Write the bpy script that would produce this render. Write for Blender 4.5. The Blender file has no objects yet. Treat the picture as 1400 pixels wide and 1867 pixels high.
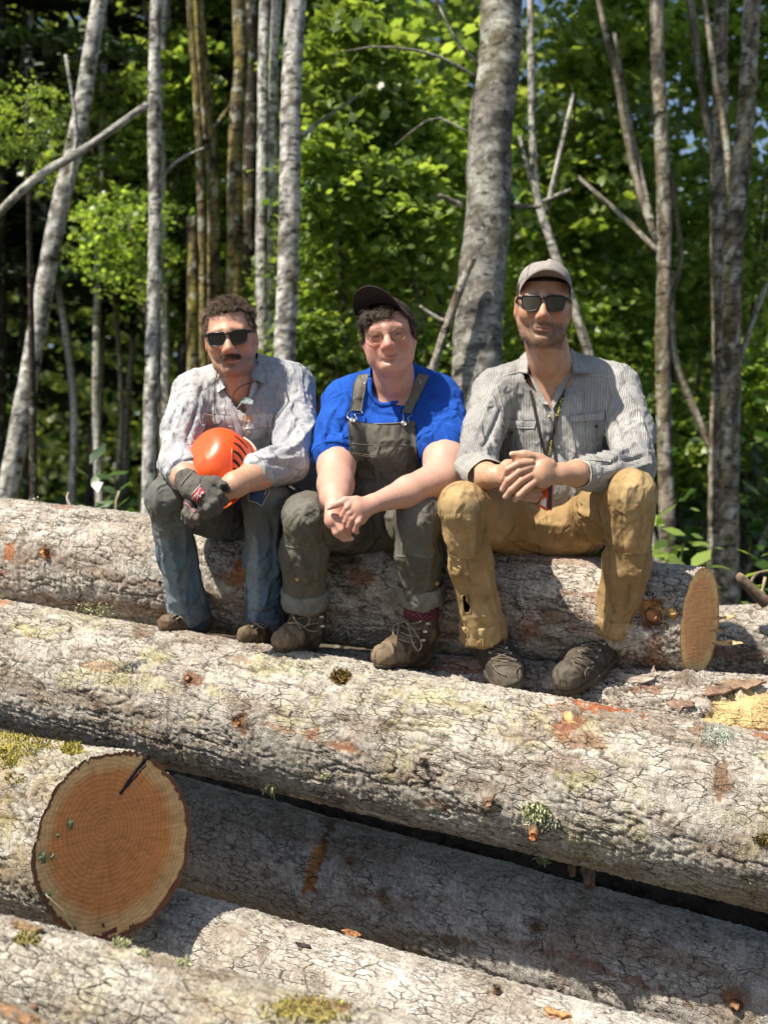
import bpy, bmesh, math, random
import numpy as np
from mathutils import Vector, Matrix
from mathutils.bvhtree import BVHTree

R = math.radians
SC = bpy.context.scene
COL = SC.collection
random.seed(7)

# ------------------------------------------------------------------ camera
F = 2400.0            # focal length in photograph pixels (1400 x 1867)
CX, CY, CZ = 700.0, 933.5, 1.5
cam_d = bpy.data.cameras.new('camera')
cam = bpy.data.objects.new('camera', cam_d)
COL.objects.link(cam)
cam.location = (0, 0, CZ)
cam.rotation_euler = (R(90), 0, 0)
cam_d.sensor_fit = 'VERTICAL'
cam_d.sensor_height = 36.0
cam_d.sensor_width = 27.0
cam_d.lens = F / 1867.0 * 36.0
cam_d.clip_end = 600
cam_d.clip_start = 0.05
cam_d.dof.use_dof = True
cam_d.dof.focus_distance = 3.62
cam_d.dof.aperture_fstop = 2.9
SC.camera = cam

# ------------------------------------------------------------------ sky and sun
SUN_EL, SUN_AZ = 56.0, 53.0      # azimuth measured from straight behind the camera towards the left
sdir = Vector((-math.sin(R(SUN_AZ)) * math.cos(R(SUN_EL)), -math.cos(R(SUN_AZ)) * math.cos(R(SUN_EL)), math.sin(R(SUN_EL))))
wd = bpy.data.worlds.new('World')
SC.world = wd
wd.use_nodes = True
wn = wd.node_tree
sky = wn.nodes.new('ShaderNodeTexSky')
sky.sky_type = 'NISHITA'
sky.sun_disc = False
sky.sun_elevation = R(SUN_EL)
sky.sun_rotation = math.atan2(sdir.x, sdir.y)
sky.air_density = 1.0
sky.dust_density = 1.2
bg = wn.nodes['Background']
bg.inputs['Strength'].default_value = 0.092
wn.links.new(sky.outputs[0], bg.inputs['Color'])
sun_d = bpy.data.lights.new('sun', 'SUN')
sun_d.energy = 5.0
sun_d.angle = R(0.53)
sun_d.color = (1.0, 0.93, 0.82)
sun = bpy.data.objects.new('sun', sun_d)
COL.objects.link(sun)
sun.rotation_euler = (-sdir).to_track_quat('-Z', 'Y').to_euler()
sun.location = (-6, -6, 12)
SC.view_settings.view_transform = 'Standard'
SC.view_settings.look = 'None'
SC.view_settings.exposure = 0.64
SC.view_settings.gamma = 1.0
SC.render.engine = 'CYCLES'
SC.cycles.use_denoising = True
SC.cycles.max_bounces = 5
SC.cycles.diffuse_bounces = 3
SC.cycles.use_adaptive_sampling = True
SC.cycles.adaptive_threshold = 0.025
SC.cycles.transparent_max_bounces = 8
SC.cycles.sample_clamp_indirect = 6.0

# ------------------------------------------------------------------ helpers
def W(px, py, Y):
    """a point seen at pixel (px, py) of the photograph that stands Y metres away"""
    return np.array([(px - CX) / F * Y, Y, CZ - (py - CY) / F * Y])

def ray(px, py):
    return Vector((0, 0, CZ)), Vector(((px - CX) / F, 1.0, -(py - CY) / F)).normalized()

def back(p, d):
    """the same line of sight, d metres farther away"""
    c = np.array([0, 0, CZ]); return c + (np.asarray(p) - c) * (p[1] + d) / p[1]

def V3(a):
    return np.array(a, dtype=float)

def unit(v):
    v = np.asarray(v, float)
    return v / (np.linalg.norm(v) + 1e-12)

def mesh_data(name, verts, faces, smooth=True, attrs=None):
    """faces: (n,3) or (n,4) int array, or a list of lists"""
    me = bpy.data.meshes.new(name)
    verts = np.asarray(verts, dtype=np.float32)
    if isinstance(faces, np.ndarray):
        k = faces.shape[1]
        me.vertices.add(len(verts))
        me.vertices.foreach_set('co', verts.ravel())
        me.loops.add(faces.size)
        me.loops.foreach_set('vertex_index', faces.astype(np.int32).ravel())
        me.polygons.add(len(faces))
        me.polygons.foreach_set('loop_start', np.arange(0, faces.size, k, dtype=np.int32))
        me.update(calc_edges=True)
        me.validate()
    else:
        me.from_pydata(verts.tolist(), [], [list(map(int, f)) for f in faces])
        me.update()
    if smooth:
        me.polygons.foreach_set('use_smooth', np.ones(len(me.polygons), dtype=bool))
    if attrs:
        for k, a in attrs.items():
            a = np.asarray(a, dtype=np.float32)
            if a.ndim == 1:
                at = me.attributes.new(k, 'FLOAT', 'POINT')
                at.data.foreach_set('value', a)
            elif a.shape[1] == 3 and k.startswith('v'):
                at = me.attributes.new(k, 'FLOAT_VECTOR', 'POINT')
                at.data.foreach_set('vector', a.ravel())
            else:
                if a.shape[1] == 3:
                    a = np.concatenate([a, np.ones((len(a), 1), np.float32)], 1)
                at = me.attributes.new(k, 'FLOAT_COLOR', 'POINT')
                at.data.foreach_set('color', a.ravel())
    return me

def wloc(o):
    p = V3(o.location)
    while o.parent is not None:
        o = o.parent
        p = p + V3(o.location)
    return p

def obj(name, verts, faces, mat, parent=None, smooth=True, attrs=None, origin=None):
    """one mesh object from world-space vertices; origin = its base point"""
    verts = np.asarray(verts, dtype=float)
    if origin is None:
        origin = wloc(parent) if parent is not None else np.array([verts[:, 0].mean(), verts[:, 1].mean(), verts[:, 2].min()])
    me = mesh_data(name, verts - np.asarray(origin), faces, smooth, attrs)
    if mat is not None:
        for m in (mat if isinstance(mat, (list, tuple)) else [mat]):
            me.materials.append(m)
    o = bpy.data.objects.new(name, me)
    COL.objects.link(o)
    if parent is not None:
        o.parent = parent
        o.location = np.asarray(origin) - wloc(parent)
    else:
        o.location = origin
    return o

def empty(name, loc):
    o = bpy.data.objects.new(name, None)
    COL.objects.link(o)
    o.location = loc
    o.empty_display_size = 0.1
    return o

def tag(o, label=None, cat=None, group=None, kind=None):
    if label: o['label'] = label
    if cat: o['category'] = cat
    if group: o['group'] = group
    if kind: o['kind'] = kind
    return o

# ---- numpy noise
def _h(i, j, k, seed):
    with np.errstate(over='ignore'):
        n = (i.astype(np.uint32) * np.uint32(374761393) + j.astype(np.uint32) * np.uint32(668265263)
             + k.astype(np.uint32) * np.uint32(2246822519) + np.uint32((seed * 1274126177) & 0xffffffff))
        n = (n ^ (n >> np.uint32(13))) * np.uint32(1274126177)
        n = (n ^ (n >> np.uint32(15))) * np.uint32(2246822519)
        n = n ^ (n >> np.uint32(16))
    return (n & np.uint32(0xffff)).astype(np.float32) / 65535.0

def vnoise(x, y, z=None, seed=0):
    x = np.asarray(x, np.float32); y = np.asarray(y, np.float32)
    xi = np.floor(x).astype(np.int64); yi = np.floor(y).astype(np.int64)
    fx = x - xi; fy = y - yi
    fx = fx * fx * (3 - 2 * fx); fy = fy * fy * (3 - 2 * fy)
    if z is None:
        zi = np.zeros_like(xi)
        a = _h(xi, yi, zi, seed); b = _h(xi + 1, yi, zi, seed); c = _h(xi, yi + 1, zi, seed); d = _h(xi + 1, yi + 1, zi, seed)
        return (a * (1 - fx) + b * fx) * (1 - fy) + (c * (1 - fx) + d * fx) * fy
    z = np.asarray(z, np.float32); zi = np.floor(z).astype(np.int64); fz = z - zi; fz = fz * fz * (3 - 2 * fz)
    r = 0
    for dz in (0, 1):
        a = _h(xi, yi, zi + dz, seed); b = _h(xi + 1, yi, zi + dz, seed); c = _h(xi, yi + 1, zi + dz, seed); d = _h(xi + 1, yi + 1, zi + dz, seed)
        r = r + ((a * (1 - fx) + b * fx) * (1 - fy) + (c * (1 - fx) + d * fx) * fy) * (fz if dz else 1 - fz)
    return r

def fbm(x, y, z=None, oct=4, seed=0):
    s = 0; a = 0.5; t = 0
    for o in range(oct):
        s = s + a * vnoise(x * 2 ** o, y * 2 ** o, None if z is None else z * 2 ** o, seed + o * 17); t += a; a *= 0.5
    return s / t

def worley(x, y, seed=0):
    xi = np.floor(x).astype(np.int64); yi = np.floor(y).astype(np.int64)
    z0 = np.zeros_like(xi)
    f1 = np.full(x.shape, 9.0, np.float32); f2 = f1.copy(); cid = np.zeros(x.shape, np.float32)
    for i in (-1, 0, 1):
        for j in (-1, 0, 1):
            a = xi + i; b = yi + j
            d = np.hypot(a + _h(a, b, z0, seed) - x, b + _h(a, b, z0 + 1, seed) - y).astype(np.float32)
            nr = d < f1
            f2 = np.where(nr, f1, np.minimum(f2, d))
            cid = np.where(nr, _h(a, b, z0 + 2, seed), cid)
            f1 = np.where(nr, d, f1)
    return f1, f2, cid

def sstep(a, b, x):
    t = np.clip((x - a) / (b - a), 0, 1)
    return t * t * (3 - 2 * t)

def mix(a, b, t):
    t = np.asarray(t)[..., None]
    return np.asarray(a) * (1 - t) + np.asarray(b) * t

def grid_faces(n, m, wrap=False):
    """quads of an (n, m) vertex grid; wrap joins the last column to the first"""
    i = np.arange(n - 1)[:, None]; j = np.arange(m if wrap else m - 1)[None, :]
    j2 = (j + 1) % m
    f = np.stack([i * m + j + 0 * j2, (i + 1) * m + j, (i + 1) * m + j2, i * m + j2 + 0 * i], -1)
    return f.reshape(-1, 4)

def tube(pts, rad, sides=8, caps=True, flat=None):
    """verts, faces of a tube along pts; rad scalar or list"""
    pts = np.asarray(pts, float); n = len(pts)
    rad = np.full(n, rad) if np.isscalar(rad) else np.asarray(rad, float)
    tan = np.gradient(pts, axis=0)
    tan /= (np.linalg.norm(tan, axis=1)[:, None] + 1e-12)
    up = V3([0, 0, 1]) if abs(tan[0][2]) < 0.9 else V3([0, 1, 0])
    e1 = unit(np.cross(tan[0], up))
    ang = np.linspace(0, 2 * np.pi, sides, endpoint=False)
    vs = []
    for k in range(n):
        e1 = unit(e1 - tan[k] * e1.dot(tan[k]))
        e2 = np.cross(tan[k], e1)
        vs.append(pts[k] + rad[k] * (np.cos(ang)[:, None] * e1 + np.sin(ang)[:, None] * e2))
    v = np.concatenate(vs)
    f = grid_faces(n, sides, True)
    f = [list(q) for q in f]
    if caps:
        f.append(list(range(sides)))
        f.append([(n - 1) * sides + i for i in range(sides)][::-1])
    return v, f

class MB:
    """collects pieces of ONE part"""
    def __init__(self): self.v = []; self.f = []; self.n = 0
    def add(self, v, f):
        v = np.asarray(v, float)
        self.v.append(v); self.f += [[int(i) + self.n for i in q] for q in f]; self.n += len(v)
        return self
    def tube(self, *a, **k): return self.add(*tube(*a, **k))
    def box(self, c, size, rot=None):
        s = np.array([[x, y, z] for x in (-.5, .5) for y in (-.5, .5) for z in (-.5, .5)]) * np.asarray(size)
        if rot is not None: s = s @ np.asarray(rot).T
        return self.add(s + np.asarray(c), [[0, 1, 3, 2], [4, 6, 7, 5], [0, 4, 5, 1], [2, 3, 7, 6], [0, 2, 6, 4], [1, 5, 7, 3]])
    def build(self, name, mat, parent=None, smooth=True, **k):
        return obj(name, np.concatenate(self.v), self.f, mat, parent, smooth, **k)

def spline(P, n):
    """Catmull-Rom through P, n samples"""
    P = np.asarray(P, float)
    if len(P) < 3:
        t = np.linspace(0, 1, n)[:, None]; return P[0] * (1 - t) + P[-1] * t
    Q = np.vstack([2 * P[0] - P[1], P, 2 * P[-1] - P[-2]])
    t = np.linspace(0, len(P) - 1 - 1e-9, n); k = t.astype(int); u = (t - k)[:, None]
    a, b, c, d = Q[k], Q[k + 1], Q[k + 2], Q[k + 3]
    return 0.5 * (2 * b + (c - a) * u + (2 * a - 5 * b + 4 * c - d) * u ** 2 + (3 * b - 3 * c + d - a) * u ** 3)

# ---- materials
MATS = {}
def new_mat(name):
    m = bpy.data.materials.new(name); m.use_nodes = True
    nt = m.node_tree
    b = nt.nodes['Principled BSDF']
    MATS[name] = m
    return m, nt, b

def N(nt, t, **k):
    n = nt.nodes.new(t)
    for a, v in k.items():
        if a.startswith('i_'):
            key = a[2:].replace('_', ' ')
            n.inputs[key if key in n.inputs else int(key)].default_value = v
        else: setattr(n, a, v)
    return n

def noise_col(nt, coord, scale, c1, c2, detail=4, rough=0.6, lo=0.35, hi=0.65):
    n = N(nt, 'ShaderNodeTexNoise'); n.inputs['Scale'].default_value = scale; n.inputs['Detail'].default_value = detail; n.inputs['Roughness'].default_value = rough
    if coord is not None: nt.links.new(coord, n.inputs['Vector'])
    r = N(nt, 'ShaderNodeValToRGB')
    r.color_ramp.elements[0].position = lo; r.color_ramp.elements[1].position = hi
    r.color_ramp.elements[0].color = (*c1, 1); r.color_ramp.elements[1].color = (*c2, 1)
    nt.links.new(n.outputs['Fac'], r.inputs['Fac'])
    return r.outputs['Color'], n.outputs['Fac']

def mul(nt, a, b, fac=1.0, mode='MULTIPLY'):
    m = N(nt, 'ShaderNodeMix', data_type='RGBA', blend_type=mode)
    m.inputs['Factor'].default_value = fac
    nt.links.new(a, m.inputs['A'])
    if isinstance(b, tuple): m.inputs['B'].default_value = (*b, 1)
    else: nt.links.new(b, m.inputs['B'])
    return m.outputs['Result']

def bump(nt, b, height, strength, dist):
    n = N(nt, 'ShaderNodeBump'); n.inputs['Strength'].default_value = strength; n.inputs['Distance'].default_value = dist
    nt.links.new(height, n.inputs['Height']); nt.links.new(n.outputs['Normal'], b.inputs['Normal'])
    return n

def plain_mat(name, col, rough=0.6, metal=0.0, var=0.15, scale=40, bump_s=0.0, bump_scale=200, spec=0.4):
    """one colour with fine procedural variation"""
    m, nt, b = new_mat(name)
    tc = N(nt, 'ShaderNodeTexCoord').outputs['Object']
    c1 = tuple(max(0, c * (1 - var)) for c in col); c2 = tuple(min(1, c * (1 + var)) for c in col)
    c, _ = noise_col(nt, tc, scale, c1, c2)
    nt.links.new(c, b.inputs['Base Color'])
    b.inputs['Roughness'].default_value = rough; b.inputs['Metallic'].default_value = metal
    b.inputs['Specular IOR Level'].default_value = spec
    if bump_s:
        n = N(nt, 'ShaderNodeTexNoise'); n.inputs['Scale'].default_value = bump_scale; nt.links.new(tc, n.inputs['Vector'])
        bump(nt, b, n.outputs['Fac'], bump_s, 0.002)
    return m

def attr_mat(name, attr='col', rough=0.85, var=0.25, scale=60, bump_s=0.3, bump_scale=250, bump_d=0.002, spec=0.3, vec=None, stretch=None):
    """base colour from the mesh's own colour attribute times a fine grain"""
    m, nt, b = new_mat(name)
    a = N(nt, 'ShaderNodeAttribute', attribute_name=attr)
    if vec:
        co = N(nt, 'ShaderNodeAttribute', attribute_name=vec).outputs['Vector']
    else:
        co = N(nt, 'ShaderNodeTexCoord').outputs['Object']
    if stretch:
        mp = N(nt, 'ShaderNodeMapping'); mp.inputs['Scale'].default_value = stretch
        nt.links.new(co, mp.inputs['Vector']); co = mp.outputs['Vector']
    g, _ = noise_col(nt, co, scale, (1 - var,) * 3, (1 + var * .6,) * 3, detail=6, rough=0.7)
    nt.links.new(mul(nt, a.outputs['Color'], g), b.inputs['Base Color'])
    b.inputs['Roughness'].default_value = rough; b.inputs['Specular IOR Level'].default_value = spec
    if bump_s:
        n = N(nt, 'ShaderNodeTexNoise'); n.inputs['Scale'].default_value = bump_scale; n.inputs['Detail'].default_value = 6; n.inputs['Roughness'].default_value = 0.65
        nt.links.new(co, n.inputs['Vector']); bump(nt, b, n.outputs['Fac'], bump_s, bump_d)
    return m
# ================================================================== terrain
def ground_h(x, y):
    x = np.asarray(x, float); y = np.asarray(y, float)
    rise = 0.78 * sstep(5.2, 8.5, y) + 0.018 * np.clip(y - 8.5, 0, 60)
    return rise + 0.10 * (fbm(x * .35 + 5, y * .35 + 9, seed=3) - .5) * sstep(4.5, 7, y) + .03 * (fbm(x * 2.1, y * 2.1, seed=8) - .5)

def build_ground():
    xs = np.concatenate([np.linspace(-160, -14, 14), np.linspace(-12, 12, 121), np.linspace(14, 160, 14)])
    ys = np.concatenate([np.linspace(-60, -2, 10), np.linspace(-1, 24, 126), np.linspace(26, 240, 20)])
    X, Y = np.meshgrid(xs, ys, indexing='ij')
    Z = ground_h(X, Y)
    v = np.stack([X, Y, Z], -1).reshape(-1, 3)
    m, nt, b = new_mat('forest_floor')
    tc = N(nt, 'ShaderNodeTexCoord').outputs['Object']
    c1, f1 = noise_col(nt, tc, 1.3, (.045, .032, .02), (.10, .075, .045), detail=8, rough=.7)
    c2, f2 = noise_col(nt, tc, .5, (0, 0, 0), (1, 1, 1), detail=5, lo=.5, hi=.62)
    mx = N(nt, 'ShaderNodeMix', data_type='RGBA'); nt.links.new(c2, mx.inputs['Factor']); nt.links.new(c1, mx.inputs['A']); mx.inputs['B'].default_value = (.035, .055, .015, 1)
    nt.links.new(mx.outputs['Result'], b.inputs['Base Color']); b.inputs['Roughness'].default_value = .95
    n2 = N(nt, 'ShaderNodeTexNoise'); n2.inputs['Scale'].default_value = 9; n2.inputs['Detail'].default_value = 8; nt.links.new(tc, n2.inputs['Vector'])
    bump(nt, b, n2.outputs['Fac'], .8, .08)
    o = obj('ground', v, grid_faces(len(xs), len(ys)), m, origin=(0, 0, 0))
    tag(o, kind='structure')
build_ground()

# ================================================================== logs
def bark_mat():
    m, nt, b = new_mat('bark')
    a = N(nt, 'ShaderNodeAttribute', attribute_name='col'); sv = N(nt, 'ShaderNodeAttribute', attribute_name='vbk'); tc = N(nt, 'ShaderNodeTexCoord').outputs['Object']
    wn_ = N(nt, 'ShaderNodeTexNoise'); wn_.inputs['Scale'].default_value = 38; wn_.inputs['Detail'].default_value = 4; nt.links.new(tc, wn_.inputs['Vector'])
    off = N(nt, 'ShaderNodeVectorMath', operation='MULTIPLY_ADD'); nt.links.new(wn_.outputs['Color'], off.inputs[0]); off.inputs[1].default_value = (.022, .020, 0); nt.links.new(sv.outputs['Vector'], off.inputs[2])
    def crackle(scale, lo, hi, msc, mlo, mhi):
        mp = N(nt, 'ShaderNodeMapping'); mp.inputs['Scale'].default_value = scale; nt.links.new(off.outputs[0], mp.inputs['Vector'])
        vo = N(nt, 'ShaderNodeTexVoronoi', feature='DISTANCE_TO_EDGE', voronoi_dimensions='2D'); vo.inputs['Scale'].default_value = 1; vo.inputs['Randomness'].default_value = 1; nt.links.new(mp.outputs[0], vo.inputs['Vector'])
        r1 = N(nt, 'ShaderNodeMapRange', interpolation_type='SMOOTHSTEP'); r1.inputs['From Min'].default_value = lo; r1.inputs['From Max'].default_value = hi; r1.inputs['To Min'].default_value = 1; r1.inputs['To Max'].default_value = 0; nt.links.new(vo.outputs['Distance'], r1.inputs['Value'])
        ms = N(nt, 'ShaderNodeTexNoise'); ms.inputs['Scale'].default_value = msc; ms.inputs['Detail'].default_value = 3; nt.links.new(tc, ms.inputs['Vector'])
        r2 = N(nt, 'ShaderNodeMapRange', interpolation_type='SMOOTHSTEP'); r2.inputs['From Min'].default_value = mlo; r2.inputs['From Max'].default_value = mhi; nt.links.new(ms.outputs['Fac'], r2.inputs['Value'])
        mu = N(nt, 'ShaderNodeMath', operation='MULTIPLY'); nt.links.new(r1.outputs[0], mu.inputs[0]); nt.links.new(r2.outputs[0], mu.inputs[1])
        return mu.outputs[0]
    k1 = crackle((16, 62, 1), .01, .075, 12, .42, .56); k2 = crackle((52, 150, 1), .02, .16, 20, .42, .6)
    g, gf = noise_col(nt, tc, 330, (.68, .66, .63), (1.30, 1.30, 1.29), detail=6, rough=.75, lo=.36, hi=.64)
    mpv = N(nt, 'ShaderNodeMapping'); mpv.inputs['Scale'].default_value = (230, 60, 1); nt.links.new(off.outputs[0], mpv.inputs['Vector'])
    g2, gf2 = noise_col(nt, mpv.outputs[0], 1, (.78, .76, .73), (1.15, 1.15, 1.14), detail=3, rough=.6, lo=.36, hi=.62)
    col = mul(nt, mul(nt, a.outputs['Color'], g), g2)
    for k, f_ in ((k1, .72), (k2, .36)):
        mx = N(nt, 'ShaderNodeMix', data_type='RGBA'); sc = N(nt, 'ShaderNodeMath', operation='MULTIPLY'); sc.inputs[1].default_value = f_; nt.links.new(k, sc.inputs[0]); nt.links.new(sc.outputs[0], mx.inputs['Factor'])
        nt.links.new(col, mx.inputs['A']); mx.inputs['B'].default_value = (.055, .038, .026, 1); col = mx.outputs['Result']
    nt.links.new(col, b.inputs['Base Color']); b.inputs['Roughness'].default_value = .92; b.inputs['Specular IOR Level'].default_value = .18
    h1 = N(nt, 'ShaderNodeMath', operation='MULTIPLY_ADD'); nt.links.new(k1, h1.inputs[0]); h1.inputs[1].default_value = -1.2; nt.links.new(gf, h1.inputs[2])
    h2 = N(nt, 'ShaderNodeMath', operation='MULTIPLY_ADD'); nt.links.new(k2, h2.inputs[0]); h2.inputs[1].default_value = -.6; nt.links.new(h1.outputs[0], h2.inputs[2])
    h3 = N(nt, 'ShaderNodeMath', operation='MULTIPLY_ADD'); nt.links.new(gf2, h3.inputs[0]); h3.inputs[1].default_value = .6; nt.links.new(h2.outputs[0], h3.inputs[2])
    bump(nt, b, h3.outputs[0], .8, .0045)
    return m
bark_m = bark_mat()

def wood_face_mat(name, heart, sap, ring_dark, ring_scale, saw=0.0):
    m, nt, b = new_mat(name)
    a = N(nt, 'ShaderNodeAttribute', attribute_name='vface')      # x, y in the face, z = relative radius
    sep = N(nt, 'ShaderNodeSeparateXYZ'); nt.links.new(a.outputs['Vector'], sep.inputs[0])
    cmb = N(nt, 'ShaderNodeCombineXYZ'); nt.links.new(sep.outputs[0], cmb.inputs[0]); nt.links.new(sep.outputs[1], cmb.inputs[1])
    wv = N(nt, 'ShaderNodeTexWave', wave_type='RINGS', rings_direction='SPHERICAL'); wv.inputs['Scale'].default_value = ring_scale
    wv.inputs['Distortion'].default_value = 5.0; wv.inputs['Detail'].default_value = 3; wv.inputs['Detail Scale'].default_value = .6
    nt.links.new(cmb.outputs[0], wv.inputs['Vector'])
    ns = N(nt, 'ShaderNodeTexNoise'); ns.inputs['Scale'].default_value = 14; ns.inputs['Detail'].default_value = 6; nt.links.new(cmb.outputs[0], ns.inputs['Vector'])
    ad = N(nt, 'ShaderNodeMath', operation='MULTIPLY_ADD'); nt.links.new(ns.outputs['Fac'], ad.inputs[0]); ad.inputs[1].default_value = .14; nt.links.new(sep.outputs[2], ad.inputs[2])
    rp = N(nt, 'ShaderNodeValToRGB'); cr = rp.color_ramp
    cr.elements[0].position = .0; cr.elements[0].color = (*[c * .9 for c in heart], 1)
    cr.elements[1].position = .72; cr.elements[1].color = (*heart, 1)
    for p, c in ((.84, sap), (.945, sap), (.962, ring_dark), (1.0, [q * 1.3 for q in ring_dark])):
        e = cr.elements.new(p); e.color = (*c, 1)
    sb = N(nt, 'ShaderNodeMath', operation='SUBTRACT'); nt.links.new(ad.outputs[0], sb.inputs[0]); sb.inputs[1].default_value = .07; ad = sb
    nt.links.new(ad.outputs[0], rp.inputs['Fac'])
    wr = N(nt, 'ShaderNodeValToRGB'); wr.color_ramp.elements[0].color = (.91, .89, .87, 1); wr.color_ramp.elements[1].color = (1.07, 1.07, 1.07, 1)
    nt.links.new(wv.outputs['Fac'], wr.inputs['Fac'])
    col = mul(nt, rp.outputs['Color'], wr.outputs['Color'])
    st = N(nt, 'ShaderNodeMapping'); st.inputs['Scale'].default_value = (6, 160, 1); st.inputs['Rotation'].default_value = (0, 0, R(saw)); nt.links.new(cmb.outputs[0], st.inputs['Vector'])
    c3, f3 = noise_col(nt, st.outputs[0], 1.0, (.84, .82, .80), (1.10, 1.08, 1.07), detail=5, rough=.7)
    col = mul(nt, col, c3)
    c4, f4 = noise_col(nt, cmb.outputs[0], 22, (.82, .79, .74), (1.07, 1.07, 1.07), detail=8, rough=.75, lo=.3, hi=.55)
    col = mul(nt, col, c4)
    at2 = N(nt, 'ShaderNodeMath', operation='ARCTAN2'); nt.links.new(sep.outputs[1], at2.inputs[0]); nt.links.new(sep.outputs[0], at2.inputs[1])
    cr2 = N(nt, 'ShaderNodeCombineXYZ'); rs = N(nt, 'ShaderNodeMath', operation='MULTIPLY'); rs.inputs[1].default_value = 7; nt.links.new(at2.outputs[0], rs.inputs[0]); nt.links.new(rs.outputs[0], cr2.inputs[0]); nt.links.new(sep.outputs[2], cr2.inputs[1])
    c5, f5 = noise_col(nt, cr2.outputs[0], 1.6, (.80, .77, .72), (1.06, 1.06, 1.06), detail=5, rough=.7, lo=.30, hi=.52)
    col = mul(nt, col, c5)
    nt.links.new(col, b.inputs['Base Color']); b.inputs['Roughness'].default_value = .8; b.inputs['Specular IOR Level'].default_value = .25
    mm = N(nt, 'ShaderNodeMath', operation='MULTIPLY_ADD'); nt.links.new(f3, mm.inputs[0]); mm.inputs[1].default_value = 1.5; nt.links.new(wv.outputs['Fac'], mm.inputs[2])
    bump(nt, b, mm.outputs[0], .35, .003)
    return m

PAL = {  # plate light, plate mid, plate brown, crack, lichen amount, pale lichen amount
    'grey':  dict(a=(.545, .505, .44), b=(.44, .40, .345), c=(.33, .265, .205), crack=(.10, .075, .055), lich=.40, pale=.6),
    'seat':  dict(a=(.56, .51, .45), b=(.45, .40, .345), c=(.32, .23, .17), crack=(.095, .066, .048), lich=.06, pale=.8),
    'dark':  dict(a=(.60, .565, .52), b=(.49, .455, .41), c=(.36, .29, .225), crack=(.06, .045, .035), lich=.05, pale=.25),
    'moss':  dict(a=(.54, .50, .43), b=(.43, .385, .31), c=(.32, .25, .17), crack=(.06, .045, .03), lich=.25, pale=.5),
    'pale':  dict(a=(.60, .565, .51), b=(.50, .46, .40), c=(.36, .31, .25), crack=(.09, .065, .045), lich=.02, pale=.35),
}
class Log: pass

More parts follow.
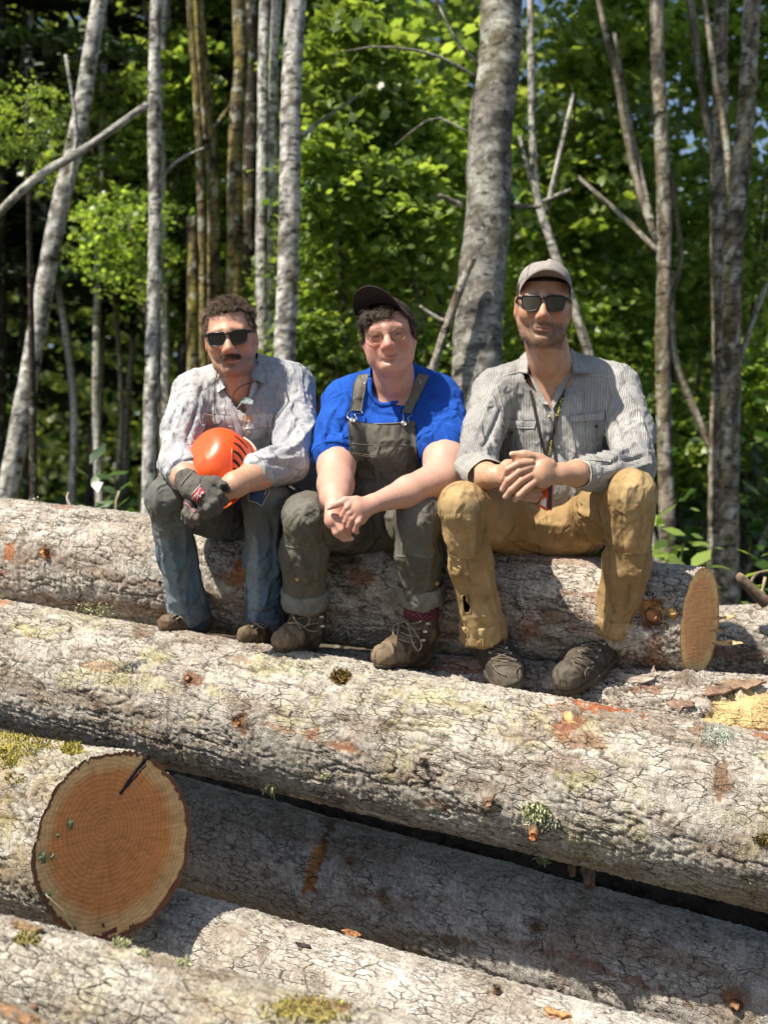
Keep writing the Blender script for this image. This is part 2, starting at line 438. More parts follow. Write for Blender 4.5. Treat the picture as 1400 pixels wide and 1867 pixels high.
def make_log(label, A, B, rA, rB, seed, pal, res=.005, crack=1.0, cell=(.11, .034), knots=(), patches=(), faces=('', ''), oblique=(0, 0), bend=0.0, round_end=True, streak=1.0, group='logs in the pile'):
    """knots: (px, py, size, height); patches: (px, py, rx, ry, tilt_deg, colour, strength, depth)"""
    A = V3(A); B = V3(B); L = np.linalg.norm(B - A); u = (B - A) / L
    e1 = unit(V3([0, 0, 1]) - u * u[2]); e2 = np.cross(u, e1)
    if e2[1] > 0: e2 = -e2
    P = PAL[pal]
    ns = int(L / res)
    s = np.linspace(0, L, ns)
    rm = (rA + rB) / 2
    nd = int(rm * R(265) / res); nb = max(14, int(rm * R(95) / (res * 4)))
    th = np.concatenate([np.linspace(R(-70), R(195), nd, endpoint=False), np.linspace(R(195), R(290), nb, endpoint=False)])
    S, T = np.meshgrid(s, th, indexing='ij')
    base_r = rA + (rB - rA) * S / L
    base_r = base_r * (1 + .05 * (vnoise(S * 1.6 + seed, np.cos(T) * 1.2 + 4, np.sin(T) * 1.2 + 7, seed) - .5)
                       + .035 * (vnoise(S * 5 + seed, np.cos(T) * 3 + 4, np.sin(T) * 3 + 7, seed + 1) - .5))
    arc = T * rm
    wx = (fbm(S * 9, arc * 9, seed=seed + 2) - .5); wy = (fbm(S * 9 + 31, arc * 9 + 17, seed=seed + 3) - .5)
    w2x = (vnoise(S * 45, arc * 45, seed=seed + 4) - .5); w2y = (vnoise(S * 45 + 9, arc * 45, seed=seed + 5) - .5)
    Sx = S + .05 * wx + .012 * w2x; Ax = arc + .022 * wy + .011 * w2y
    f1, f2, cid = worley(Sx / cell[0], Ax / cell[1], seed + 6)
    hs, ha = s[1] - s[0], None
    def lines(sc, tc, w, sd, oc=3):
        n_ = fbm(Sx / sc, Ax / tc, oct=oc, seed=sd)
        gs = np.gradient(n_, axis=0) / hs
        ga = np.gradient(n_, axis=1) / np.gradient(arc, axis=1)
        d = np.abs(n_ - .5) / (np.hypot(gs, ga) + 2.0)
        return 1 - sstep(w * .25, w, d)
    cm = sstep(.36, .56, fbm(S * 9, arc * 16, seed=seed + 7))
    cmb_ = sstep(.40, .55, fbm(S * 8 + 50, arc * 15, seed=seed + 27))
    c1 = np.maximum(lines(cell[0] * 1.5, cell[1], .0036, seed + 6) * (.05 + .95 * cm), lines(cell[0] * 1.0, cell[1] * .8, .0032, seed + 26) * cmb_ * .9)
    g1, g2, cid2 = worley(Sx / .034 + 7, Ax / .013, seed + 8)
    cm2 = sstep(.42, .6, fbm(S * 16, arc * 22, seed=seed + 9))
    c2 = np.maximum((1 - sstep(.02, .2, g2 - g1)) * cm2 * .5, lines(cell[0] * .3, cell[1] * .36, .0026, seed + 28, 2) * sstep(.45, .62, fbm(S * 13, arc * 18, seed=seed + 29)))
    fine = fbm(S * 110, arc * 110, oct=2, seed=seed + 10) - .5
    strk = fbm(S * 150, arc * 26, oct=2, seed=seed + 11) - .5
    sm = sstep(.35, .6, fbm(S * 3.0, arc * 5, seed=seed + 12))
    disp = crack * (-.0068 * c1 - .0028 * c2) + .0065 * fine + .0042 * strk * (.35 + sm) * streak + .004 * (fbm(S * 22, arc * 22, oct=2, seed=seed + 21) - .5)
    disp += .0025 * (cid - .5) * (1 - c1)
    # colour
    big = fbm(S * 3.5, arc * 6, seed=seed + 13)
    col = mix(P['b'], P['a'], sstep(.3, .62, big * .6 + fbm(S * 28, arc * 34, seed=seed + 14) * .4))
    col = mix(col, P['c'], .75 * sstep(.55, .72, fbm(S * 4 + 40, arc * 11, seed=seed + 15)))
    col = col * (1 + .14 * (cid[..., None] - .5) + .22 * (cid2[..., None] - .5) + .55 * fine[..., None] + .35 * strk[..., None])
    pl = sstep(.56, .70, fbm(S * 17 + 3, arc * 17, seed=seed + 16)) * P['pale']
    col = mix(col, (.58, .57, .52), pl * .62)
    ly = sstep(.50, .68, fbm(S * 6 + 60, arc * 7, seed=seed + 17)) * sstep(.42, .6, fbm(S * 40, arc * 40, seed=seed + 18)) * P['lich']
    col = mix(col, (.50, .46, .15), ly * .8)
    dirt = sstep(.60, .8, fbm(S * 10 + 11, arc * 14, seed=seed + 19))
    col = mix(col, P['c'], dirt * .5)
    col = mix(col, P['crack'], np.clip(c1 * 1.0 * crack, 0, 1) * .8)
    col = mix(col, P['crack'], np.clip(c2, 0, 1) * .6 * crack)
    def place(S, T, rr):
        Sb = S
        c = A + u * Sb[..., None] + (bend * np.sin(np.pi * np.clip(S / L, 0, 1)))[..., None] * e1
        return c + rr[..., None] * (np.cos(T)[..., None] * e1 + np.sin(T)[..., None] * e2)
    Pw = place(S, T, base_r)
    px = CX + Pw[..., 0] / Pw[..., 1] * F; py = CY + (CZ - Pw[..., 2]) / Pw[..., 1] * F
    nrm = np.cos(T)[..., None] * e1 + np.sin(T)[..., None] * e2
    view = Pw - V3([0, 0, CZ]); facing = ((nrm * view).sum(-1) < 0)
    edge_n = (fbm(S * 30, arc * 30, seed=seed + 20) - .5)
    for (kx, ky, size, hgt) in knots:
        d = np.hypot(px - kx, (py - ky)) / size
        d = np.where(facing, d, 9)
        disp += hgt * np.exp(-(d * 1.1) ** 2) + .0035 * np.sin(np.clip(d, 0, 3) * 6.5) * np.exp(-(d * .75) ** 2)
        col = mix(col, (.16, .105, .07), np.exp(-(d * 1.6) ** 2) * .8)
    for (kx, ky, rx, ry, tilt, c, stg, dep) in patches:
        ct, st_ = math.cos(R(tilt)), math.sin(R(tilt))
        a = ((px - kx) * ct + (py - ky) * st_) / rx; b_ = (-(px - kx) * st_ + (py - ky) * ct) / ry
        d = np.hypot(a, b_) + (edge_n * 2.0 + fine * .9) * (.35 if dep >= .009 else 1.0)
        w = np.where(facing, 1 - sstep(.80, .98, d), 0)
        col = mix(col, np.array(c)[None, None, :] * (1 + .5 * edge_n[..., None] * 1.2 + .5 * fine[..., None]), w * stg)
        disp = disp * (1 - .6 * w * (1 if dep else 0)) - dep * w
    rr = base_r + disp
    Ss = S.copy()
    if oblique[1]:
        k = np.clip((S - (L - .35)) / .35, 0, 1) ** 1.5
        Ss = S + k * math.tan(R(oblique[1])) * rr * np.sin(T)
    if oblique[0]:
        k = np.clip((.35 - S) / .35, 0, 1) ** 1.5
        Ss = S + k * math.tan(R(oblique[0])) * rr * np.sin(T)
    # a slightly torn bark edge at the cut ends
    Pw = place(Ss, T, rr)
    v = Pw.reshape(-1, 3); cc = np.clip(col, 0.005, .9).reshape(-1, 3)
    fcs = grid_faces(ns, len(th), True)
    org = A * .5 + B * .5 - V3([0, 0, rm])
    o = obj('log', v, fcs, bark_m, attrs={'col': cc, 'vbk': np.stack([S, arc, 0 * S], -1).reshape(-1, 3)}, origin=org)
    tag(o, label, 'log', group)
    lg = Log(); lg.o = o; lg.A, lg.B, lg.u, lg.e1, lg.e2, lg.L, lg.rA, lg.rB = A, B, u, e1, e2, L, rA, rB
    for end, mname in enumerate(faces):
        ring = Pw[-1 if end else 0]
        cen = ring.mean(0)
        pith = cen + (e1 * .02 - e2 * .01) * rm / .2
        sg = u * (1 if end else -1)
        fm = MATS[mname] if mname else MATS['cut_plain']
        nr = 14; vs = [pith]; at = [(0, 0, 0)]
        fx = unit(e2); fy = e1
        m = len(th)
        rels = np.linspace(1 / nr, 1, nr)
        for q in rels:
            p = pith + (ring - pith) * q
            r2 = p - pith
            if q < 1: p = p + sg * (.0012 * (vnoise(r2 @ fx * 130, r2 @ fy * 130, seed=seed) - .5))[:, None]
            vs.append(p); at.append(np.stack([r2 @ fx, r2 @ fy, np.full(m, q)], 1))
        vv = np.concatenate([np.atleast_2d(x) for x in vs]); aa = np.concatenate([np.atleast_2d(x) for x in at])
        ff = [[0, 1 + (i + 1) % m, 1 + i] for i in range(m)]
        for k in range(nr - 1):
            b0 = 1 + k * m; b1 = b0 + m
            ff += [[b0 + i, b0 + (i + 1) % m, b1 + (i + 1) % m, b1 + i] for i in range(m)]
        fo = obj('cut_face', vv, ff, fm, o, smooth=True, attrs={'vface': aa})
        lg.faces = getattr(lg, 'faces', []) + [(pith, fx, fy, sg, fo)]
    me = o.data
    lg.bvh = BVHTree.FromPolygons([tuple(x) for x in v[::1]], [tuple(q) for q in fcs[::1]]) if seed in BVH_SEEDS else None
    return lg

BVH_SEEDS = (11, 22, 33, 44, 55, 66, 77)
wood_face_mat('cut_red', (.76, .30, .10), (.82, .50, .22), (.19, .08, .042), 26, saw=60)
wood_face_mat('cut_tan', (.95, .47, .19), (.97, .62, .25), (.62, .28, .10), 30, saw=84)
wood_face_mat('cut_plain', (.45, .27, .14), (.5, .36, .2), (.13, .07, .04), 40, saw=20)

OR = (.52, .20, .07); RB = (.34, .12, .055); YW = (.62, .46, .23); DB = (.09, .055, .035); YL = (.55, .52, .22)
seat_log = make_log('grey barked log the three people sit on, its sawn end facing right', W(-90, 1003, 4.76), W(1276, 1136, 4.06), .203, .172, 11, 'seat', res=.0048, cell=(.11, .042),
    faces=('', 'cut_tan'), oblique=(0, -17),
    knots=[(88, 1000, 26, .006), (500, 1005, 20, .004), (1000, 1120, 28, .008), (640, 1080, 20, .004)],
    patches=[(17, 998, 11, 20, 10, OR, .8, .003), (83, 1002, 9, 18, 0, OR, .9, .004), (10, 1045, 16, 8, 0, RB, .6, .001), (120, 925, 30, 5, 5, RB, .5, 0),
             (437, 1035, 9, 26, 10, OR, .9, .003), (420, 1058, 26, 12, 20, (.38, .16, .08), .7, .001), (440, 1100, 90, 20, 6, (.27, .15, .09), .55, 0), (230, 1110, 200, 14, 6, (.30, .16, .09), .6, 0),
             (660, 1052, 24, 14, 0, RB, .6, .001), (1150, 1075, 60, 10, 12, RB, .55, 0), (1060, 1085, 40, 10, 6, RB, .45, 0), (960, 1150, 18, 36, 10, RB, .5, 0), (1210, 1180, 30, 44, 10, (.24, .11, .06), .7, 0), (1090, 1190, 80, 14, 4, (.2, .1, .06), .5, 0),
             (1205, 1112, 34, 26, 25, (.40, .17, .06), .95, .010), (1222, 1118, 16, 10, 20, (.72, .45, .13), .95, .004), (1192, 1100, 12, 8, 30, (.62, .30, .08), .95, .006), (1202, 1135, 20, 10, 0, (.2, .09, .04), .9, .006)])

big_log = make_log('largest log, sunlit and lichen-spotted, running across the picture under the boots', W(-130, 1180, 4.56), W(-130, 1180, 4.56) + (W(1520, 1522, 3.52) - W(-130, 1180, 4.56)) * 1.10, .208, .241, 22, 'grey', res=.0047, cell=(.17, .055),
    knots=[(345, 1240, 22, .012), (440, 1312, 30, .010), (770, 1388, 18, .008), (893, 1462, 34, .014), (975, 1505, 34, .012), (1040, 1312, 30, .008), (1315, 1430, 30, .007), (180, 1290, 22, .005), (640, 1360, 16, .007), (700, 1325, 18, .006), (1290, 1345, 34, .004), (620, 1455, 20, .005)],
    patches=[(350, 1240, 22, 12, 20, (.30, .14, .07), .8, .003), (342, 1236, 8, 6, 0, OR, .9, .002), (440, 1320, 12, 20, 0, (.2, .1, .05), .8, .006), (432, 1318, 5, 8, 0, OR, .8, .004),
             (520, 1330, 50, 7, 14, (.36, .2, .1), .55, 0), (620, 1362, 42, 9, 14, (.42, .2, .1), .7, .001), (572, 1338, 9, 9, 0, (.40, .16, .08), .7, .001), (780, 1465, 50, 9, 14, (.34, .19, .11), .6, 0),
             (1085, 1286, 78, 11, 8, (.46, .15, .055), .9, .004), (1034, 1320, 24, 20, 0, (.38, .15, .07), .7, .004), (1037, 1310, 10, 10, 0, (.68, .46, .2), 1, -.004), (1060, 1350, 34, 14, 0, (.36, .2, .12), .6, 0), (1110, 1292, 30, 6, 10, RB, .8, .003),
             (1312, 1440, 14, 55, 8, (.25, .15, .09), .8, .005), (1300, 1345, 26, 22, 0, (.42, .46, .38), .8, -.003), (1270, 1330, 14, 10, 0, (.3, .17, .1), .7, 0), (1390, 1340, 30, 8, 10, (.42, .17, .07), .8, .002),
             (200, 1225, 70, 22, 8, YL, 0.33, 0), (130, 1240, 30, 16, 8, YL, 0.30, 0), (280, 1195, 30, 14, 8, YL, 0.36, 0), (270, 1245, 60, 16, 10, YL, 0.27, 0), (180, 1215, 40, 10, 10, (.33, .17, .1), .55, 0), (395, 1262, 22, 12, 10, YL, 0.36, 0), (60, 1150, 40, 14, 5, (.48, .43, .17), .45, 0),
             (530, 1215, 70, 16, 8, YL, 0.21, 0), (780, 1270, 60, 16, 8, YL, 0.24, 0), (860, 1290, 40, 14, 8, YL, 0.24, 0), (240, 1330, 120, 9, 10, (.36, .26, .17), .5, 0), (1050, 1420, 40, 20, 8, (.50, .48, .20), .45, 0), (1330, 1490, 40, 14, 10, YL, 0.21, 0),
             (5, 1098, 20, 8, 0, OR, .6, .001), (262, 1152, 26, 12, 0, (.2, .13, .08), .7, .003), (620, 1236, 20, 14, 20, (.13, .09, .03), .8, 0), (450, 1205, 40, 6, 10, (.30, .17, .11), .5, 0)])

mid_log = make_log('weathered log wedged behind the largest log, its bark torn open on yellow wood', W(560, 1262, 4.33), W(1520, 1338, 3.86), .150, .158, 33, 'seat', res=.0055, crack=1.3, cell=(.07, .026),
    patches=[(1395, 1300, 132, 44, 8, YW, 1, .016), (1330, 1316, 60, 24, 12, (.66, .50, .24), 1, .012), (1390, 1335, 60, 10, 6, (.30, .14, .06), .9, .010), (1170, 1255, 30, 8, 6, RB, .5, 0), (830, 1218, 60, 8, 6, RB, .6, 0)],
    knots=[(1250, 1240, 30, .012)])

end_log = make_log('mossy log at the left whose round reddish sawn end faces the camera', W(210, 1542, 3.30), W(210, 1542, 3.30) + V3([-.735, .674, -.045]) * 1.5, .236, .243, 44, 'moss', res=.0055, crack=1.3, cell=(.10, .036),
    faces=('cut_red', ''),
    patches=[(60, 1335, 90, 18, 10, (.36, .17, .09), .8, .002), (20, 1350, 50, 26, 10, (.36, .31, .06), .75, -.003), (130, 1365, 20, 10, 0, (.40, .34, .07), .8, -.003), (10, 1380, 36, 20, 0, (.38, .30, .08), .6, -.003), (30, 1590, 60, 40, 0, (.36, .29, .18), .6, 0), (10, 1500, 24, 40, 0, (.38, .33, .12), .4, 0)])

dark_log = make_log('long brown-grey log in the shade with an orange ring scar', W(300, 1507, 4.62), W(1560, 1874, 3.72), .182, .188, 55, 'dark', res=.0064, crack=.6, cell=(.09, .030), streak=1.4,
    knots=[(640, 1575, 24, .008), (700, 1632, 24, .010), (815, 1712, 20, .008), (975, 1690, 26, .009), (1345, 1815, 36, .012)],
    patches=[(568, 1590, 15, 70, 16, (.46, .20, .07), .95, .005), (572, 1560, 10, 28, 20, (.60, .32, .12), .9, .003), (600, 1510, 10, 26, 30, (.2, .1, .05), .8, .004), (1100, 1770, 120, 10, 20, (.27, .13, .08), .7, 0), (830, 1715, 40, 10, 14, (.25, .14, .08), .6, 0), (1340, 1830, 26, 12, 40, (.44, .19, .08), .8, .003), (700, 1640, 70, 18, 16, (.25, .15, .1), .5, 0)])

grey_log = make_log('smooth pale grey log low down, half in shade, right of the round sawn end', W(170, 1690, 3.72), W(1240, 2010, 3.02), .158, .165, 66, 'pale', res=.006, crack=.45, cell=(.09, .028), streak=1.2,
    knots=[(480, 1735, 20, .006), (905, 1805, 16, .007)],
    patches=[(650, 1702, 26, 5, 12, (.50, .24, .10), .8, .002), (555, 1725, 12, 5, -20, DB, .8, .003), (1010, 1850, 30, 8, 10, (.5, .25, .1), .7, .002), (880, 1780, 20, 5, 0, DB, .5, .001)])

low_log = make_log('fine-cracked light grey log along the bottom left edge', W(-160, 1728, 2.86), W(860, 2010, 2.42), .112, .118, 77, 'moss', res=.0046, crack=.8, cell=(.075, .026),
    patches=[(560, 1848, 70, 20, 14, (.38, .31, .07), .75, -.003), (590, 1828, 50, 9, 14, (.42, .2, .09), .6, 0), (40, 1685, 40, 10, 8, (.3, .17, .09), .6, .001), (60, 1715, 20, 8, 0, (.34, .28, .07), .6, 0)])

corner_log = make_log('brown log cut off by the bottom left corner', W(-190, 1830, 2.50), W(420, 2120, 2.24), .085, .09, 88, 'moss', res=.006, cell=(.07, .026),
    patches=[(20, 1840, 60, 14, 20, (.42, .21, .09), .7, 0)])

back_log = make_log('dark cracked log lying in shade behind the right sawn end', W(1120, 1182, 4.74), W(1720, 1172, 4.58), .146, .15, 99, 'seat', res=.006, crack=1.3, cell=(.09, .035),
    patches=[(1340, 1195, 60, 14, 6, (.22, .1, .06), .7, 0)])

PAL['gap_shade'] = dict(a=(.10, .085, .07), b=(.07, .06, .05), c=(.06, .045, .035), crack=(.03, .022, .018), lich=0, pale=.05)  # near-black bark tone stands in for shade; its log is added to fill the gap
under_log = make_log('near-black log added to darken the gap beneath the largest log', W(250, 1450, 5.05), W(1750, 1720, 4.45), .20, .20, 101, 'gap_shade', res=.012)

# ---- small parts that grow on the logs
def ray(px, py):
    return Vector((0, 0, CZ)), Vector(((px - CX) / F, 1.0, -(py - CY) / F)).normalized()

def on(lg, px, py):
    o, d = ray(px, py)
    loc, nrm, _, _ = lg.bvh.ray_cast(o, d)
    if loc is None:
        return W(px, py, 4.0), V3([0, -1, 0])
    t = (V3(loc) - lg.A) @ lg.u
    return V3(loc), unit(V3(loc) - (lg.A + lg.u * t))

stub_m = attr_mat('stub_wood', 'col', rough=.85, var=.35, scale=200, bump_s=.5, bump_scale=300)
def stub(lg, px, py, r, length, dirn=None, bark=(.2, .12, .075), core=(.46, .22, .10), name='branch_stub'):
    p, n = on(lg, px, py)
    d = unit(n + (V3(dirn) if dirn is not None else 0))
    rng = np.random.RandomState(int(px + py))
    k = 5; m = 9
    e1 = unit(np.cross(d, V3([.3, .2, 1]))); e2 = np.cross(d, e1)
    ang = np.linspace(0, 2 * np.pi, m, endpoint=False)
    vs = []; cs = []
    for i, t in enumerate(np.linspace(-.3, 1, k)):
        rad = r * (1.25 - .35 * max(t, 0)) * (1 + .18 * rng.randn(m))
        off = rng.randn(m) * r * .18 * (1 if i == k - 1 else 0)
        vs.append(p + d * (t * length + off)[:, None] + rad[:, None] * (np.cos(ang)[:, None] * e1 + np.sin(ang)[:, None] * e2))
        cs.append(np.tile(bark, (m, 1)) * (1 + .3 * rng.randn(m, 1)))
    vs.append((p + d * length * .92)[None]); cs.append(np.array([core]))
    vs[-2] = vs[-2]; cs[-2] = np.tile(core, (m, 1)) * (1 + .2 * rng.randn(m, 1))
    v = np.concatenate(vs); c = np.clip(np.concatenate(cs), .01, .9)
    f = [list(q) for q in grid_faces(k, m, True)] + [[(k - 1) * m + i, (k - 1) * m + (i + 1) % m, k * m] for i in range(m)]
    return obj(name, v, f, stub_m, lg.o, attrs={'col': c})

stub(big_log, 974, 1508, .014, .035, (.1, -.2, -.3), core=(.5, .19, .08))
stub(big_log, 1072, 1592, .016, .05, (0, 0, -1.2), bark=(.25, .17, .12), core=(.3, .17, .1))
stub(big_log, 1042, 1580, .009, .03, (0, 0, -1.2), core=(.5, .26, .13))
stub(big_log, 893, 1460, .010, .018, core=(.34, .2, .11))
stub(big_log, 344, 1238, .010, .014, core=(.34, .18, .09))
stub(big_log, 772, 1386, .007, .02, core=(.1, .07, .05))
stub(big_log, 436, 1316, .008, .008, core=(.28, .13, .06))
stub(seat_log, 84, 1003, .009, .03, (0, 0, -.3), core=(.5, .25, .1))
stub(seat_log, 1192, 1122, .018, .03, (-.2, 0, 0), bark=(.22, .1, .05), core=(.42, .18, .07))
stub(seat_log, 1224, 1118, .013, .02, (.1, 0, .2), bark=(.4, .2, .07), core=(.72, .48, .17))
stub(dark_log, 640, 1572, .010, .018, core=(.25, .13, .07))
stub(dark_log, 1340, 1830, .014, .02, core=(.32, .17, .09))
stub(dark_log, 975, 1690, .009, .015, core=(.12, .08, .05))
stub(grey_log, 905, 1806, .008, .014, core=(.08, .06, .05))
stub(low_log, 62, 1840, .008, .02, core=(.08, .06, .05))

moss_m = attr_mat('moss', 'col', rough=.95, var=.4, scale=150, bump_s=0, spec=.1)
def tuft(lg, px, py, r, n, c0, c1, seed, hgt=.012, sx=1.0, name='moss_tuft'):
    """a clump of short bent blades"""
    rng = np.random.RandomState(seed)
    p0, n0 = on(lg, px, py)
    vs = []; fs = []; cs = []; k = 0
    for i in range(n):
        a = rng.rand() * 2 * np.pi; q = r * math.sqrt(rng.rand())
        qx = px + math.cos(a) * q * sx; qy = py + math.sin(a) * q * .6
        p, nn = on(lg, qx, qy)
        if np.linalg.norm(p - p0) > .2: continue
        d = unit(nn + rng.randn(3) * .55); h = hgt * (.5 + rng.rand()); w = unit(np.cross(d, rng.randn(3))) * h * .16
        b2 = p + d * h * .6; tip = p + d * h + rng.randn(3) * h * .3
        vs += [p - w, p + w, b2 + w * .9, b2 - w * .9, tip]; fs += [[k, k + 1, k + 2, k + 3], [k + 3, k + 2, k + 4]]; k += 5
        c = np.array(c0) * (1 - rng.rand()) + np.array(c1) * rng.rand(); cs += [c] * 5
    if not vs: return
    o = obj(name, np.array(vs), fs, moss_m, lg.o, smooth=False, attrs={'col': np.clip(np.array(cs), .005, .8)})
    o['kind'] = 'stuff'
LG = ((.40, .42, .20), (.55, .56, .33)); MG = ((.20, .17, .04), (.42, .36, .08)); BM = ((.10, .07, .02), (.28, .20, .05))
for i, a in enumerate([(big_log, 978, 1478, 24, 320, *LG, 1, .016), (big_log, 990, 1500, 30, 160, (.3, .3, .2), (.5, .5, .35), 2, .012), (big_log, 620, 1234, 18, 260, *BM, 3, .012), (big_log, 492, 1436, 14, 140, *LG, 4, .014),
      (big_log, 596, 1414, 9, 70, *LG, 5, .008), (big_log, 1300, 1345, 30, 260, (.35, .38, .30), (.55, .58, .48), 6, .008), (big_log, 172, 1112, 26, 200, *LG, 7, .010, 1.6), (big_log, 990, 1566, 12, 80, *LG, 8, .016), (big_log, 1392, 1530, 20, 160, *BM, 9, .010),
      (end_log, 40, 1352, 46, 620, *MG, 10, .010, 1.6), (end_log, 132, 1366, 20, 260, *MG, 11, .010), (end_log, 8, 1385, 30, 320, *MG, 12, .010), (end_log, 30, 1420, 20, 120, *MG, 19, .008),
      (low_log, 222, 1720, 15, 200, *LG, 13, .013), (low_log, 335, 1757, 9, 80, *LG, 14, .010), (low_log, 560, 1850, 55, 520, *MG, 15, .008, 1.6), (low_log, 50, 1712, 24, 160, *MG, 16, .008), (seat_log, 66, 913, 12, 60, (.3, .28, .2), (.4, .4, .3), 17, .012), (low_log, 262, 1740, 9, 60, *LG, 18, .009)]):
    tuft(*a)

# lifted bark flakes along the torn edges
bark_p = attr_mat('bark_piece', 'col', rough=.9, var=.4, scale=180, bump_s=.6, bump_scale=200)
def flake(p, d, n, ln, wd, th, col, seed, parent=None, name='bark_flake', curl=.2):
    """a thin irregular curled slab with thickness"""
    rng = np.random.RandomState(seed)
    d = unit(d); n = unit(n - d * np.dot(n, d)); w = np.cross(d, n)
    nu, nv = 9, 4
    us = np.linspace(-.5, .5, nu); vs_ = np.linspace(-.5, .5, nv)
    top = []; 
    wob = 1 + .25 * rng.randn(nu)
    for i, a in enumerate(us):
        taper = (1 - (2 * abs(a)) ** 3 * .7)
        for b in vs_:
            top.append(p + d * a * ln * (1 + .1 * rng.randn()) + w * b * wd * taper * wob[i] + n * (curl * ln * a * a + th * .5 + .25 * th * rng.randn()))
    top = np.array(top); bot = top - n * th
    f = [list(q) for q in grid_faces(nu, nv)]
    m = nu * nv
    f += [[q[3] + m, q[2] + m, q[1] + m, q[0] + m] for q in f[:]]
    bd = [i * nv for i in range(nu)] + [(nu - 1) * nv + j for j in range(1, nv)] + [i * nv + nv - 1 for i in range(nu - 2, -1, -1)] + [j for j in range(nv - 2, 0, -1)]
    f += [[bd[i], bd[(i + 1) % len(bd)], bd[(i + 1) % len(bd)] + m, bd[i] + m] for i in range(len(bd))]
    c = np.clip(np.array(col) * (1 + .3 * rng.randn(2 * m, 1)), .01, .9)
    return obj(name, np.vstack([top, bot]), f, bark_p, parent, smooth=False, attrs={'col': c})
for i, (lg, px, py, ln, wd, c, tilt) in enumerate([(mid_log, 1290, 1262, .13, .035, (.22, .14, .10), .5), (mid_log, 1350, 1250, .14, .03, (.26, .17, .11), .35), (mid_log, 1240, 1285, .08, .03, (.25, .17, .12), .6), (mid_log, 880, 1214, .16, .04, (.36, .25, .2), .1), (mid_log, 830, 1206, .1, .03, (.3, .2, .16), .1), (mid_log, 1310, 1340, .1, .03, (.34, .15, .07), -.1), (mid_log, 1380, 1345, .09, .025, (.3, .16, .09), 0),
                                                  (big_log, 560, 1452, .10, .012, (.36, .24, .15), .1), (big_log, 700, 1484, .14, .012, (.4, .3, .2), .1), (big_log, 1210, 1262, .18, .05, (.3, .24, .2), .2), (mid_log, 1160, 1240, .12, .035, (.33, .27, .22), .2)]):
    p, n = on(lg, px, py)
    flake(p + n * .004, lg.u + n * tilt * .4, n + V3([0, -.2, .2]), ln, wd, .007, c, 300 + i, lg.o, 'bark_flake')

def wood_scrap(label, lg, px, py, ln, wd, c, seed, d=None, group=None, cat='bark chip', name='bark_chip', lift=.004):
    p, n = on(lg, px, py)
    o = flake(p + n * lift, d if d is not None else lg.u, n, ln, wd, .005, c, seed, None, name, curl=.3)
    tag(o, label, cat, group); return o
wood_scrap('brown bark chip on the light grey log under the round sawn end', low_log, 52, 1696, .07, .025, (.24, .16, .08), 41)
wood_scrap('small orange bark chip on top of the pale grey low log', grey_log, 640, 1700, .06, .014, (.46, .22, .1), 42)
wood_scrap('black bark sliver lying on the pale grey low log', grey_log, 553, 1726, .045, .012, (.06, .045, .035), 43)
wood_scrap('orange wood scrap at the bottom edge of the pale grey low log', grey_log, 1015, 1850, .06, .02, (.5, .26, .11), 44)
p, n = on(mid_log, 1190, 1242)
tag(flake(p + V3([0, 0, .018]), V3([.05, 0, 1]), V3([0, -1, 0]), .05, .014, .003, (.55, .45, .35), 45, None, 'wood_splinter', .05), 'pale splinter standing upright by the right boot', 'splinter')
# splinters behind the right sawn end
for i, (a, b, w) in enumerate([((1300, 1128, 4.15), (1338, 1124, 4.1), .012), ((1300, 1172, 4.15), (1350, 1172, 4.1), .016), ((1296, 1150, 4.16), (1316, 1150, 4.12), .01)]):
    pa, pb = W(*a), W(*b)
    flake((pa + pb) / 2, pb - pa, V3([0, -1, .3]), np.linalg.norm(pb - pa) * 1.1, w, .004, (.62, .45, .24), 60 + i, seat_log.o, 'splinter', 0)

# black lumber crayon strokes and a reddish stain on the round sawn end
pith, fx, fy, sg, fo = end_log.faces[0]
def face_pt(px, py, lift=.002):
    o, d = ray(px, py); o = V3(o); d = V3(d)
    t = ((pith - o) @ sg) / (d @ sg)
    return o + d * t + sg * lift
ink_m = plain_mat('lumber_crayon', (.025, .022, .022), rough=.9)
stain_m = plain_mat('resin_stain', (.20, .05, .045), rough=.8)
def strip_on_face(name, P, w, mat, seed):
    rng = np.random.RandomState(seed)
    C = spline([face_pt(*q) for q in P], 24); C = C + rng.randn(24, 3) * .0004
    t = np.gradient(C, axis=0); t /= np.linalg.norm(t, axis=1)[:, None]
    s = np.cross(t, sg); ww = w * (1 + .35 * rng.randn(24))[:, None]
    v = np.concatenate([C - s * ww, C + s * ww]); v = np.concatenate([v, v - sg * .0016])
    f = [[i, i + 1, 25 + i, 24 + i] for i in range(23)]
    obj(name, v, f, mat, end_log.o, smooth=False)
strip_on_face('crayon_mark', [(273, 1378), (250, 1404), (219, 1448)], .0042, ink_m, 1)
strip_on_face('crayon_mark', [(266, 1395), (246, 1418), (226, 1440)], .0022, ink_m, 2)
strip_on_face('crayon_mark', [(264, 1384), (255, 1400)], .005, ink_m, 3)
strip_on_face('resin_stain', [(186, 1706), (200, 1700), (212, 1694)], .006, stain_m, 4)
strip_on_face('resin_stain', [(186, 1684), (190, 1690)], .003, stain_m, 5)
ivy_m = plain_mat('ivy_leaf', (.12, .17, .09), rough=.55, var=.3)
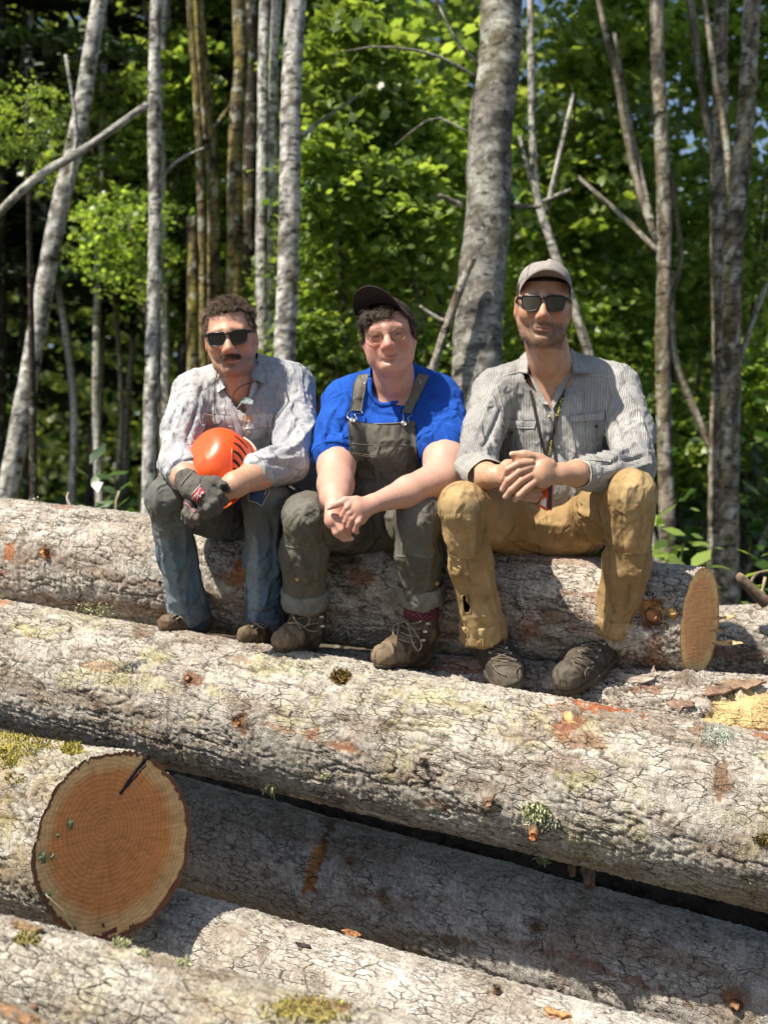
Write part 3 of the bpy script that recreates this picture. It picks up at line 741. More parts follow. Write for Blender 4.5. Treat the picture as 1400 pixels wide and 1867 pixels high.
def leaf_scrap(px, py, sz, ang, seed):
    c = face_pt(px, py, .004); rng = np.random.RandomState(seed)
    ux = np.cross(V3([0, 0, 1]), sg); uy = np.cross(sg, ux)
    a = R(ang); ex = math.cos(a) * ux + math.sin(a) * uy; ey = -math.sin(a) * ux + math.cos(a) * uy
    sh = [(0, -1), (.55, -.45), (.35, -.1), (.6, .3), (.15, .4), (0, 1), (-.2, .35), (-.6, .25), (-.3, -.1), (-.5, -.5)]
    v = [c + sg * .006] + [c + (ex * x + ey * y) * sz * (1 + .2 * rng.randn()) + sg * .003 * rng.rand() for x, y in sh]
    o = obj('leaf_scrap', np.array(v), [[0, 1 + i, 1 + (i + 1) % 10] for i in range(10)], ivy_m, smooth=False)
    return o
for i, (px, py, sz, an, lb) in enumerate([(127, 1500, .024, 10, 'narrow green leaf scrap stuck highest on the round sawn end'), (76, 1562, .030, 30, 'largest green leaf scrap at the left rim of the sawn end'), (94, 1560, .017, -20, 'small green leaf scrap just inside the left rim'), (103, 1522, .011, 20, 'tiny green leaf scrap between two others on the sawn end'), (84, 1630, .020, 80, 'green leaf scrap low on the left rim of the sawn end')]):
    tag(leaf_scrap(px, py, sz * .68, an, 70 + i), lb, 'leaf', 'leaf scraps on the sawn end')
twig_m = plain_mat('dry_twig', (.42, .34, .2), rough=.9)
tw = MB().tube(spline([face_pt(80, 1630, .01), face_pt(105, 1660, .03), face_pt(120, 1685, .03), face_pt(123, 1706, .015)], 14), np.linspace(.0016, .003, 14), 5).build('twig', twig_m)
tag(tw, 'thin dry twig hanging in front of the round sawn end', 'twig')
p, n = on(seat_log, 131, 921)
q = W(126, 897, p[1])
o = MB().tube(spline([p - n * .01, p + (q - p) * .5 + V3([-.01, 0, 0]), q], 10), np.linspace(.006, .003, 10), 6).build('branch_stub', plain_mat('peeled_twig', (.5, .42, .33), rough=.8), seat_log.o)
# broken limb standing on the log behind the sawn end
m = MB().tube(spline([W(1395, 1098, 4.5), W(1372, 1078, 4.48), W(1345, 1048, 4.46)], 10), np.array([.024, .023, .022, .021, .02, .019, .018, .018, .017, .012]), 8)
m.tube(spline([W(1365, 1070, 4.48), W(1380, 1045, 4.5), W(1420, 1040, 4.5)], 8), np.linspace(.007, .004, 8), 5)
bo = m.build('branch_stub', attr_mat('limb', 'none', bump_s=0) if False else plain_mat('limb_bark', (.22, .15, .1), rough=.9, var=.5, scale=60, bump_s=.6), back_log.o)
# ================================================================== forest
def leaf_mat(name, c0, c1, trans, tcol, rough=.36, sat_far=False):
    m, nt, b = new_mat(name)
    a = N(nt, 'ShaderNodeAttribute', attribute_name='lv')       # a value per leaf
    rp = N(nt, 'ShaderNodeValToRGB'); rp.color_ramp.elements[0].color = (*c0, 1); rp.color_ramp.elements[1].color = (*c1, 1)
    nt.links.new(a.outputs['Fac'], rp.inputs['Fac'])
    oi = N(nt, 'ShaderNodeObjectInfo')
    hs = N(nt, 'ShaderNodeHueSaturation'); nt.links.new(rp.outputs['Color'], hs.inputs['Color'])
    mr = N(nt, 'ShaderNodeMapRange'); mr.inputs['To Min'].default_value = .75; mr.inputs['To Max'].default_value = 1.2
    nt.links.new(oi.outputs['Random'], mr.inputs['Value']); nt.links.new(mr.outputs[0], hs.inputs['Value'])
    nt.links.new(hs.outputs['Color'], b.inputs['Base Color']); b.inputs['Roughness'].default_value = rough; b.inputs['Specular IOR Level'].default_value = .6
    tr = N(nt, 'ShaderNodeBsdfTranslucent')
    tm = mul(nt, hs.outputs['Color'], tcol)
    sc = N(nt, 'ShaderNodeMix', data_type='RGBA', blend_type='ADD'); sc.inputs['Factor'].default_value = 1; nt.links.new(tm, sc.inputs['A']); nt.links.new(tm, sc.inputs['B'])
    nt.links.new(sc.outputs['Result'], tr.inputs['Color'])
    mx = N(nt, 'ShaderNodeMixShader'); mx.inputs[0].default_value = trans
    nt.links.new(b.outputs[0], mx.inputs[1]); nt.links.new(tr.outputs[0], mx.inputs[2])
    nt.links.new(mx.outputs[0], nt.nodes['Material Output'].inputs['Surface'])
    return m
maple_m = leaf_mat('maple_leaf', (.075, .13, .032), (.29, .385, .095), .5, (1.12, 1.08, .5))
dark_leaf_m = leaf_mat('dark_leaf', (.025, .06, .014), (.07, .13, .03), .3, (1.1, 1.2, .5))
far_leaf_m = leaf_mat('far_leaf', (.12, .165, .05), (.40, .48, .15), .5, (1.2, 1.15, .5))
needle_m = leaf_mat('fir_needles', (.010, .024, .010), (.03, .055, .02), .12, (1, 1.1, .5), rough=.6)

MAPLE = np.array([(0, -.45), (.60, -.30), (.36, -.02), (.56, .26), (.0, .62), (-.56, .26), (-.36, -.02), (-.60, -.30)])
OVAL = np.array([(0, -.5), (.26, -.12), (.22, .22), (0, .55), (-.22, .22), (-.26, -.12)])
CARD = np.array([(-.3, -.5), (.35, -.4), (.25, .5), (-.4, .35)])
NEED = np.array([(-.09, -.5), (.09, -.5), (.05, .5), (-.05, .5)])

def leaves_mesh(name, pos, nrm, size, shape, rng, val, fan=True, along=None):
    """one mesh of many leaves: pos (n,3), nrm (n,3), size (n,)"""
    n = len(pos); k = len(shape)
    t = np.cross(nrm, rng.randn(n, 3)) if along is None else along - nrm * (along * nrm).sum(1)[:, None]
    t /= np.linalg.norm(t, axis=1)[:, None] + 1e-9
    b = np.cross(nrm, t)
    cup = (np.abs(shape[:, 0]) ** 1.5 * -.25 + (shape[:, 1] > .3) * -.12)
    v = pos[:, None, :] + size[:, None, None] * (shape[None, :, 0, None] * b[:, None] + shape[None, :, 1, None] * t[:, None] + cup[None, :, None] * nrm[:, None])
    base = np.arange(n)[:, None] * (k + 1 if fan else k)
    if fan:
        v = np.concatenate([v, (pos)[:, None, :]], 1)
        j = np.arange(k)
        f = np.stack([base + j, base + (j + 1) % k, base + k + 0 * j], -1).reshape(-1, 3)
        vv = np.repeat(val, k + 1)
    else:
        f = (base + np.arange(k)[None]).reshape(-1, k)
        vv = np.repeat(val, k)
    return mesh_data(name, v.reshape(-1, 3), f, smooth=False, attrs={'lv': vv})

def crown_mesh(name, seed, rad, sprays, per, lsize, shape, mat, fan=True, shell=.55, flat=.35, droop=.25, spread=.28):
    rng = np.random.RandomState(seed)
    d = rng.randn(sprays, 3); d /= np.linalg.norm(d, axis=1)[:, None]
    q = (shell + (1 - shell) * rng.rand(sprays)) ** .8
    lump = .75 + .5 * np.array([vnoise(np.array([x[0] * 2 + seed]), np.array([x[1] * 2]), np.array([x[2] * 2]), seed)[0] for x in d])
    c = d * (q * lump)[:, None] * np.asarray(rad)
    sn = np.stack([rng.randn(sprays) * flat, rng.randn(sprays) * flat, np.ones(sprays)], 1) + d * .25
    sn /= np.linalg.norm(sn, axis=1)[:, None]
    P = []; Nn = []; S = []; Vv = []
    for i in range(sprays):
        m = int(per * (.6 + .8 * rng.rand()))
        a = rng.randn(m, 3) * spread * (.6 + .8 * rng.rand())
        a -= sn[i] * (a @ sn[i])[:, None] * .85
        a[:, 2] -= droop * (a ** 2).sum(1)
        P.append(c[i] + a); nn = sn[i] + rng.randn(m, 3) * .38; nn /= np.linalg.norm(nn, axis=1)[:, None]
        Nn.append(nn); S.append(lsize * (.55 + .8 * rng.rand(m))); Vv.append(np.clip(.5 + .25 * rng.randn() + .22 * rng.randn(m), 0, 1))
    me = leaves_mesh(name, np.concatenate(P), np.concatenate(Nn), np.concatenate(S), shape, rng, np.concatenate(Vv), fan)
    me.materials.append(mat)
    return me

CROWNS = [crown_mesh('maple_crown_%d' % i, 100 + i, (1.0, 1.0, 1.0), 120, 26, .085, MAPLE, maple_m, spread=.22) for i in range(4)]
SPARSE = [crown_mesh('loose_crown_%d' % i, 120 + i, (1.0, 1.0, 1.0), 70, 24, .082, MAPLE, maple_m, spread=.20) for i in range(3)]
FINE = [crown_mesh('fine_crown_%d' % i, 180 + i, (1.0, 1.0, 1.0), 90, 22, .15, MAPLE, maple_m, spread=.24) for i in range(3)]
SMALL = [crown_mesh('alder_crown_%d' % i, 140 + i, (1.0, 1.0, 1.0), 150, 22, .075, OVAL, far_leaf_m, spread=.2) for i in range(3)]
DARKC = [crown_mesh('dark_crown_%d' % i, 160 + i, (1.0, 1.0, 1.0), 130, 20, .10, OVAL, dark_leaf_m, spread=.22) for i in range(2)]

# --- trunks
def trunk_mat():
    m, nt, b = new_mat('tree_bark')
    a = N(nt, 'ShaderNodeAttribute', attribute_name='col'); tc = N(nt, 'ShaderNodeTexCoord').outputs['Object']
    g, gf = noise_col(nt, tc, 42, (.5, .48, .45), (1.3, 1.3, 1.28), detail=7, rough=.72)
    col = mul(nt, a.outputs['Color'], g)
    fl = N(nt, 'ShaderNodeMapping'); fl.inputs['Scale'].default_value = (14, 14, 46); nt.links.new(tc, fl.inputs['Vector'])
    d, df = noise_col(nt, fl.outputs[0], 1, (.22, .2, .18), (1, 1, 1), detail=4, rough=.6, lo=.36, hi=.44)
    col = mul(nt, col, d)
    p, pf = noise_col(nt, tc, 13, (0, 0, 0), (1, 1, 1), detail=6, rough=.65, lo=.57, hi=.62)
    mx = N(nt, 'ShaderNodeMix', data_type='RGBA'); sc = N(nt, 'ShaderNodeMath', operation='MULTIPLY'); sc.inputs[1].default_value = .45; nt.links.new(p, sc.inputs[0]); nt.links.new(sc.outputs[0], mx.inputs['Factor']); nt.links.new(col, mx.inputs['A']); mx.inputs['B'].default_value = (.62, .62, .52, 1)
    nt.links.new(mx.outputs['Result'], b.inputs['Base Color']); b.inputs['Roughness'].default_value = .93; b.inputs['Specular IOR Level'].default_value = .15
    bump(nt, b, gf, .9, .012)
    return m
trunk_m = trunk_mat()
TB = {
    'birch': ((.72, .71, .66), (.48, .47, .44), (.06, .05, .045), .5),
    'mossy': ((.34, .28, .11), (.17, .135, .075), (.05, .04, .028), .6),
    'fir':   ((.33, .31, .275), (.21, .195, .17), (.05, .045, .04), .4),
    'alder': ((.38, .33, .26), (.17, .14, .105), (.04, .035, .03), .5),
    'dark':  ((.10, .085, .065), (.055, .045, .035), (.03, .025, .02), .3),
}
def trunk_geo(pts, rad, kind, seed, sides=12, seg=.07, moss=0.3, wob=.005):
    pts = np.asarray(pts, float); L = np.linalg.norm(np.diff(pts, axis=0), axis=1).sum()
    n = max(6, int(L / seg)); C = spline(pts, n); rr = np.interp(np.linspace(0, len(rad) - 1, n), np.arange(len(rad)), rad)
    rng = np.random.RandomState(seed)
    C[:, 0] += wob * (fbm(np.arange(n) * seg * 1.5, np.zeros(n) + seed, seed=seed) - .5) * 4 * rr / .05 * .5
    v, f = tube(C, rr, sides, caps=True)
    idx = np.repeat(np.arange(n), sides); th = np.tile(np.arange(sides) / sides * 2 * np.pi, n); s = idx * (L / n)
    a, b, c, dk = TB[kind]
    cx, cz = np.cos(th), np.sin(th)
    k = sstep(.35, .62, fbm(cx * 1.5 + seed, cz * 1.5, s * 3, seed=seed))
    col = mix(b, a, k)
    band = np.maximum(sstep(.54, .62, fbm(cx * 1.2, cz * 1.2 + seed, s * 9, oct=3, seed=seed + 1)), .8 * sstep(.58, .66, fbm(cx * 2.5 + 5, cz * 2.5 + seed, s * 26, oct=2, seed=seed + 6)))
    col = mix(col, c, np.clip(band * dk * 1.7, 0, .95))
    ms = sstep(.55, .68, fbm(cx * 1.2 + 9, cz * 1.2, s * 1.6, seed=seed + 2)) * moss
    col = mix(col, (.30, .26, .06), np.clip(ms, 0, 1))
    wl = sstep(.62, .72, fbm(cx * 2 + 19, cz * 2, s * 5, seed=seed + 4))
    if kind in ('fir', 'alder'): col = mix(col, (.52, .53, .47), wl * .8)
    nv = v.copy()
    bumpy = 1 + .14 * (fbm(cx * 2 + 3, cz * 2, s * 6, seed=seed + 3) - .5)
    cen = np.repeat(C, sides, 0)
    nv = cen + (v - cen) * bumpy[:, None]
    return nv, f, np.clip(col, .01, .9), C, rr

def put_crown(parent, mesh, loc, scale, rz, name='crown', rx=0):
    o = bpy.data.objects.new(name, mesh); COL.objects.link(o); o.parent = parent
    o.location = V3(loc) - wloc(parent); o.scale = scale if hasattr(scale, '__len__') else (scale,) * 3; o.rotation_euler = (rx, 0, rz)
    return o

def tree(label, path, Y, rpx, kind, seed, crowns=(), branches=(), name='tree', cat='tree', group='trees of the wood behind the log pile', moss=.3, top=6.5, base=True):
    """path: pixels from the foot up; the trunk goes on above the picture by `top` metres"""
    P = [W(x, y, Y) for x, y in path]
    rad = [r * Y / F for r in rpx]
    if base:
        g = float(ground_h(P[0][0], Y)) - .1
        d = unit(P[0] - P[1]); 
        if P[0][2] > g: P.insert(0, P[0] + d * (P[0][2] - g) / max(.4, -d[2])); rad.insert(0, rad[0] * 1.25)
    if top:
        d = unit(P[-1] - P[-2]); P += [P[-1] + d * top * .5 + V3([.05, 0, 0]), P[-1] + d * top]; rad += [rad[-1] * .8, rad[-1] * .45]
    root = empty(name, P[0]); tag(root, label, cat, group)
    v, f, c, C, rr = trunk_geo(P, rad, kind, seed, moss=moss)
    obj('trunk', v, f, trunk_m, root, attrs={'col': c})
    for i, (bp, br) in enumerate(branches):
        q = [W(x, y, Y + dy) for x, y, dy in bp]
        v, f, c, _, _ = trunk_geo(q, np.array([b * Y / F for b in br]), kind, seed + 40 + i, sides=6, seg=.1, moss=moss)
        obj('branch', v, f, trunk_m, root, attrs={'col': c})
    for (mesh, loc, sc, rz) in crowns:
        put_crown(root, mesh, loc, sc, rz)
    return root

C_, S_, A_, D_ = CROWNS, SPARSE, SMALL, DARKC
def up(px, py, Y, dz=0):
    p = W(px, py, Y); p[2] += dz; return p

tree('leaning pale-barked tree at the far left edge', [(18, 880), (62, 640), (105, 400), (150, 200), (186, -20)], 8.2, [19, 18, 17, 16, 14], 'birch', 1, [(A_[0], up(160, -2010, 8.4), (1.2, 1.2, 1.0), 0)], moss=.15,
     branches=[([(118, 380, 0), (140, 250, -.1), (120, 100, -.2)], [5, 4, 3])])
tree('slim white birch standing left of the bareheaded man', [(272, 880), (278, 640), (284, 420), (282, 200), (286, -20)], 7.6, [13, 13, 12.5, 12, 11], 'birch', 2, [(S_[0], up(290, -2010, 7.4), 1.2, 1)], moss=.1,
     branches=[([(284, 330, 0), (330, 290, .1), (372, 270, .1)], [4, 3, 2])])
tree('short broken mossy stem left of the mossy cluster', [(352, 690), (352, 560), (352, 455), (350, 395)], 8.6, [10, 11, 11, 9], 'mossy', 3, top=0, moss=.9)
tree('thin mossy stem with a lit edge, leftmost of the cluster', [(372, 680), (368, 420), (360, 200), (345, -20)], 8.9, [8, 7.5, 7, 6], 'mossy', 4, [(A_[1], up(330, -1800, 9.8), 1.2, .5)], moss=.8)
tree('mossy trunk in the middle of the cluster, behind the bareheaded man', [(392, 690), (390, 520), (388, 300), (368, 100), (362, -20)], 9.0, [13, 12.5, 12, 12, 11], 'mossy', 5, [(S_[0], up(400, -1750, 9.2), 1.2, 2)], moss=.8,
     branches=[([(384, 235, 0), (405, 215, 0), (425, 180, .1)], [5, 5, 4])])
tree('stout mossy trunk with the brightest moss, right in the cluster', [(424, 690), (428, 470), (430, 250), (440, 100), (436, -20)], 8.8, [15, 15, 14, 13, 13], 'mossy', 6, [(S_[1], up(470, -1810, 8.9), 1.3, 3)], moss=.9)
tree('dark trunk behind the mossy cluster', [(452, 690), (452, 450), (456, 200), (458, -20)], 9.6, [15, 15, 14, 13], 'dark', 7, [(D_[0], up(440, -2010, 9.9), 1.2, 1)])
tree('narrow light trunk, left of the close pair beside the birch', [(476, 690), (477, 480), (480, 220), (484, -20)], 7.9, [11.5, 11, 10.5, 10], 'birch', 8, [(S_[1], up(480, -1750, 8.0), 1.2, 2)], moss=.35)
tree('narrow greyer trunk, right of the close pair beside the birch', [(494, 690), (496, 480), (499, 220), (505, -20)], 8.1, [10, 9.5, 9.5, 9], 'birch', 9, moss=.25)
tree('thick white birch with dark flecks behind the seated pair', [(517, 700), (525, 480), (530, 220), (541, -20)], 7.2, [20, 20, 19, 18], 'birch', 10, [(S_[2], up(570, -1780, 7.4), 1.1, 1.2)], moss=.4,
     branches=[([(548, 250, 0), (600, 210, .15), (660, 170, .2)], [4, 3, 2])])
tree('big grey fir trunk rising between the cap wearers', [(868, 780), (872, 640), (884, 440), (895, 240), (914, 60), (918, -30)], 6.9, [46, 45, 42, 40, 38, 37], 'fir', 11, [(S_[0], up(900, -1900, 7.2), (1.5, 1.5, 1.2), 0)], moss=.18, top=6,
     branches=[([(868, 140, 0), (790, 100, -.2), (690, 85, -.3), (600, 100, -.3)], [3.5, 2.5, 2, 1]), ([(875, 120, 0), (830, 70, -.1), (800, 10, -.1)], [3.2, 2.5, 1.8]), ([(850, 240, 0), (790, 215, .1), (720, 265, .2)], [2.6, 2, 1]), ([(930, 375, 0), (985, 378, .05)], [5, 3]), ([(840, 375, 0), (800, 355, -.1)], [6, 4])])
tree('bent dead limb-like sapling left of the big fir', [(782, 690), (812, 600), (845, 510), (862, 470)], 6.7, [7, 8, 8, 7], 'alder', 12, top=0,
     branches=[([(815, 590, 0), (790, 575, 0), (765, 558, 0)], [5, 4, 3])])
tree('pale bare pole crossing behind the grey cap', [(1072, 640), (1032, 520), (1000, 430), (975, 330), (968, 120), (968, -20)], 8.6, [9, 8.5, 8, 7, 6.5, 6], 'birch', 13, [(S_[2], up(985, -2000, 8.8), 1.3, 0)], moss=.4,
     branches=[([(1000, 430, 0), (960, 300, 0), (945, 240, 0)], [5, 4, 3]), ([(995, 390, 0), (1020, 280, 0), (1045, 170, .1)], [5, 4, 3]), ([(985, 370, 0), (1040, 345, -.1)], [4, 3])])
tree('spotted alder trunk right of the man in the striped shirt', [(1218, 1020), (1212, 850), (1208, 640), (1210, 400), (1202, 200), (1196, -20)], 8.4, [16, 14, 14, 13.5, 13, 12.5], 'alder', 14, [(S_[0], up(1180, -1800, 8.8), 1.2, 0)], moss=.2,
     branches=[([(1205, 460, 0), (1160, 330, .1), (1120, 130, .1), (1085, -20, .2)], [7, 7, 7, 6]), ([(1196, 440, 0), (1150, 240, .2), (1118, 60, .2)], [5, 6, 5]), ([(1215, 560, 0), (1240, 470, .1), (1222, 310, .1)], [6, 5, 4]), ([(1200, 460, 0), (1140, 400, .2), (1050, 320, .3)], [6, 5, 4])])
tree('alder trunk with a steep side limb, left of the two right-hand trunks', [(1302, 1020), (1305, 850), (1312, 640), (1308, 420), (1312, 200), (1315, -20)], 8.8, [13, 14, 15, 15, 15, 13], 'alder', 15, [(S_[1], up(1330, -1780, 9.0), 1.2, .7)], moss=.3,
     branches=[([(1305, 840, 0), (1262, 740, .1), (1228, 640, .1), (1225, 500, .1)], [8, 7, 6, 5]), ([(1310, 330, 0), (1282, 180, .1), (1255, -20, .1)], [9, 8, 8])])
tree('thickest alder trunk at the right edge, reaching down to the log', [(1330, 1085), (1328, 900), (1332, 640), (1338, 420), (1360, 200), (1372, -20)], 8.0, [19, 18.5, 18.5, 18, 17, 16], 'alder', 16, [(S_[1], up(1400, -1760, 8.2), 1.2, .7)], moss=.25,
     branches=[([(1336, 400, 0), (1322, 250, .1), (1300, 120, .1), (1280, -20, .1)], [8, 7, 6, 5]), ([(1335, 700, 0), (1380, 560, .1), (1420, 480, .1)], [6, 5, 4])])
pole = tree('long pale fallen pole leaning across the left wood', [(-40, 430), (60, 330), (150, 275), (270, 190)], 7.2, [8, 8, 7.5, 6], 'birch', 17, name='fallen_pole', cat='fallen pole', group=None, top=0, base=False, moss=.2)

# understory maples: slender stems whose leafy layers fill the gaps
rng0 = np.random.RandomState(5)
US = [  # px, py of crown centre, distance, radii px, mesh, leaf density kind, label
    (700, 240, 9.0, 230, 'S', 'maple with broad sunlit leaves filling the gap right of the white birch'),
    (650, 480, 8.2, 150, 'C', 'low bright maple behind the blue shirt'),
    (790, 520, 10.0, 170, 'S', 'loose maple beside the left side of the big fir'),
    (760, 60, 11.0, 220, 'S', 'maple hanging above the cap with the upturned brim'),
    (600, 90, 12.0, 200, 'S', 'maple behind the top of the white birch'),
    (1060, 160, 9.6, 190, 'S', 'maple above the grey cap'),
    (1110, 480, 10.5, 180, 'S', 'maple right of the grey cap'),
    (1270, 200, 12.0, 260, 'S', 'yellow-green maple between the right-hand trunks'),
    (1130, 700, 9.6, 110, 'S', 'low maple behind the right shoulder of the striped shirt'),
    (1290, 640, 10.5, 170, 'S', 'maple low between the alder trunks'),
    (1400, 420, 9.5, 150, 'S', 'maple at the right edge'),
    (150, 260, 9.8, 130, 'S', 'loose maple in front of the leaning trunk'),
    (40, 215, 7.4, 75, 'S', 'nearest pale maple spray at the left edge'),
    (225, 440, 9.2, 105, 'S', 'maple between the leaning trunk and the slim birch'),
    (330, 380, 10.0, 160, 'S', 'maple behind the slim birch'),
    (440, 120, 12.0, 170, 'S', 'maple above the mossy cluster'),
    (560, 560, 9.5, 120, 'S', 'low maple right of the birch foot'),
    (960, 620, 9.4, 140, 'S', 'low maple behind the striped shirt'),
    (1230, 420, 10.2, 150, 'S', 'maple in front of the spotted alder'),
    (420, 330, 11.0, 130, 'S', 'small maple behind the mossy stems'),
    (345, 540, 10.4, 80, 'S', 'dim maple left of the mossy cluster'),
    (1010, 380, 11.0, 170, 'S', 'dense maple behind the pale bare pole'),
    (610, 330, 7.6, 90, 'F', 'fine-leaved maple spray just right of the white birch'),
    (720, 400, 7.8, 110, 'F', 'fine-leaved maple spray over the upturned cap'),
    (770, 300, 8.6, 100, 'F', 'fine-leaved maple spray left of the big fir'),
    (650, 150, 8.2, 120, 'F', 'fine-leaved maple spray high right of the birch'),
    (820, 660, 7.8, 70, 'F', 'fine-leaved maple spray low beside the big fir'),
    (570, 640, 7.8, 80, 'F', 'fine-leaved maple spray between the left and middle sitters'),
    (1090, 330, 9.4, 110, 'F', 'fine-leaved maple spray right above the grey cap'),
    (1130, 560, 9.6, 90, 'F', 'fine-leaved maple spray above the striped shoulder'),
    (1258, 820, 9.6, 80, 'F', 'fine-leaved maple spray low between the alders'),
    (1400, 700, 9.2, 90, 'F', 'fine-leaved maple spray at the right edge'),
    (1340, 90, 10.2, 120, 'F', 'fine-leaved maple spray in the upper right corner'),
    (1140, 90, 9.6, 110, 'F', 'fine-leaved maple spray left of the spotted alder top'),
    (310, 150, 9.8, 90, 'F', 'fine-leaved maple spray before the mossy cluster'),
]
for i, (px, py, Y, r, k, lb) in enumerate(US):
    c = W(px, py, Y); rr = r * Y / F
    fx = c[0] + rng0.randn() * .25; fy = Y + .3 + rng0.rand() * .3
    g = float(ground_h(fx, fy))
    root = empty('maple', (fx, fy, g)); tag(root, lb, 'maple', 'understory maples behind the log pile')
    P = [V3([fx, fy, g - .1]), V3([(fx + c[0]) / 2 + rng0.randn() * .12, fy, (g + c[2]) / 2]), c + V3([0, .1, rr * .7])]
    v, f, cc, _, _ = trunk_geo(P, [.028, .022, .008], 'alder' if i % 2 else 'dark', 200 + i, sides=6, seg=.25)
    obj('stem', v, f, trunk_m, root, attrs={'col': cc})
    mesh = {'C': C_, 'S': S_, 'F': FINE}[k][i % (4 if k == 'C' else 3)]
    put_crown(root, mesh, c, (rr * 1.0, rr * .9, rr * 1.05), rng0.rand() * 6.28)

# thin dark stems standing in the shade at the left
st_px = [(28, 560, 11), (70, 470, 12), (108, 300, 10.5), (142, 300, 12.5), (160, 500, 11.5), (196, 320, 10), (222, 420, 12), (246, 260, 13), (306, 520, 9.6), (326, 540, 11), (298, 300, 13), (350, 200, 13), (410, 300, 12), (590, 300, 12), (680, 420, 12.5), (745, 300, 13), (1130, 560, 12), (1175, 420, 13), (1255, 560, 12), (1385, 560, 11)]
for i, (px, py, Y) in enumerate(st_px):
    x = W(px, 800, Y)[0]; g = float(ground_h(x, Y))
    root = empty('sapling', (x, Y, g))
    tag(root, 'thin bare sapling stem standing far back in the shade', 'sapling', 'thin bare saplings deep in the wood')
    h = rng0.rand() * .3
    P = [V3([x, Y, g - .1]), V3([x + rng0.randn() * .1, Y, g + 1.6]), V3([x + rng0.randn() * .2, Y, g + 4.5]), V3([x + rng0.randn() * .3, Y, g + 7])]
    v, f, cc, _, _ = trunk_geo(P, [.035 + .02 * rng0.rand(), .032, .025, .012], ('alder', 'dark', 'birch')[i % 3], 260 + i, sides=6, seg=.25)
    obj('stem', v, f, trunk_m, root, attrs={'col': cc})
    if px < 500: put_crown(root, A_[i % 3] if i % 2 else D_[i % 2], P[3] + V3([0, 0, .2]), (1.1, 1.1, .9), i)

# conifers at the left: dark drooping boughs
def fir_boughs(seed, h, r0, n=46):
    rng = np.random.RandomState(seed); P = []; Nn = []; S = []; Al = []; Vv = []
    for i in range(n):
        z = h * (i + rng.rand()) / n; L = r0 * (1 - .75 * z / h) * (.7 + .5 * rng.rand()); a = rng.rand() * 6.28
        d = np.array([math.cos(a), math.sin(a), 0])
        for t in np.linspace(.15, 1, int(16 * L / 1.5) + 5):
            p = d * L * t + V3([0, 0, z - .30 * L * t * t + .1 * t])
            m = int(12 * (1.15 - t * .5)); w = .34 * (1.2 - t)
            side = np.cross(d, V3([0, 0, 1]))
            off = (rng.rand(m) - .5) * 2 * (w + .1)
            q = p + off[:, None] * side + V3([0, 0, -1]) * (np.abs(off) * .35 + .05 * rng.rand(m))[:, None] + d * (rng.randn(m) * .07)[:, None]
            P.append(q); nn = V3([0, 0, 1]) + rng.randn(m, 3) * .35; Nn.append(nn / np.linalg.norm(nn, axis=1)[:, None])
            S.append(.13 + .10 * rng.rand(m)); al = np.sign(off)[:, None] * side + d * .9 + rng.randn(m, 3) * .25; Al.append(al); Vv.append(np.clip(.4 + .25 * rng.randn(m), 0, 1))
    shape = np.array([(-.16, -.5), (.16, -.5), (.10, .1), (.0, .55), (-.10, .1)])
    me = leaves_mesh('fir_boughs', np.concatenate(P), np.concatenate(Nn), np.concatenate(S), shape, rng, np.concatenate(Vv), False, np.concatenate(Al))
    me.materials.append(needle_m); return me
FB = [fir_boughs(1, 8.5, 2.3, 58), fir_boughs(2, 8.0, 2.1, 54)]
for i, (x, y, z0, sc, lb) in enumerate([(-3.1, 10.2, 2.6, 1.0, 'dark fir with drooping boughs at the upper left corner'), (-1.9, 12.8, 3.2, 1.05, 'dark fir behind the slim birch'),
                                      (-4.9, 11.5, 2.0, 1.1, 'dark fir deep at the left'), (-4.2, 13.5, 2.0, 1.2, 'far dark fir at the left'), (-1.4, 15.5, 4.5, 1.2, 'far dark fir behind the mossy cluster')]):
    g = float(ground_h(x, y)); root = empty('fir', (x, y, g)); tag(root, lb, 'fir', 'dark firs of the wood')
    v, f, cc, _, _ = trunk_geo([V3([x, y, g - .1]), V3([x + .05, y, g + 5]), V3([x, y, g + z0 + 9 * sc])], [.16, .12, .02], 'dark', 330 + i, sides=9, seg=.25)
    obj('trunk', v, f, trunk_m, root, attrs={'col': cc})
    put_crown(root, FB[i % 2], (x, y, g + z0), sc, i * 1.3, 'boughs')

# the deep wood that reads as one mass
def mass(name, label, seed, n, xr, yr, hfun, size, mat, shape=CARD, clump=.8):
    rng = np.random.RandomState(seed)
    k = n // 14
    cx = xr[0] + (xr[1] - xr[0]) * rng.rand(k); cy = yr[0] + (yr[1] - yr[0]) * rng.rand(k)
    g = ground_h(cx, cy); cz = g + hfun(cx, cy) * rng.rand(k) ** .85
    c = np.repeat(np.stack([cx, cy, cz], 1), 14, 0) + rng.randn(k * 14, 3) * clump * np.array([1, 1, .6])
    nn = V3([0, -.35, 1]) + rng.randn(len(c), 3) * .55; nn /= np.linalg.norm(nn, axis=1)[:, None]
    val = np.clip(np.repeat(.45 + .28 * rng.randn(k), 14) + .15 * rng.randn(len(c)), 0, 1)
    me = leaves_mesh(name, c, nn, size * (.5 + rng.rand(len(c))), shape, rng, val, False)
    me.materials.append(mat)
    o = bpy.data.objects.new(name, me); COL.objects.link(o); tag(o, label, 'wood', kind='stuff')
mass('far_wood', 'dense leafy wood far behind the log pile', 1, 64000, (-11, 11), (13.5, 25), lambda x, y: 13 - 8.2 * sstep(.8, 3.6, x), .13, far_leaf_m, CARD, .42)
mass('far_hillside_wood', 'distant wooded slope closing the view', 2, 26000, (-26, 26), (32, 48), lambda x, y: 24 - 18 * sstep(1.5, 7, x), .62, far_leaf_m, CARD, 1.3)
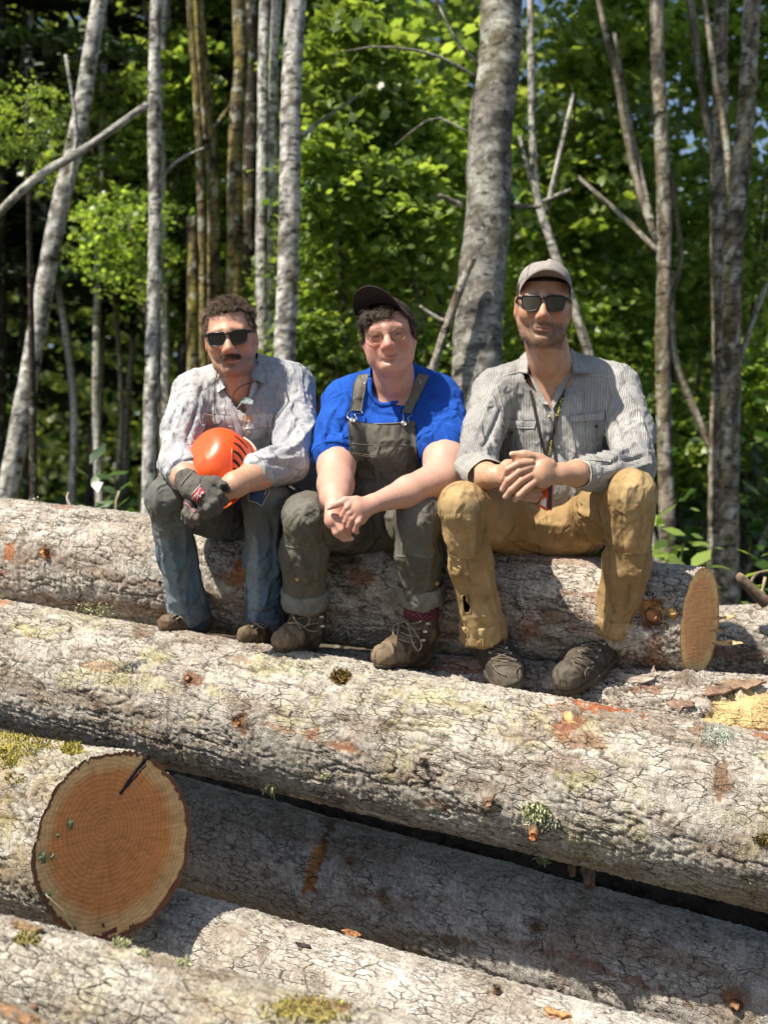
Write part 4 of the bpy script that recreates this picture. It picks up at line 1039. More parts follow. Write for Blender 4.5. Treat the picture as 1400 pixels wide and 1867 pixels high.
mass('thicket', 'dark thicket closing the gaps between the far trunks', 4, 16000, (-16, 16), (25, 30), lambda x, y: 6.5, .45, dark_leaf_m, CARD, .8)
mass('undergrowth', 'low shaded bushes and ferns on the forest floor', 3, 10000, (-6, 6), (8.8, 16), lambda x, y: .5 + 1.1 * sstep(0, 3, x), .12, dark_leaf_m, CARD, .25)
# broad fern-like leaves behind the right-hand end
for i, (px, py, Y, n, lb) in enumerate([(1385, 1075, 5.2, 9, 'green sprig by the broken limb at the right edge'), (1238, 1010, 6.4, 8, 'young leafy plant behind the right-hand sawn end'), (210, 915, 6.0, 7, 'dim fern tips showing over the seat log')]):
    p = W(px, py, Y); p[2] -= .25; rng = np.random.RandomState(i); root = empty('small_plant', (p[0], p[1], float(ground_h(p[0], p[1])))); tag(root, lb, 'plant')
    m = MB().tube(spline([wloc(root), p + V3([0, 0, .1]), p + V3([.02, 0, .3])], 8), .006, 5).build('stem', MATS['dry_twig'] if i != 1 else plain_mat('green_stem', (.12, .2, .05)), root)
    pos = p + V3([0, 0, .25]) + rng.randn(n * 3, 3) * .10; nn = V3([0, -.5, 1]) + rng.randn(n * 3, 3) * .4; nn /= np.linalg.norm(nn, axis=1)[:, None]
    me = leaves_mesh('plant_leaves', pos - wloc(root), nn, .10 * (.6 + rng.rand(n * 3)), OVAL, rng, np.clip(.6 + .3 * rng.randn(n * 3), 0, 1)); me.materials.append(maple_m if i != 2 else dark_leaf_m)
    o = bpy.data.objects.new('leaves', me); COL.objects.link(o); o.parent = root
# ================================================================== figure tools
class Field:
    """a distance field on a grid, grown from tapered limbs and lumps, meshed as ONE continuous surface"""
    def __init__(s, lo, hi, h):
        s.lo = V3(lo); s.h = h
        n = np.ceil((V3(hi) - s.lo) / h).astype(int) + 1
        s.n = n; s.f = np.full(n, .15, np.float32)
        s.ax = [(s.lo[i] + h * np.arange(n[i])).astype(np.float32) for i in range(3)]
    def blk(s, lo, hi):
        a = np.clip(np.floor((lo - s.lo) / s.h).astype(int), 0, s.n); b = np.clip(np.ceil((hi - s.lo) / s.h).astype(int) + 1, 0, s.n)
        sl = tuple(slice(x, y) for x, y in zip(a, b))
        return sl, s.ax[0][sl[0]][:, None, None], s.ax[1][sl[1]][None, :, None], s.ax[2][sl[2]][None, None, :]
    def mixin(s, sl, d, k, op):
        c = s.f[sl]
        if op == 'u':
            h = np.maximum(k - np.abs(c - d), 0) / k
            s.f[sl] = np.minimum(c, d) - h * h * k * .25
        else:
            d = -d; h = np.maximum(k - np.abs(c - d), 0) / k
            s.f[sl] = np.maximum(c, d) + h * h * k * .25
    def cone(s, a, b, ra, rb, k=.01, op='u', flat=None, fs=1.0):
        a = V3(a); b = V3(b); m = max(ra, rb) + k + 3 * s.h
        sl, X, Y, Z = s.blk(np.minimum(a, b) - m, np.maximum(a, b) + m)
        if s.f[sl].size == 0: return s
        ab = b - a; L = ab @ ab + 1e-12
        t = np.clip(((X - a[0]) * ab[0] + (Y - a[1]) * ab[1] + (Z - a[2]) * ab[2]) / L, 0, 1)
        qx = X - a[0] - t * ab[0]; qy = Y - a[1] - t * ab[1]; qz = Z - a[2] - t * ab[2]
        if flat is not None:
            n = unit(flat); dt = (qx * n[0] + qy * n[1] + qz * n[2]) * (fs - 1)
            qx = qx + n[0] * dt; qy = qy + n[1] * dt; qz = qz + n[2] * dt
        d = np.sqrt(qx * qx + qy * qy + qz * qz) - (ra + (rb - ra) * t)
        s.mixin(sl, d.astype(np.float32), k, op); return s
    def chain(s, P, r, k=.008, **kw):
        for i in range(len(P) - 1): s.cone(P[i], P[i + 1], r[i], r[i + 1], k, **kw)
        return s
    def ell(s, c, r, k=.02, op='u', rot=None):
        c = V3(c); r = V3(r); m = r.max() + k + 3 * s.h
        sl, X, Y, Z = s.blk(c - m, c + m)
        if s.f[sl].size == 0: return s
        x, y, z = X - c[0], Y - c[1], Z - c[2]
        if rot is not None:
            M = np.asarray(rot).T
            x, y, z = (M[0, 0] * x + M[0, 1] * y + M[0, 2] * z, M[1, 0] * x + M[1, 1] * y + M[1, 2] * z, M[2, 0] * x + M[2, 1] * y + M[2, 2] * z)
        k0 = np.sqrt((x / r[0]) ** 2 + (y / r[1]) ** 2 + (z / r[2]) ** 2); k1 = np.sqrt((x / r[0] ** 2) ** 2 + (y / r[1] ** 2) ** 2 + (z / r[2] ** 2) ** 2) + 1e-9
        s.mixin(sl, (k0 * (k0 - 1) / k1).astype(np.float32), k, op); return s
    def mesh(s):
        f = s.f; f[0] = f[-1] = .1; f[:, 0] = f[:, -1] = .1; f[:, :, 0] = f[:, :, -1] = .1
        ins = f < 0; n = np.array(f.shape)
        cnt = np.zeros(n - 1, np.int8)
        for i in (0, 1):
            for j in (0, 1):
                for k in (0, 1): cnt += ins[i:n[0] - 1 + i, j:n[1] - 1 + j, k:n[2] - 1 + k]
        act = (cnt > 0) & (cnt < 8); I = np.argwhere(act)
        idx = np.full(n - 1, -1, np.int32); idx[act] = np.arange(len(I))
        acc = np.zeros((len(I), 3), np.float32); c = np.zeros(len(I), np.float32)
        for ax in range(3):
            o1, o2 = [q for q in range(3) if q != ax]
            for u in (0, 1):
                for w in (0, 1):
                    a = I.copy(); a[:, o1] += u; a[:, o2] += w; b = a.copy(); b[:, ax] += 1
                    fa = f[tuple(a.T)]; fb = f[tuple(b.T)]; cr = (fa < 0) != (fb < 0)
                    t = np.where(cr, fa / (fa - fb + 1e-12), 0)
                    p = (a - I).astype(np.float32); p[:, ax] += t
                    acc += p * cr[:, None]; c += cr
        v = (I + acc / c[:, None]) * s.h + s.lo
        F_ = []
        for ax in range(3):
            o1, o2 = [(1, 2), (2, 0), (0, 1)][ax]
            sl1 = [slice(1, n[q] - 1) for q in range(3)]; sl1[ax] = slice(0, n[ax] - 1)
            sl2 = list(sl1); sl2[ax] = slice(1, n[ax])
            A = ins[tuple(sl1)]; B = ins[tuple(sl2)]
            for flip, M in ((0, A & ~B), (1, B & ~A)):
                E = np.argwhere(M)
                if len(E) == 0: continue
                for q in range(3):
                    if q != ax: E[:, q] += 1
                q4 = []
                for (u, w) in ((0, 0), (1, 0), (1, 1), (0, 1)):
                    e = E.copy(); e[:, o1] -= u; e[:, o2] -= w; q4.append(idx[tuple(e.T)])
                q4 = np.stack(q4, 1)
                F_.append(q4[:, ::-1] if flip else q4)
        F_ = np.concatenate(F_); c0 = v.mean(0)
        a, b, c = v[F_[:, 0]] - c0, v[F_[:, 1]] - c0, v[F_[:, 2]] - c0
        if (np.cross(a, b) * c).sum() < 0: F_ = F_[:, ::-1]
        return v, np.ascontiguousarray(F_)

def vnormals(v, f):
    n = np.zeros_like(v)
    fn = np.cross(v[f[:, 2]] - v[f[:, 0]], v[f[:, 3 if f.shape[1] == 4 else 1]] - v[f[:, 1 if f.shape[1] == 4 else 0]])
    for i in range(f.shape[1]): np.add.at(n, f[:, i], fn)
    return n / (np.linalg.norm(n, axis=1)[:, None] + 1e-12)

def topx(v):
    return CX + v[:, 0] / v[:, 1] * F, CY + (CZ - v[:, 2]) / v[:, 1] * F

def seg_dist(v, P):
    """distance of every vertex to a polyline and the parameter along it"""
    best = np.full(len(v), 9.0); tt = np.zeros(len(v)); m = len(P) - 1
    for i in range(m):
        ab = P[i + 1] - P[i]; t = np.clip(((v - P[i]) @ ab) / (ab @ ab + 1e-12), 0, 1)
        d = np.linalg.norm(v - P[i] - t[:, None] * ab, axis=1); w = d < best
        best = np.where(w, d, best); tt = np.where(w, (i + t) / m, tt)
    return best, tt

class Cloth:
    """a meshed garment that can be creased, cut open and dressed with flat pieces"""
    def __init__(s, fld):
        s.v, s.f = fld.mesh(); s.v = s.v.astype(float); s.n = vnormals(s.v, s.f); s.rebvh()
    def rebvh(s):
        s.bvh = BVHTree.FromPolygons(s.v.tolist(), s.f.tolist())
    def hit(s, px, py, lift=0.0, dflt=None):
        o, d = ray(px, py); loc, n, _, _ = s.bvh.ray_cast(o, d)
        if loc is None:
            loc, n, _, _ = s.bvh.find_nearest(Vector(W(px, py, dflt or float(s.v[:, 1].min()) + .1)))
            n = V3(n)
            return V3(loc) + n * lift, n
        n = V3(n)
        if n[1] > 0: n = -n
        return V3(loc) + n * lift, n
    def folds(s, L):
        """L: (pixel points, width px, height mm); positive = ridge, negative = valley"""
        dsp = np.zeros(len(s.v))
        for P, w, a in L:
            Q = np.array([s.hit(*q)[0] for q in P])
            sc = Q[:, 1].mean() / F
            d, t = seg_dist(s.v, Q)
            fade = np.clip(np.sin(np.pi * np.clip(t, .02, .98)) * 1.6, 0, 1)
            dsp += 1.7 * a * .001 * np.exp(-np.abs(d / (w * .62 * sc)) ** 1.4) * fade
        s.v = s.v + s.n * dsp[:, None]; return s
    def rumple(s, amp, scale, seed, stretch=(1, 1, 1), oct=3, mask=None):
        p = s.v * np.array(stretch) * scale
        d = (fbm(p[:, 0], p[:, 1], p[:, 2], oct=oct, seed=seed) - .5) * 2 * amp * .001
        if mask is not None: d = d * mask
        s.v = s.v + s.n * d[:, None]; return s
    def crinkle(s, amp, scale, seed, stretch=(1, 1, 1), mask=None):
        """sharp-crested wrinkles"""
        p = s.v * np.array(stretch) * scale
        w = fbm(p[:, 0] * .6 + 9, p[:, 1] * .6, p[:, 2] * .6, oct=2, seed=seed + 5)
        d = 1 - np.abs(fbm(p[:, 0] + w, p[:, 1] + w, p[:, 2], oct=2, seed=seed) - .5) * 4
        d = np.clip(d, 0, 1) ** 2 * amp * .001
        if mask is not None: d = d * mask
        s.v = s.v + s.n * d[:, None]; return s
    def fin(s):
        s.n = vnormals(s.v, s.f); s.rebvh(); return s
    def cut(s, poly, ymax, extra=None):
        px, py = topx(s.v); inside = in_poly(px, py, poly) & (s.v[:, 1] < ymax)
        if extra is not None: inside |= extra
        s.f = s.f[~inside[s.f].any(1)]; s.rebvh(); return s
    def build(s, name, mat, parent, col=None, attrs=None):
        used = np.unique(s.f); mp = np.full(len(s.v), -1); mp[used] = np.arange(len(used))
        at = {}
        if col is not None: at['col'] = np.clip(col, .004, .95)[used]
        for k, a in (attrs or {}).items(): at[k] = a[used]
        return obj(name, s.v[used], mp[s.f], mat, parent, attrs=at)

def in_poly(x, y, P):
    ins = np.zeros(x.shape, bool); n = len(P); j = n - 1
    for i in range(n):
        xi, yi = P[i]; xj, yj = P[j]
        c = ((yi > y) != (yj > y)) & (x < (xj - xi) * (y - yi) / (yj - yi + 1e-12) + xi)
        ins ^= c; j = i
    return ins

def slab(G, Nn, thick):
    """a grid of points (n,m,3) with normals, turned into a thin solid"""
    n, m = G.shape[:2]; a = G.reshape(-1, 3); b = a - Nn.reshape(-1, 3) * thick; k = n * m
    f = [list(q) for q in grid_faces(n, m)]
    f += [[q[3] + k, q[2] + k, q[1] + k, q[0] + k] for q in f[:]]
    bd = [i * m for i in range(n)] + [(n - 1) * m + j for j in range(1, m)] + [i * m + m - 1 for i in range(n - 2, -1, -1)] + list(range(m - 2, 0, -1))
    f += [[bd[i], bd[(i + 1) % len(bd)], bd[(i + 1) % len(bd)] + k, bd[i] + k] for i in range(len(bd))]
    return np.concatenate([a, b]), f

def quad_px(c, n, m):
    """bilinear pixel grid between corners tl, tr, br, bl; n rows, m columns"""
    c = np.asarray(c, float); u = np.linspace(0, 1, m)[None, :, None]; w = np.linspace(0, 1, n)[:, None, None]
    return (c[0] * (1 - u) + c[1] * u) * (1 - w) + (c[3] * (1 - u) + c[2] * u) * w

def lay(cl, grid, name, mat, parent, lift=.003, thick=.004, puff=0.0, col=None, seed=0, sink=0.0):
    """lay a flat piece (pixel grid n x m) on a garment as real thin geometry"""
    n, m = grid.shape[:2]
    fi = lambda k: np.interp(np.linspace(0, k - 1, 2 * k - 1), np.arange(k), np.arange(k))
    gi, gj = np.meshgrid(fi(n), fi(m), indexing='ij'); i0 = np.minimum(gi.astype(int), n - 2); j0 = np.minimum(gj.astype(int), m - 2); a = (gi - i0)[..., None]; b = (gj - j0)[..., None]
    grid = (grid[i0, j0] * (1 - b) + grid[i0, j0 + 1] * b) * (1 - a) + (grid[i0 + 1, j0] * (1 - b) + grid[i0 + 1, j0 + 1] * b) * a
    n, m = grid.shape[:2]; G = np.zeros((n, m, 3)); Nn = np.zeros((n, m, 3))
    for i in range(n):
        for j in range(m):
            G[i, j], Nn[i, j] = cl.hit(*grid[i, j])
    md = np.median(G[..., 1])
    Nm = Nn * .4 + unit(Nn.reshape(-1, 3).mean(0)) * .6; Nm /= np.linalg.norm(Nm, axis=2)[..., None]
    w = np.sin(np.linspace(0, np.pi, n))[:, None] * np.sin(np.linspace(0, np.pi, m))[None]
    lf = lift - sink * np.clip(1 - np.linspace(0, 1, n) / .35, 0, 1)[:, None] - .6 * sink * np.clip(np.abs(np.linspace(-1, 1, m)) - .8, 0, 1)[None] / .2
    G = G + Nm * (lf + puff * w)[..., None]
    v, f = slab(G, Nm, thick)
    at = None
    if col is not None:
        rng = np.random.RandomState(seed); at = {'col': np.clip(np.array(col) * (1 + .06 * rng.randn(len(v), 1)), .01, .9)}
    return obj(name, v, f, mat, parent, attrs=at, smooth=True)

def sheet(C, n, m, thick, name, mat, parent, bulge=0.0, curl=0.0, attrs_col=None):
    """a stiff flat piece in space from 4 corners (px, py, Y)"""
    c = np.array([W(*q) for q in C]); u = np.linspace(0, 1, m)[None, :, None]; w = np.linspace(0, 1, n)[:, None, None]
    G = (c[0] * (1 - u) + c[1] * u) * (1 - w) + (c[3] * (1 - u) + c[2] * u) * w
    nr = unit(np.cross(c[1] - c[0], c[3] - c[0])); nr = nr if nr[1] < 0 else -nr
    G = G + nr * (bulge * np.sin(np.pi * u) * np.sin(np.pi * np.clip(w, 0, 1)) + curl * w * w)
    Nn = np.broadcast_to(nr, G.shape)
    v, f = slab(G, Nn, thick)
    at = {'col': np.tile(attrs_col, (len(v), 1))} if attrs_col is not None else None
    return obj(name, v, f, mat, parent, attrs=at, smooth=True)

def cord_on(cl, P, r, name, mat, parent, lift=.002, n=24, sides=6, loops=()):
    Q = spline([cl.hit(*q[:2], lift=lift + (q[2] if len(q) > 2 else 0))[0] for q in P], n)
    mb = MB().tube(Q, r, sides)
    for Lp in loops:
        mb.tube(spline([cl.hit(*q[:2], lift=lift + (q[2] if len(q) > 2 else 0))[0] for q in Lp], n), r, sides)
    return mb.build(name, mat, parent)

def disc_on(cl, px, py, r, th, name, mat, parent, lift=.002, ring=None):
    p, n = cl.hit(px, py); n = unit(n * .5 + V3([0, -.5, .1]))
    e1 = unit(np.cross(n, V3([0, 0, 1]))); e2 = np.cross(n, e1); a = np.linspace(0, 2 * np.pi, 14, endpoint=False)
    prof = [(1, 0), (1, th), (.8, th * 1.3), (.62, th * .8), (.0, th * .8)] if ring is None else [(1, 0), (1, th), (.78, th * 1.5), (.55, th), (.45, th * .4), (.3, th * .5), (.25, th * 1.4), (0, th * 1.5)]
    vs = [p + n * (lift + z) + r * q * (np.cos(a)[:, None] * e1 + np.sin(a)[:, None] * e2) for q, z in prof]
    v = np.concatenate(vs)
    return obj(name, v, grid_faces(len(prof), 14, True), mat, parent, smooth=True)

def rot3(yaw, pitch, roll):
    """yaw > 0 turns the face to picture right, pitch > 0 tips it up, roll > 0 tips its top to picture right"""
    y, p, r = R(yaw), R(pitch), R(roll)
    Rz = np.array([[math.cos(y), -math.sin(y), 0], [math.sin(y), math.cos(y), 0], [0, 0, 1]])
    Rx = np.array([[1, 0, 0], [0, math.cos(-p), -math.sin(-p)], [0, math.sin(-p), math.cos(-p)]])
    Ry = np.array([[math.cos(r), 0, math.sin(r)], [0, 1, 0], [-math.sin(r), 0, math.cos(r)]])
    return Rz @ Rx @ Ry

class Head: pass
def head_field(center, rot, sx=1.0, sz=1.0, sy=1.0, jaw=1.0, neck_to=None, neck_r=(.056, .06), chest=None, h=.0032, smile=0.0, nose=1.0, chin=1.0, lo_z=-.30):
    """head, neck and upper chest as one field; local axes: x picture right, -y forward, z up, origin between the eyes' depth centre"""
    H = Head(); H.c = V3(center); H.rot = rot; H.s = V3([sx, sy, sz])
    T = lambda p: H.c + rot @ (V3(p) * H.s); H.T = T
    H.inv = lambda v: ((v - H.c) @ rot) / H.s
    lo = H.c + V3([-.16, -.16, lo_z]); hi = H.c + V3([.16, .19, .16])
    fl = Field(lo, hi, h)
    E = lambda c, r, k=.02, op='u', ro=None: fl.ell(T(c), V3(r) * H.s, k, op, rot if ro is None else rot @ ro)
    Cn = lambda a, b, ra, rb, k=.01, op='u', **kw: fl.cone(T(a), T(b), ra, rb, k, op, **kw)
    E((0, .014, .034), (.0735, .094, .083)); E((0, .016, -.012), (.0690, .074, .060), .03); E((0, -.028, -.006), (.064, .062, .088), .03)
    for s in (-1, 1):
        Cn((s * .054 * jaw, .010, -.046), (s * .041 * jaw, -.032, -.083), .018, .016, .022); Cn((s * .041 * jaw, -.032, -.083), (s * .014, -.066, -.100), .016, .014, .022)
        E((s * .041, -.052, -.026), (.023, .024, .022), .022)
        E((s * .034, -.098, .001), (.020, .014, .0115), .013, 's')
        E((s * .0335, -.0745, .000), (.0135, .0135, .0115), .004)
        Cn((s * .018, -.0865, .0065), (s * .048, -.080, .0055), .0048, .0048, .006)          # upper lid
        Cn((s * .020, -.0850, -.0075), (s * .046, -.0800, -.0065), .0042, .0042, .009)       # lower lid
        E((s * .0115 * nose, -.0965, -.0395), (.0085, .013, .0085), .011)
        E((s * .0755, .014, -.008), (.0095, .021, .033), .009, 'u', np.array([[math.cos(s * .35), -math.sin(s * .35), 0], [math.sin(s * .35), math.cos(s * .35), 0], [0, 0, 1]]))
        E((s * .0850, .003, -.005), (.0060, .011, .019), .006, 's')
        Cn((s * .030, -.088, -.058 + smile * .3), (s * .037, -.074, -.074 + smile), .0035, .003, .012, 's')
    Cn((-.040, -.079, .021), (0, -.086, .020), .010, .012, .022); Cn((0, -.086, .020), (.040, -.079, .021), .012, .010, .022)
    Cn((0, -.086, .014), (0, -.1140, -.033), .0085, .0118 * nose, .012); E((0, -.095, -.036), (.0165 * nose, .017, .0125), .016)
    for s in (-1, 1): E((s * .0065, -.1125, -.0465), (.0036, .005, .0036), .004, 's')
    E((0, -.071, -.062), (.028, .026, .024), .02)
    E((0, -.0755, -.098), (.0235 * chin, .0195, .0165), .022)
    lip = lambda x, dz: (x, -.0915 + 8.5 * x * x, dz + smile * (x / .026) ** 2)
    Cn(lip(-.023, -.0665), lip(-.007, -.0645), .0024, .0042, .009); Cn(lip(-.007, -.0645), lip(.007, -.0645), .0042, .0042, .009); Cn(lip(.007, -.0645), lip(.023, -.0665), .0042, .0024, .009)
    Cn(lip(-.020, -.0720), lip(0, -.0742), .0030, .0052, .009); Cn(lip(0, -.0742), lip(.020, -.0720), .0052, .0030, .009)
    Q = [lip(x, -.0690) for x in (-.026, -.013, 0, .013, .026)]
    for i in range(4):
        a, b = list(Q[i]), list(Q[i + 1]); a[1] -= .0052; b[1] -= .0052; Cn(a, b, .0010, .0010, .0030, 's')
    E((0, -.092, -.0845), (.014, .006, .004), .01, 's')
    nb = V3(neck_to) if neck_to is not None else T((0, .04, -.2))
    fl.cone(T((0, .018, -.055)), nb, neck_r[0], neck_r[1], .03)
    fl.cone(T((0, -.03, -.085)), (T((0, -.02, -.13)) + nb) / 2 + V3([0, -.02, 0]), .03, .03, .03)
    for c, r in (chest or []): fl.ell(c, r, .03)
    H.fl = fl; return H

def skin_colors(H, v, base, flush=.5, lip=(.50, .20, .17), brow=None, stub=0.0, stub_c=(.16, .11, .08), scalp=None, hairline=None, seed=0, brow_z=.024):
    L = H.inv(v); x, y, z = L.T; ax = np.abs(x)
    c = np.tile(np.array(base), (len(v), 1))
    mott = fbm(v[:, 0] * 60, v[:, 1] * 60, v[:, 2] * 60, seed=seed)
    c *= (1 + np.array([.22, .42, .45]) * (mott[:, None] - .5))
    red = np.array(base) * np.array([1.0, .66, .62])
    front = y < -.02
    ck = np.exp(-(((ax - .042) / .020) ** 2 + ((z + .036) / .018) ** 2)) * front
    ns = np.exp(-((x / .016) ** 2 + ((z + .036) / .014) ** 2)) * (y < -.08)
    er = (ax > .072) * np.exp(-((z + .006) / .03) ** 2)
    fh = np.exp(-((x / .05) ** 2 + ((z - .05) / .02) ** 2)) * front
    c = mix(c, red, np.clip(flush * (.9 * ck + .9 * ns + .8 * er + .35 * fh), 0, .9))
    if stub:
        b = (sstep(-.045, -.07, z) * sstep(.03, -.01, y)) * (z > -.125)
        mu = np.exp(-((x / .030) ** 2 + ((z + .056) / .008) ** 2)) * (y < -.06)
        sp = fbm(v[:, 0] * 260, v[:, 1] * 260, v[:, 2] * 260, oct=2, seed=seed + 3)
        c = mix(c, stub_c, np.clip((b + mu * 1.2) * stub * (.45 + 1.1 * sp), 0, .92))
    lm = np.exp(-((ax / .024) ** 4)) * np.exp(-(((z + .0692) / .0078) ** 4)) * (y < -.082)
    c = mix(c, lip, np.clip(lm, 0, 1) * .75)
    mo = np.exp(-((ax / .026) ** 6)) * np.exp(-(((z + .0692) / .0016) ** 2)) * (y < -.080)
    c = mix(c, (.12, .04, .035), np.clip(mo, 0, 1) * .8)
    if brow is not None:
        bm = np.exp(-(((z - brow_z - .004 * np.cos(ax / .05 * 3)) / .0048) ** 2)) * sstep(.008, .014, ax) * sstep(.056, .048, ax) * (y < -.05)
        c = mix(c, brow, np.clip(bm, 0, 1) * .8)
    ey = np.exp(-((((ax - .034) / .0120) ** 4) + ((z + .0012) / .0034) ** 2)) * (y < -.07)
    c = mix(c, (.035, .025, .02), np.clip(ey, 0, 1) * .9)
    if scalp is not None and hairline is not None: c = mix(c, scalp, hairline(x, y, z).astype(float))
    return np.clip(c, .01, .95)

def skin_mat(name):
    m, nt, b = new_mat(name)
    a = N(nt, 'ShaderNodeAttribute', attribute_name='col')
    tc = N(nt, 'ShaderNodeTexCoord').outputs['Object']
    g, _ = noise_col(nt, tc, 320, (.90, .88, .87), (1.05, 1.05, 1.05), detail=4)
    nt.links.new(mul(nt, a.outputs['Color'], g), b.inputs['Base Color'])
    b.inputs['Roughness'].default_value = .48; b.inputs['Specular IOR Level'].default_value = .42
    b.inputs['Subsurface Weight'].default_value = .10; b.inputs['Subsurface Radius'].default_value = (.010, .004, .0025); b.inputs['Subsurface Scale'].default_value = 1.0
    n = N(nt, 'ShaderNodeTexNoise'); n.inputs['Scale'].default_value = 420; n.inputs['Detail'].default_value = 4; nt.links.new(tc, n.inputs['Vector'])
    bump(nt, b, n.outputs['Fac'], .18, .0012)
    return m
SKIN = skin_mat('skin')

def hair_mat(name, c0, c1):
    m, nt, b = new_mat(name)
    a = N(nt, 'ShaderNodeAttribute', attribute_name='lv'); rp = N(nt, 'ShaderNodeValToRGB')
    rp.color_ramp.elements[0].color = (*c0, 1); rp.color_ramp.elements[1].color = (*c1, 1); nt.links.new(a.outputs['Fac'], rp.inputs['Fac'])
    nt.links.new(rp.outputs['Color'], b.inputs['Base Color']); b.inputs['Roughness'].default_value = .42; b.inputs['Specular IOR Level'].default_value = .5
    return m
def strands(name, roots, dirs, length, curl, mat, parent, seed, r=.0010, seg=6, gravity=.2, clump=0):
    """tapered curved three-sided hairs"""
    rng = np.random.RandomState(seed); n = len(roots)
    t = np.linspace(0, 1, seg); V = []; ang = np.array([0, 2.09, 4.19])
    d = dirs / np.linalg.norm(dirs, axis=1)[:, None]
    e1 = np.cross(d, rng.randn(n, 3)); e1 /= np.linalg.norm(e1, axis=1)[:, None]; e2 = np.cross(d, e1)
    if clump:
        q = roots * clump
        fld = np.stack([vnoise(q[:, 0], q[:, 1], q[:, 2], 51), vnoise(q[:, 0] + 9, q[:, 1], q[:, 2], 52), vnoise(q[:, 0], q[:, 1] + 9, q[:, 2], 53)], 1) - .5
        d = d + fld * 2.4; d /= np.linalg.norm(d, axis=1)[:, None]
        e1 = np.cross(d, fld + rng.randn(n, 3) * .06); e1 /= np.linalg.norm(e1, axis=1)[:, None]; e2 = np.cross(d, e1)
    ph = (rng.rand(n) * 6.28) if not clump else vnoise(q[:, 0] * .7, q[:, 1] * .7, q[:, 2] * .7, 54) * 12 + rng.randn(n) * .3; L = length * (.6 + .7 * rng.rand(n)); fr = 2.2 + 2.0 * rng.rand(n); cr = curl * (.5 + rng.rand(n))
    C = []
    for k in t:
        a = ph + fr * k * 3
        C.append(roots + d * (L * k)[:, None] + (cr * k * L)[:, None] * (np.cos(a)[:, None] * e1 + np.sin(a)[:, None] * e2) - V3([0, 0, 1]) * (gravity * L * k * k)[:, None])
    for i, k in enumerate(t):
        for q in ang:
            V.append(C[i] + r * (1.05 - .8 * k) * (math.cos(q) * e1 + math.sin(q) * e2))
    V = np.stack(V, 1)  # n, seg*3, 3
    b = np.arange(n)[:, None] * seg * 3; f = []
    for i in range(seg - 1):
        for j in range(3):
            f.append(b + np.array([[i * 3 + j, i * 3 + (j + 1) % 3, (i + 1) * 3 + (j + 1) % 3, (i + 1) * 3 + j]]))
    f = np.stack(f, 1).reshape(-1, 4)
    val = np.repeat(np.clip(.4 + .3 * rng.randn(n), 0, 1), seg * 3)
    o = obj(name, V.reshape(-1, 3), f, mat, parent, attrs={'lv': val}); o['kind'] = 'stuff'; return o

def join_meshes(parts):
    vs = []; fs = []; cs = []; n = 0
    for v, f, c in parts:
        vs.append(v); fs.append(f + n); cs.append(c); n += len(v)
    return np.concatenate(vs), np.concatenate(fs), np.concatenate(cs)

def fabric(name, rough=.9, scale=900, var=.12, bump_s=.25, weave=0, sheen=.0, grain=9):
    """cloth: colour attribute, blotchy wear, fine weave relief"""
    m, nt, b = new_mat(name)
    a = N(nt, 'ShaderNodeAttribute', attribute_name='col'); tc = N(nt, 'ShaderNodeTexCoord').outputs['Object']
    g, _ = noise_col(nt, tc, grain, (.86, .86, .86), (1.10, 1.10, 1.10), detail=8, rough=.7)
    g2, f2 = noise_col(nt, tc, scale, (1 - var,) * 3, (1 + var,) * 3, detail=3)
    nt.links.new(mul(nt, mul(nt, a.outputs['Color'], g), g2), b.inputs['Base Color'])
    b.inputs['Roughness'].default_value = rough; b.inputs['Specular IOR Level'].default_value = .2
    if sheen: b.inputs['Sheen Weight'].default_value = sheen
    crease(nt, b, tc, f2, bump_s)
    return m

def crease(nt, b, tc, fine, fs, scale=11, amp=.0135):
    """sharp little wrinkles on top of the modelled folds"""
    wp = N(nt, 'ShaderNodeTexNoise'); wp.inputs['Scale'].default_value = 7; wp.inputs['Detail'].default_value = 2; nt.links.new(tc, wp.inputs['Vector'])
    mp = N(nt, 'ShaderNodeVectorMath', operation='MULTIPLY_ADD'); nt.links.new(wp.outputs['Color'], mp.inputs[0]); mp.inputs[1].default_value = (.10, .10, .10); st = N(nt, 'ShaderNodeVectorMath', operation='MULTIPLY'); st.inputs[1].default_value = (1, 1, .5); nt.links.new(tc, st.inputs[0]); nt.links.new(st.outputs[0], mp.inputs[2])
    n = N(nt, 'ShaderNodeTexNoise'); n.inputs['Scale'].default_value = scale; n.inputs['Detail'].default_value = 3; n.inputs['Roughness'].default_value = .45; nt.links.new(mp.outputs[0], n.inputs['Vector'])
    a1 = N(nt, 'ShaderNodeMath', operation='SUBTRACT'); a1.inputs[1].default_value = .5; nt.links.new(n.outputs['Fac'], a1.inputs[0])
    a2 = N(nt, 'ShaderNodeMath', operation='ABSOLUTE'); nt.links.new(a1.outputs[0], a2.inputs[0])
    a3 = N(nt, 'ShaderNodeMapRange', interpolation_type='SMOOTHSTEP'); a3.inputs['From Max'].default_value = .11; a3.inputs['To Min'].default_value = 1; a3.inputs['To Max'].default_value = 0; nt.links.new(a2.outputs[0], a3.inputs['Value'])
    b1 = N(nt, 'ShaderNodeBump'); b1.inputs['Strength'].default_value = .55; b1.inputs['Distance'].default_value = amp; nt.links.new(a3.outputs[0], b1.inputs['Height'])
    b2 = N(nt, 'ShaderNodeBump'); b2.inputs['Strength'].default_value = fs; b2.inputs['Distance'].default_value = .0012; nt.links.new(fine, b2.inputs['Height']); nt.links.new(b1.outputs['Normal'], b2.inputs['Normal'])
    nt.links.new(b2.outputs['Normal'], b.inputs['Normal'])

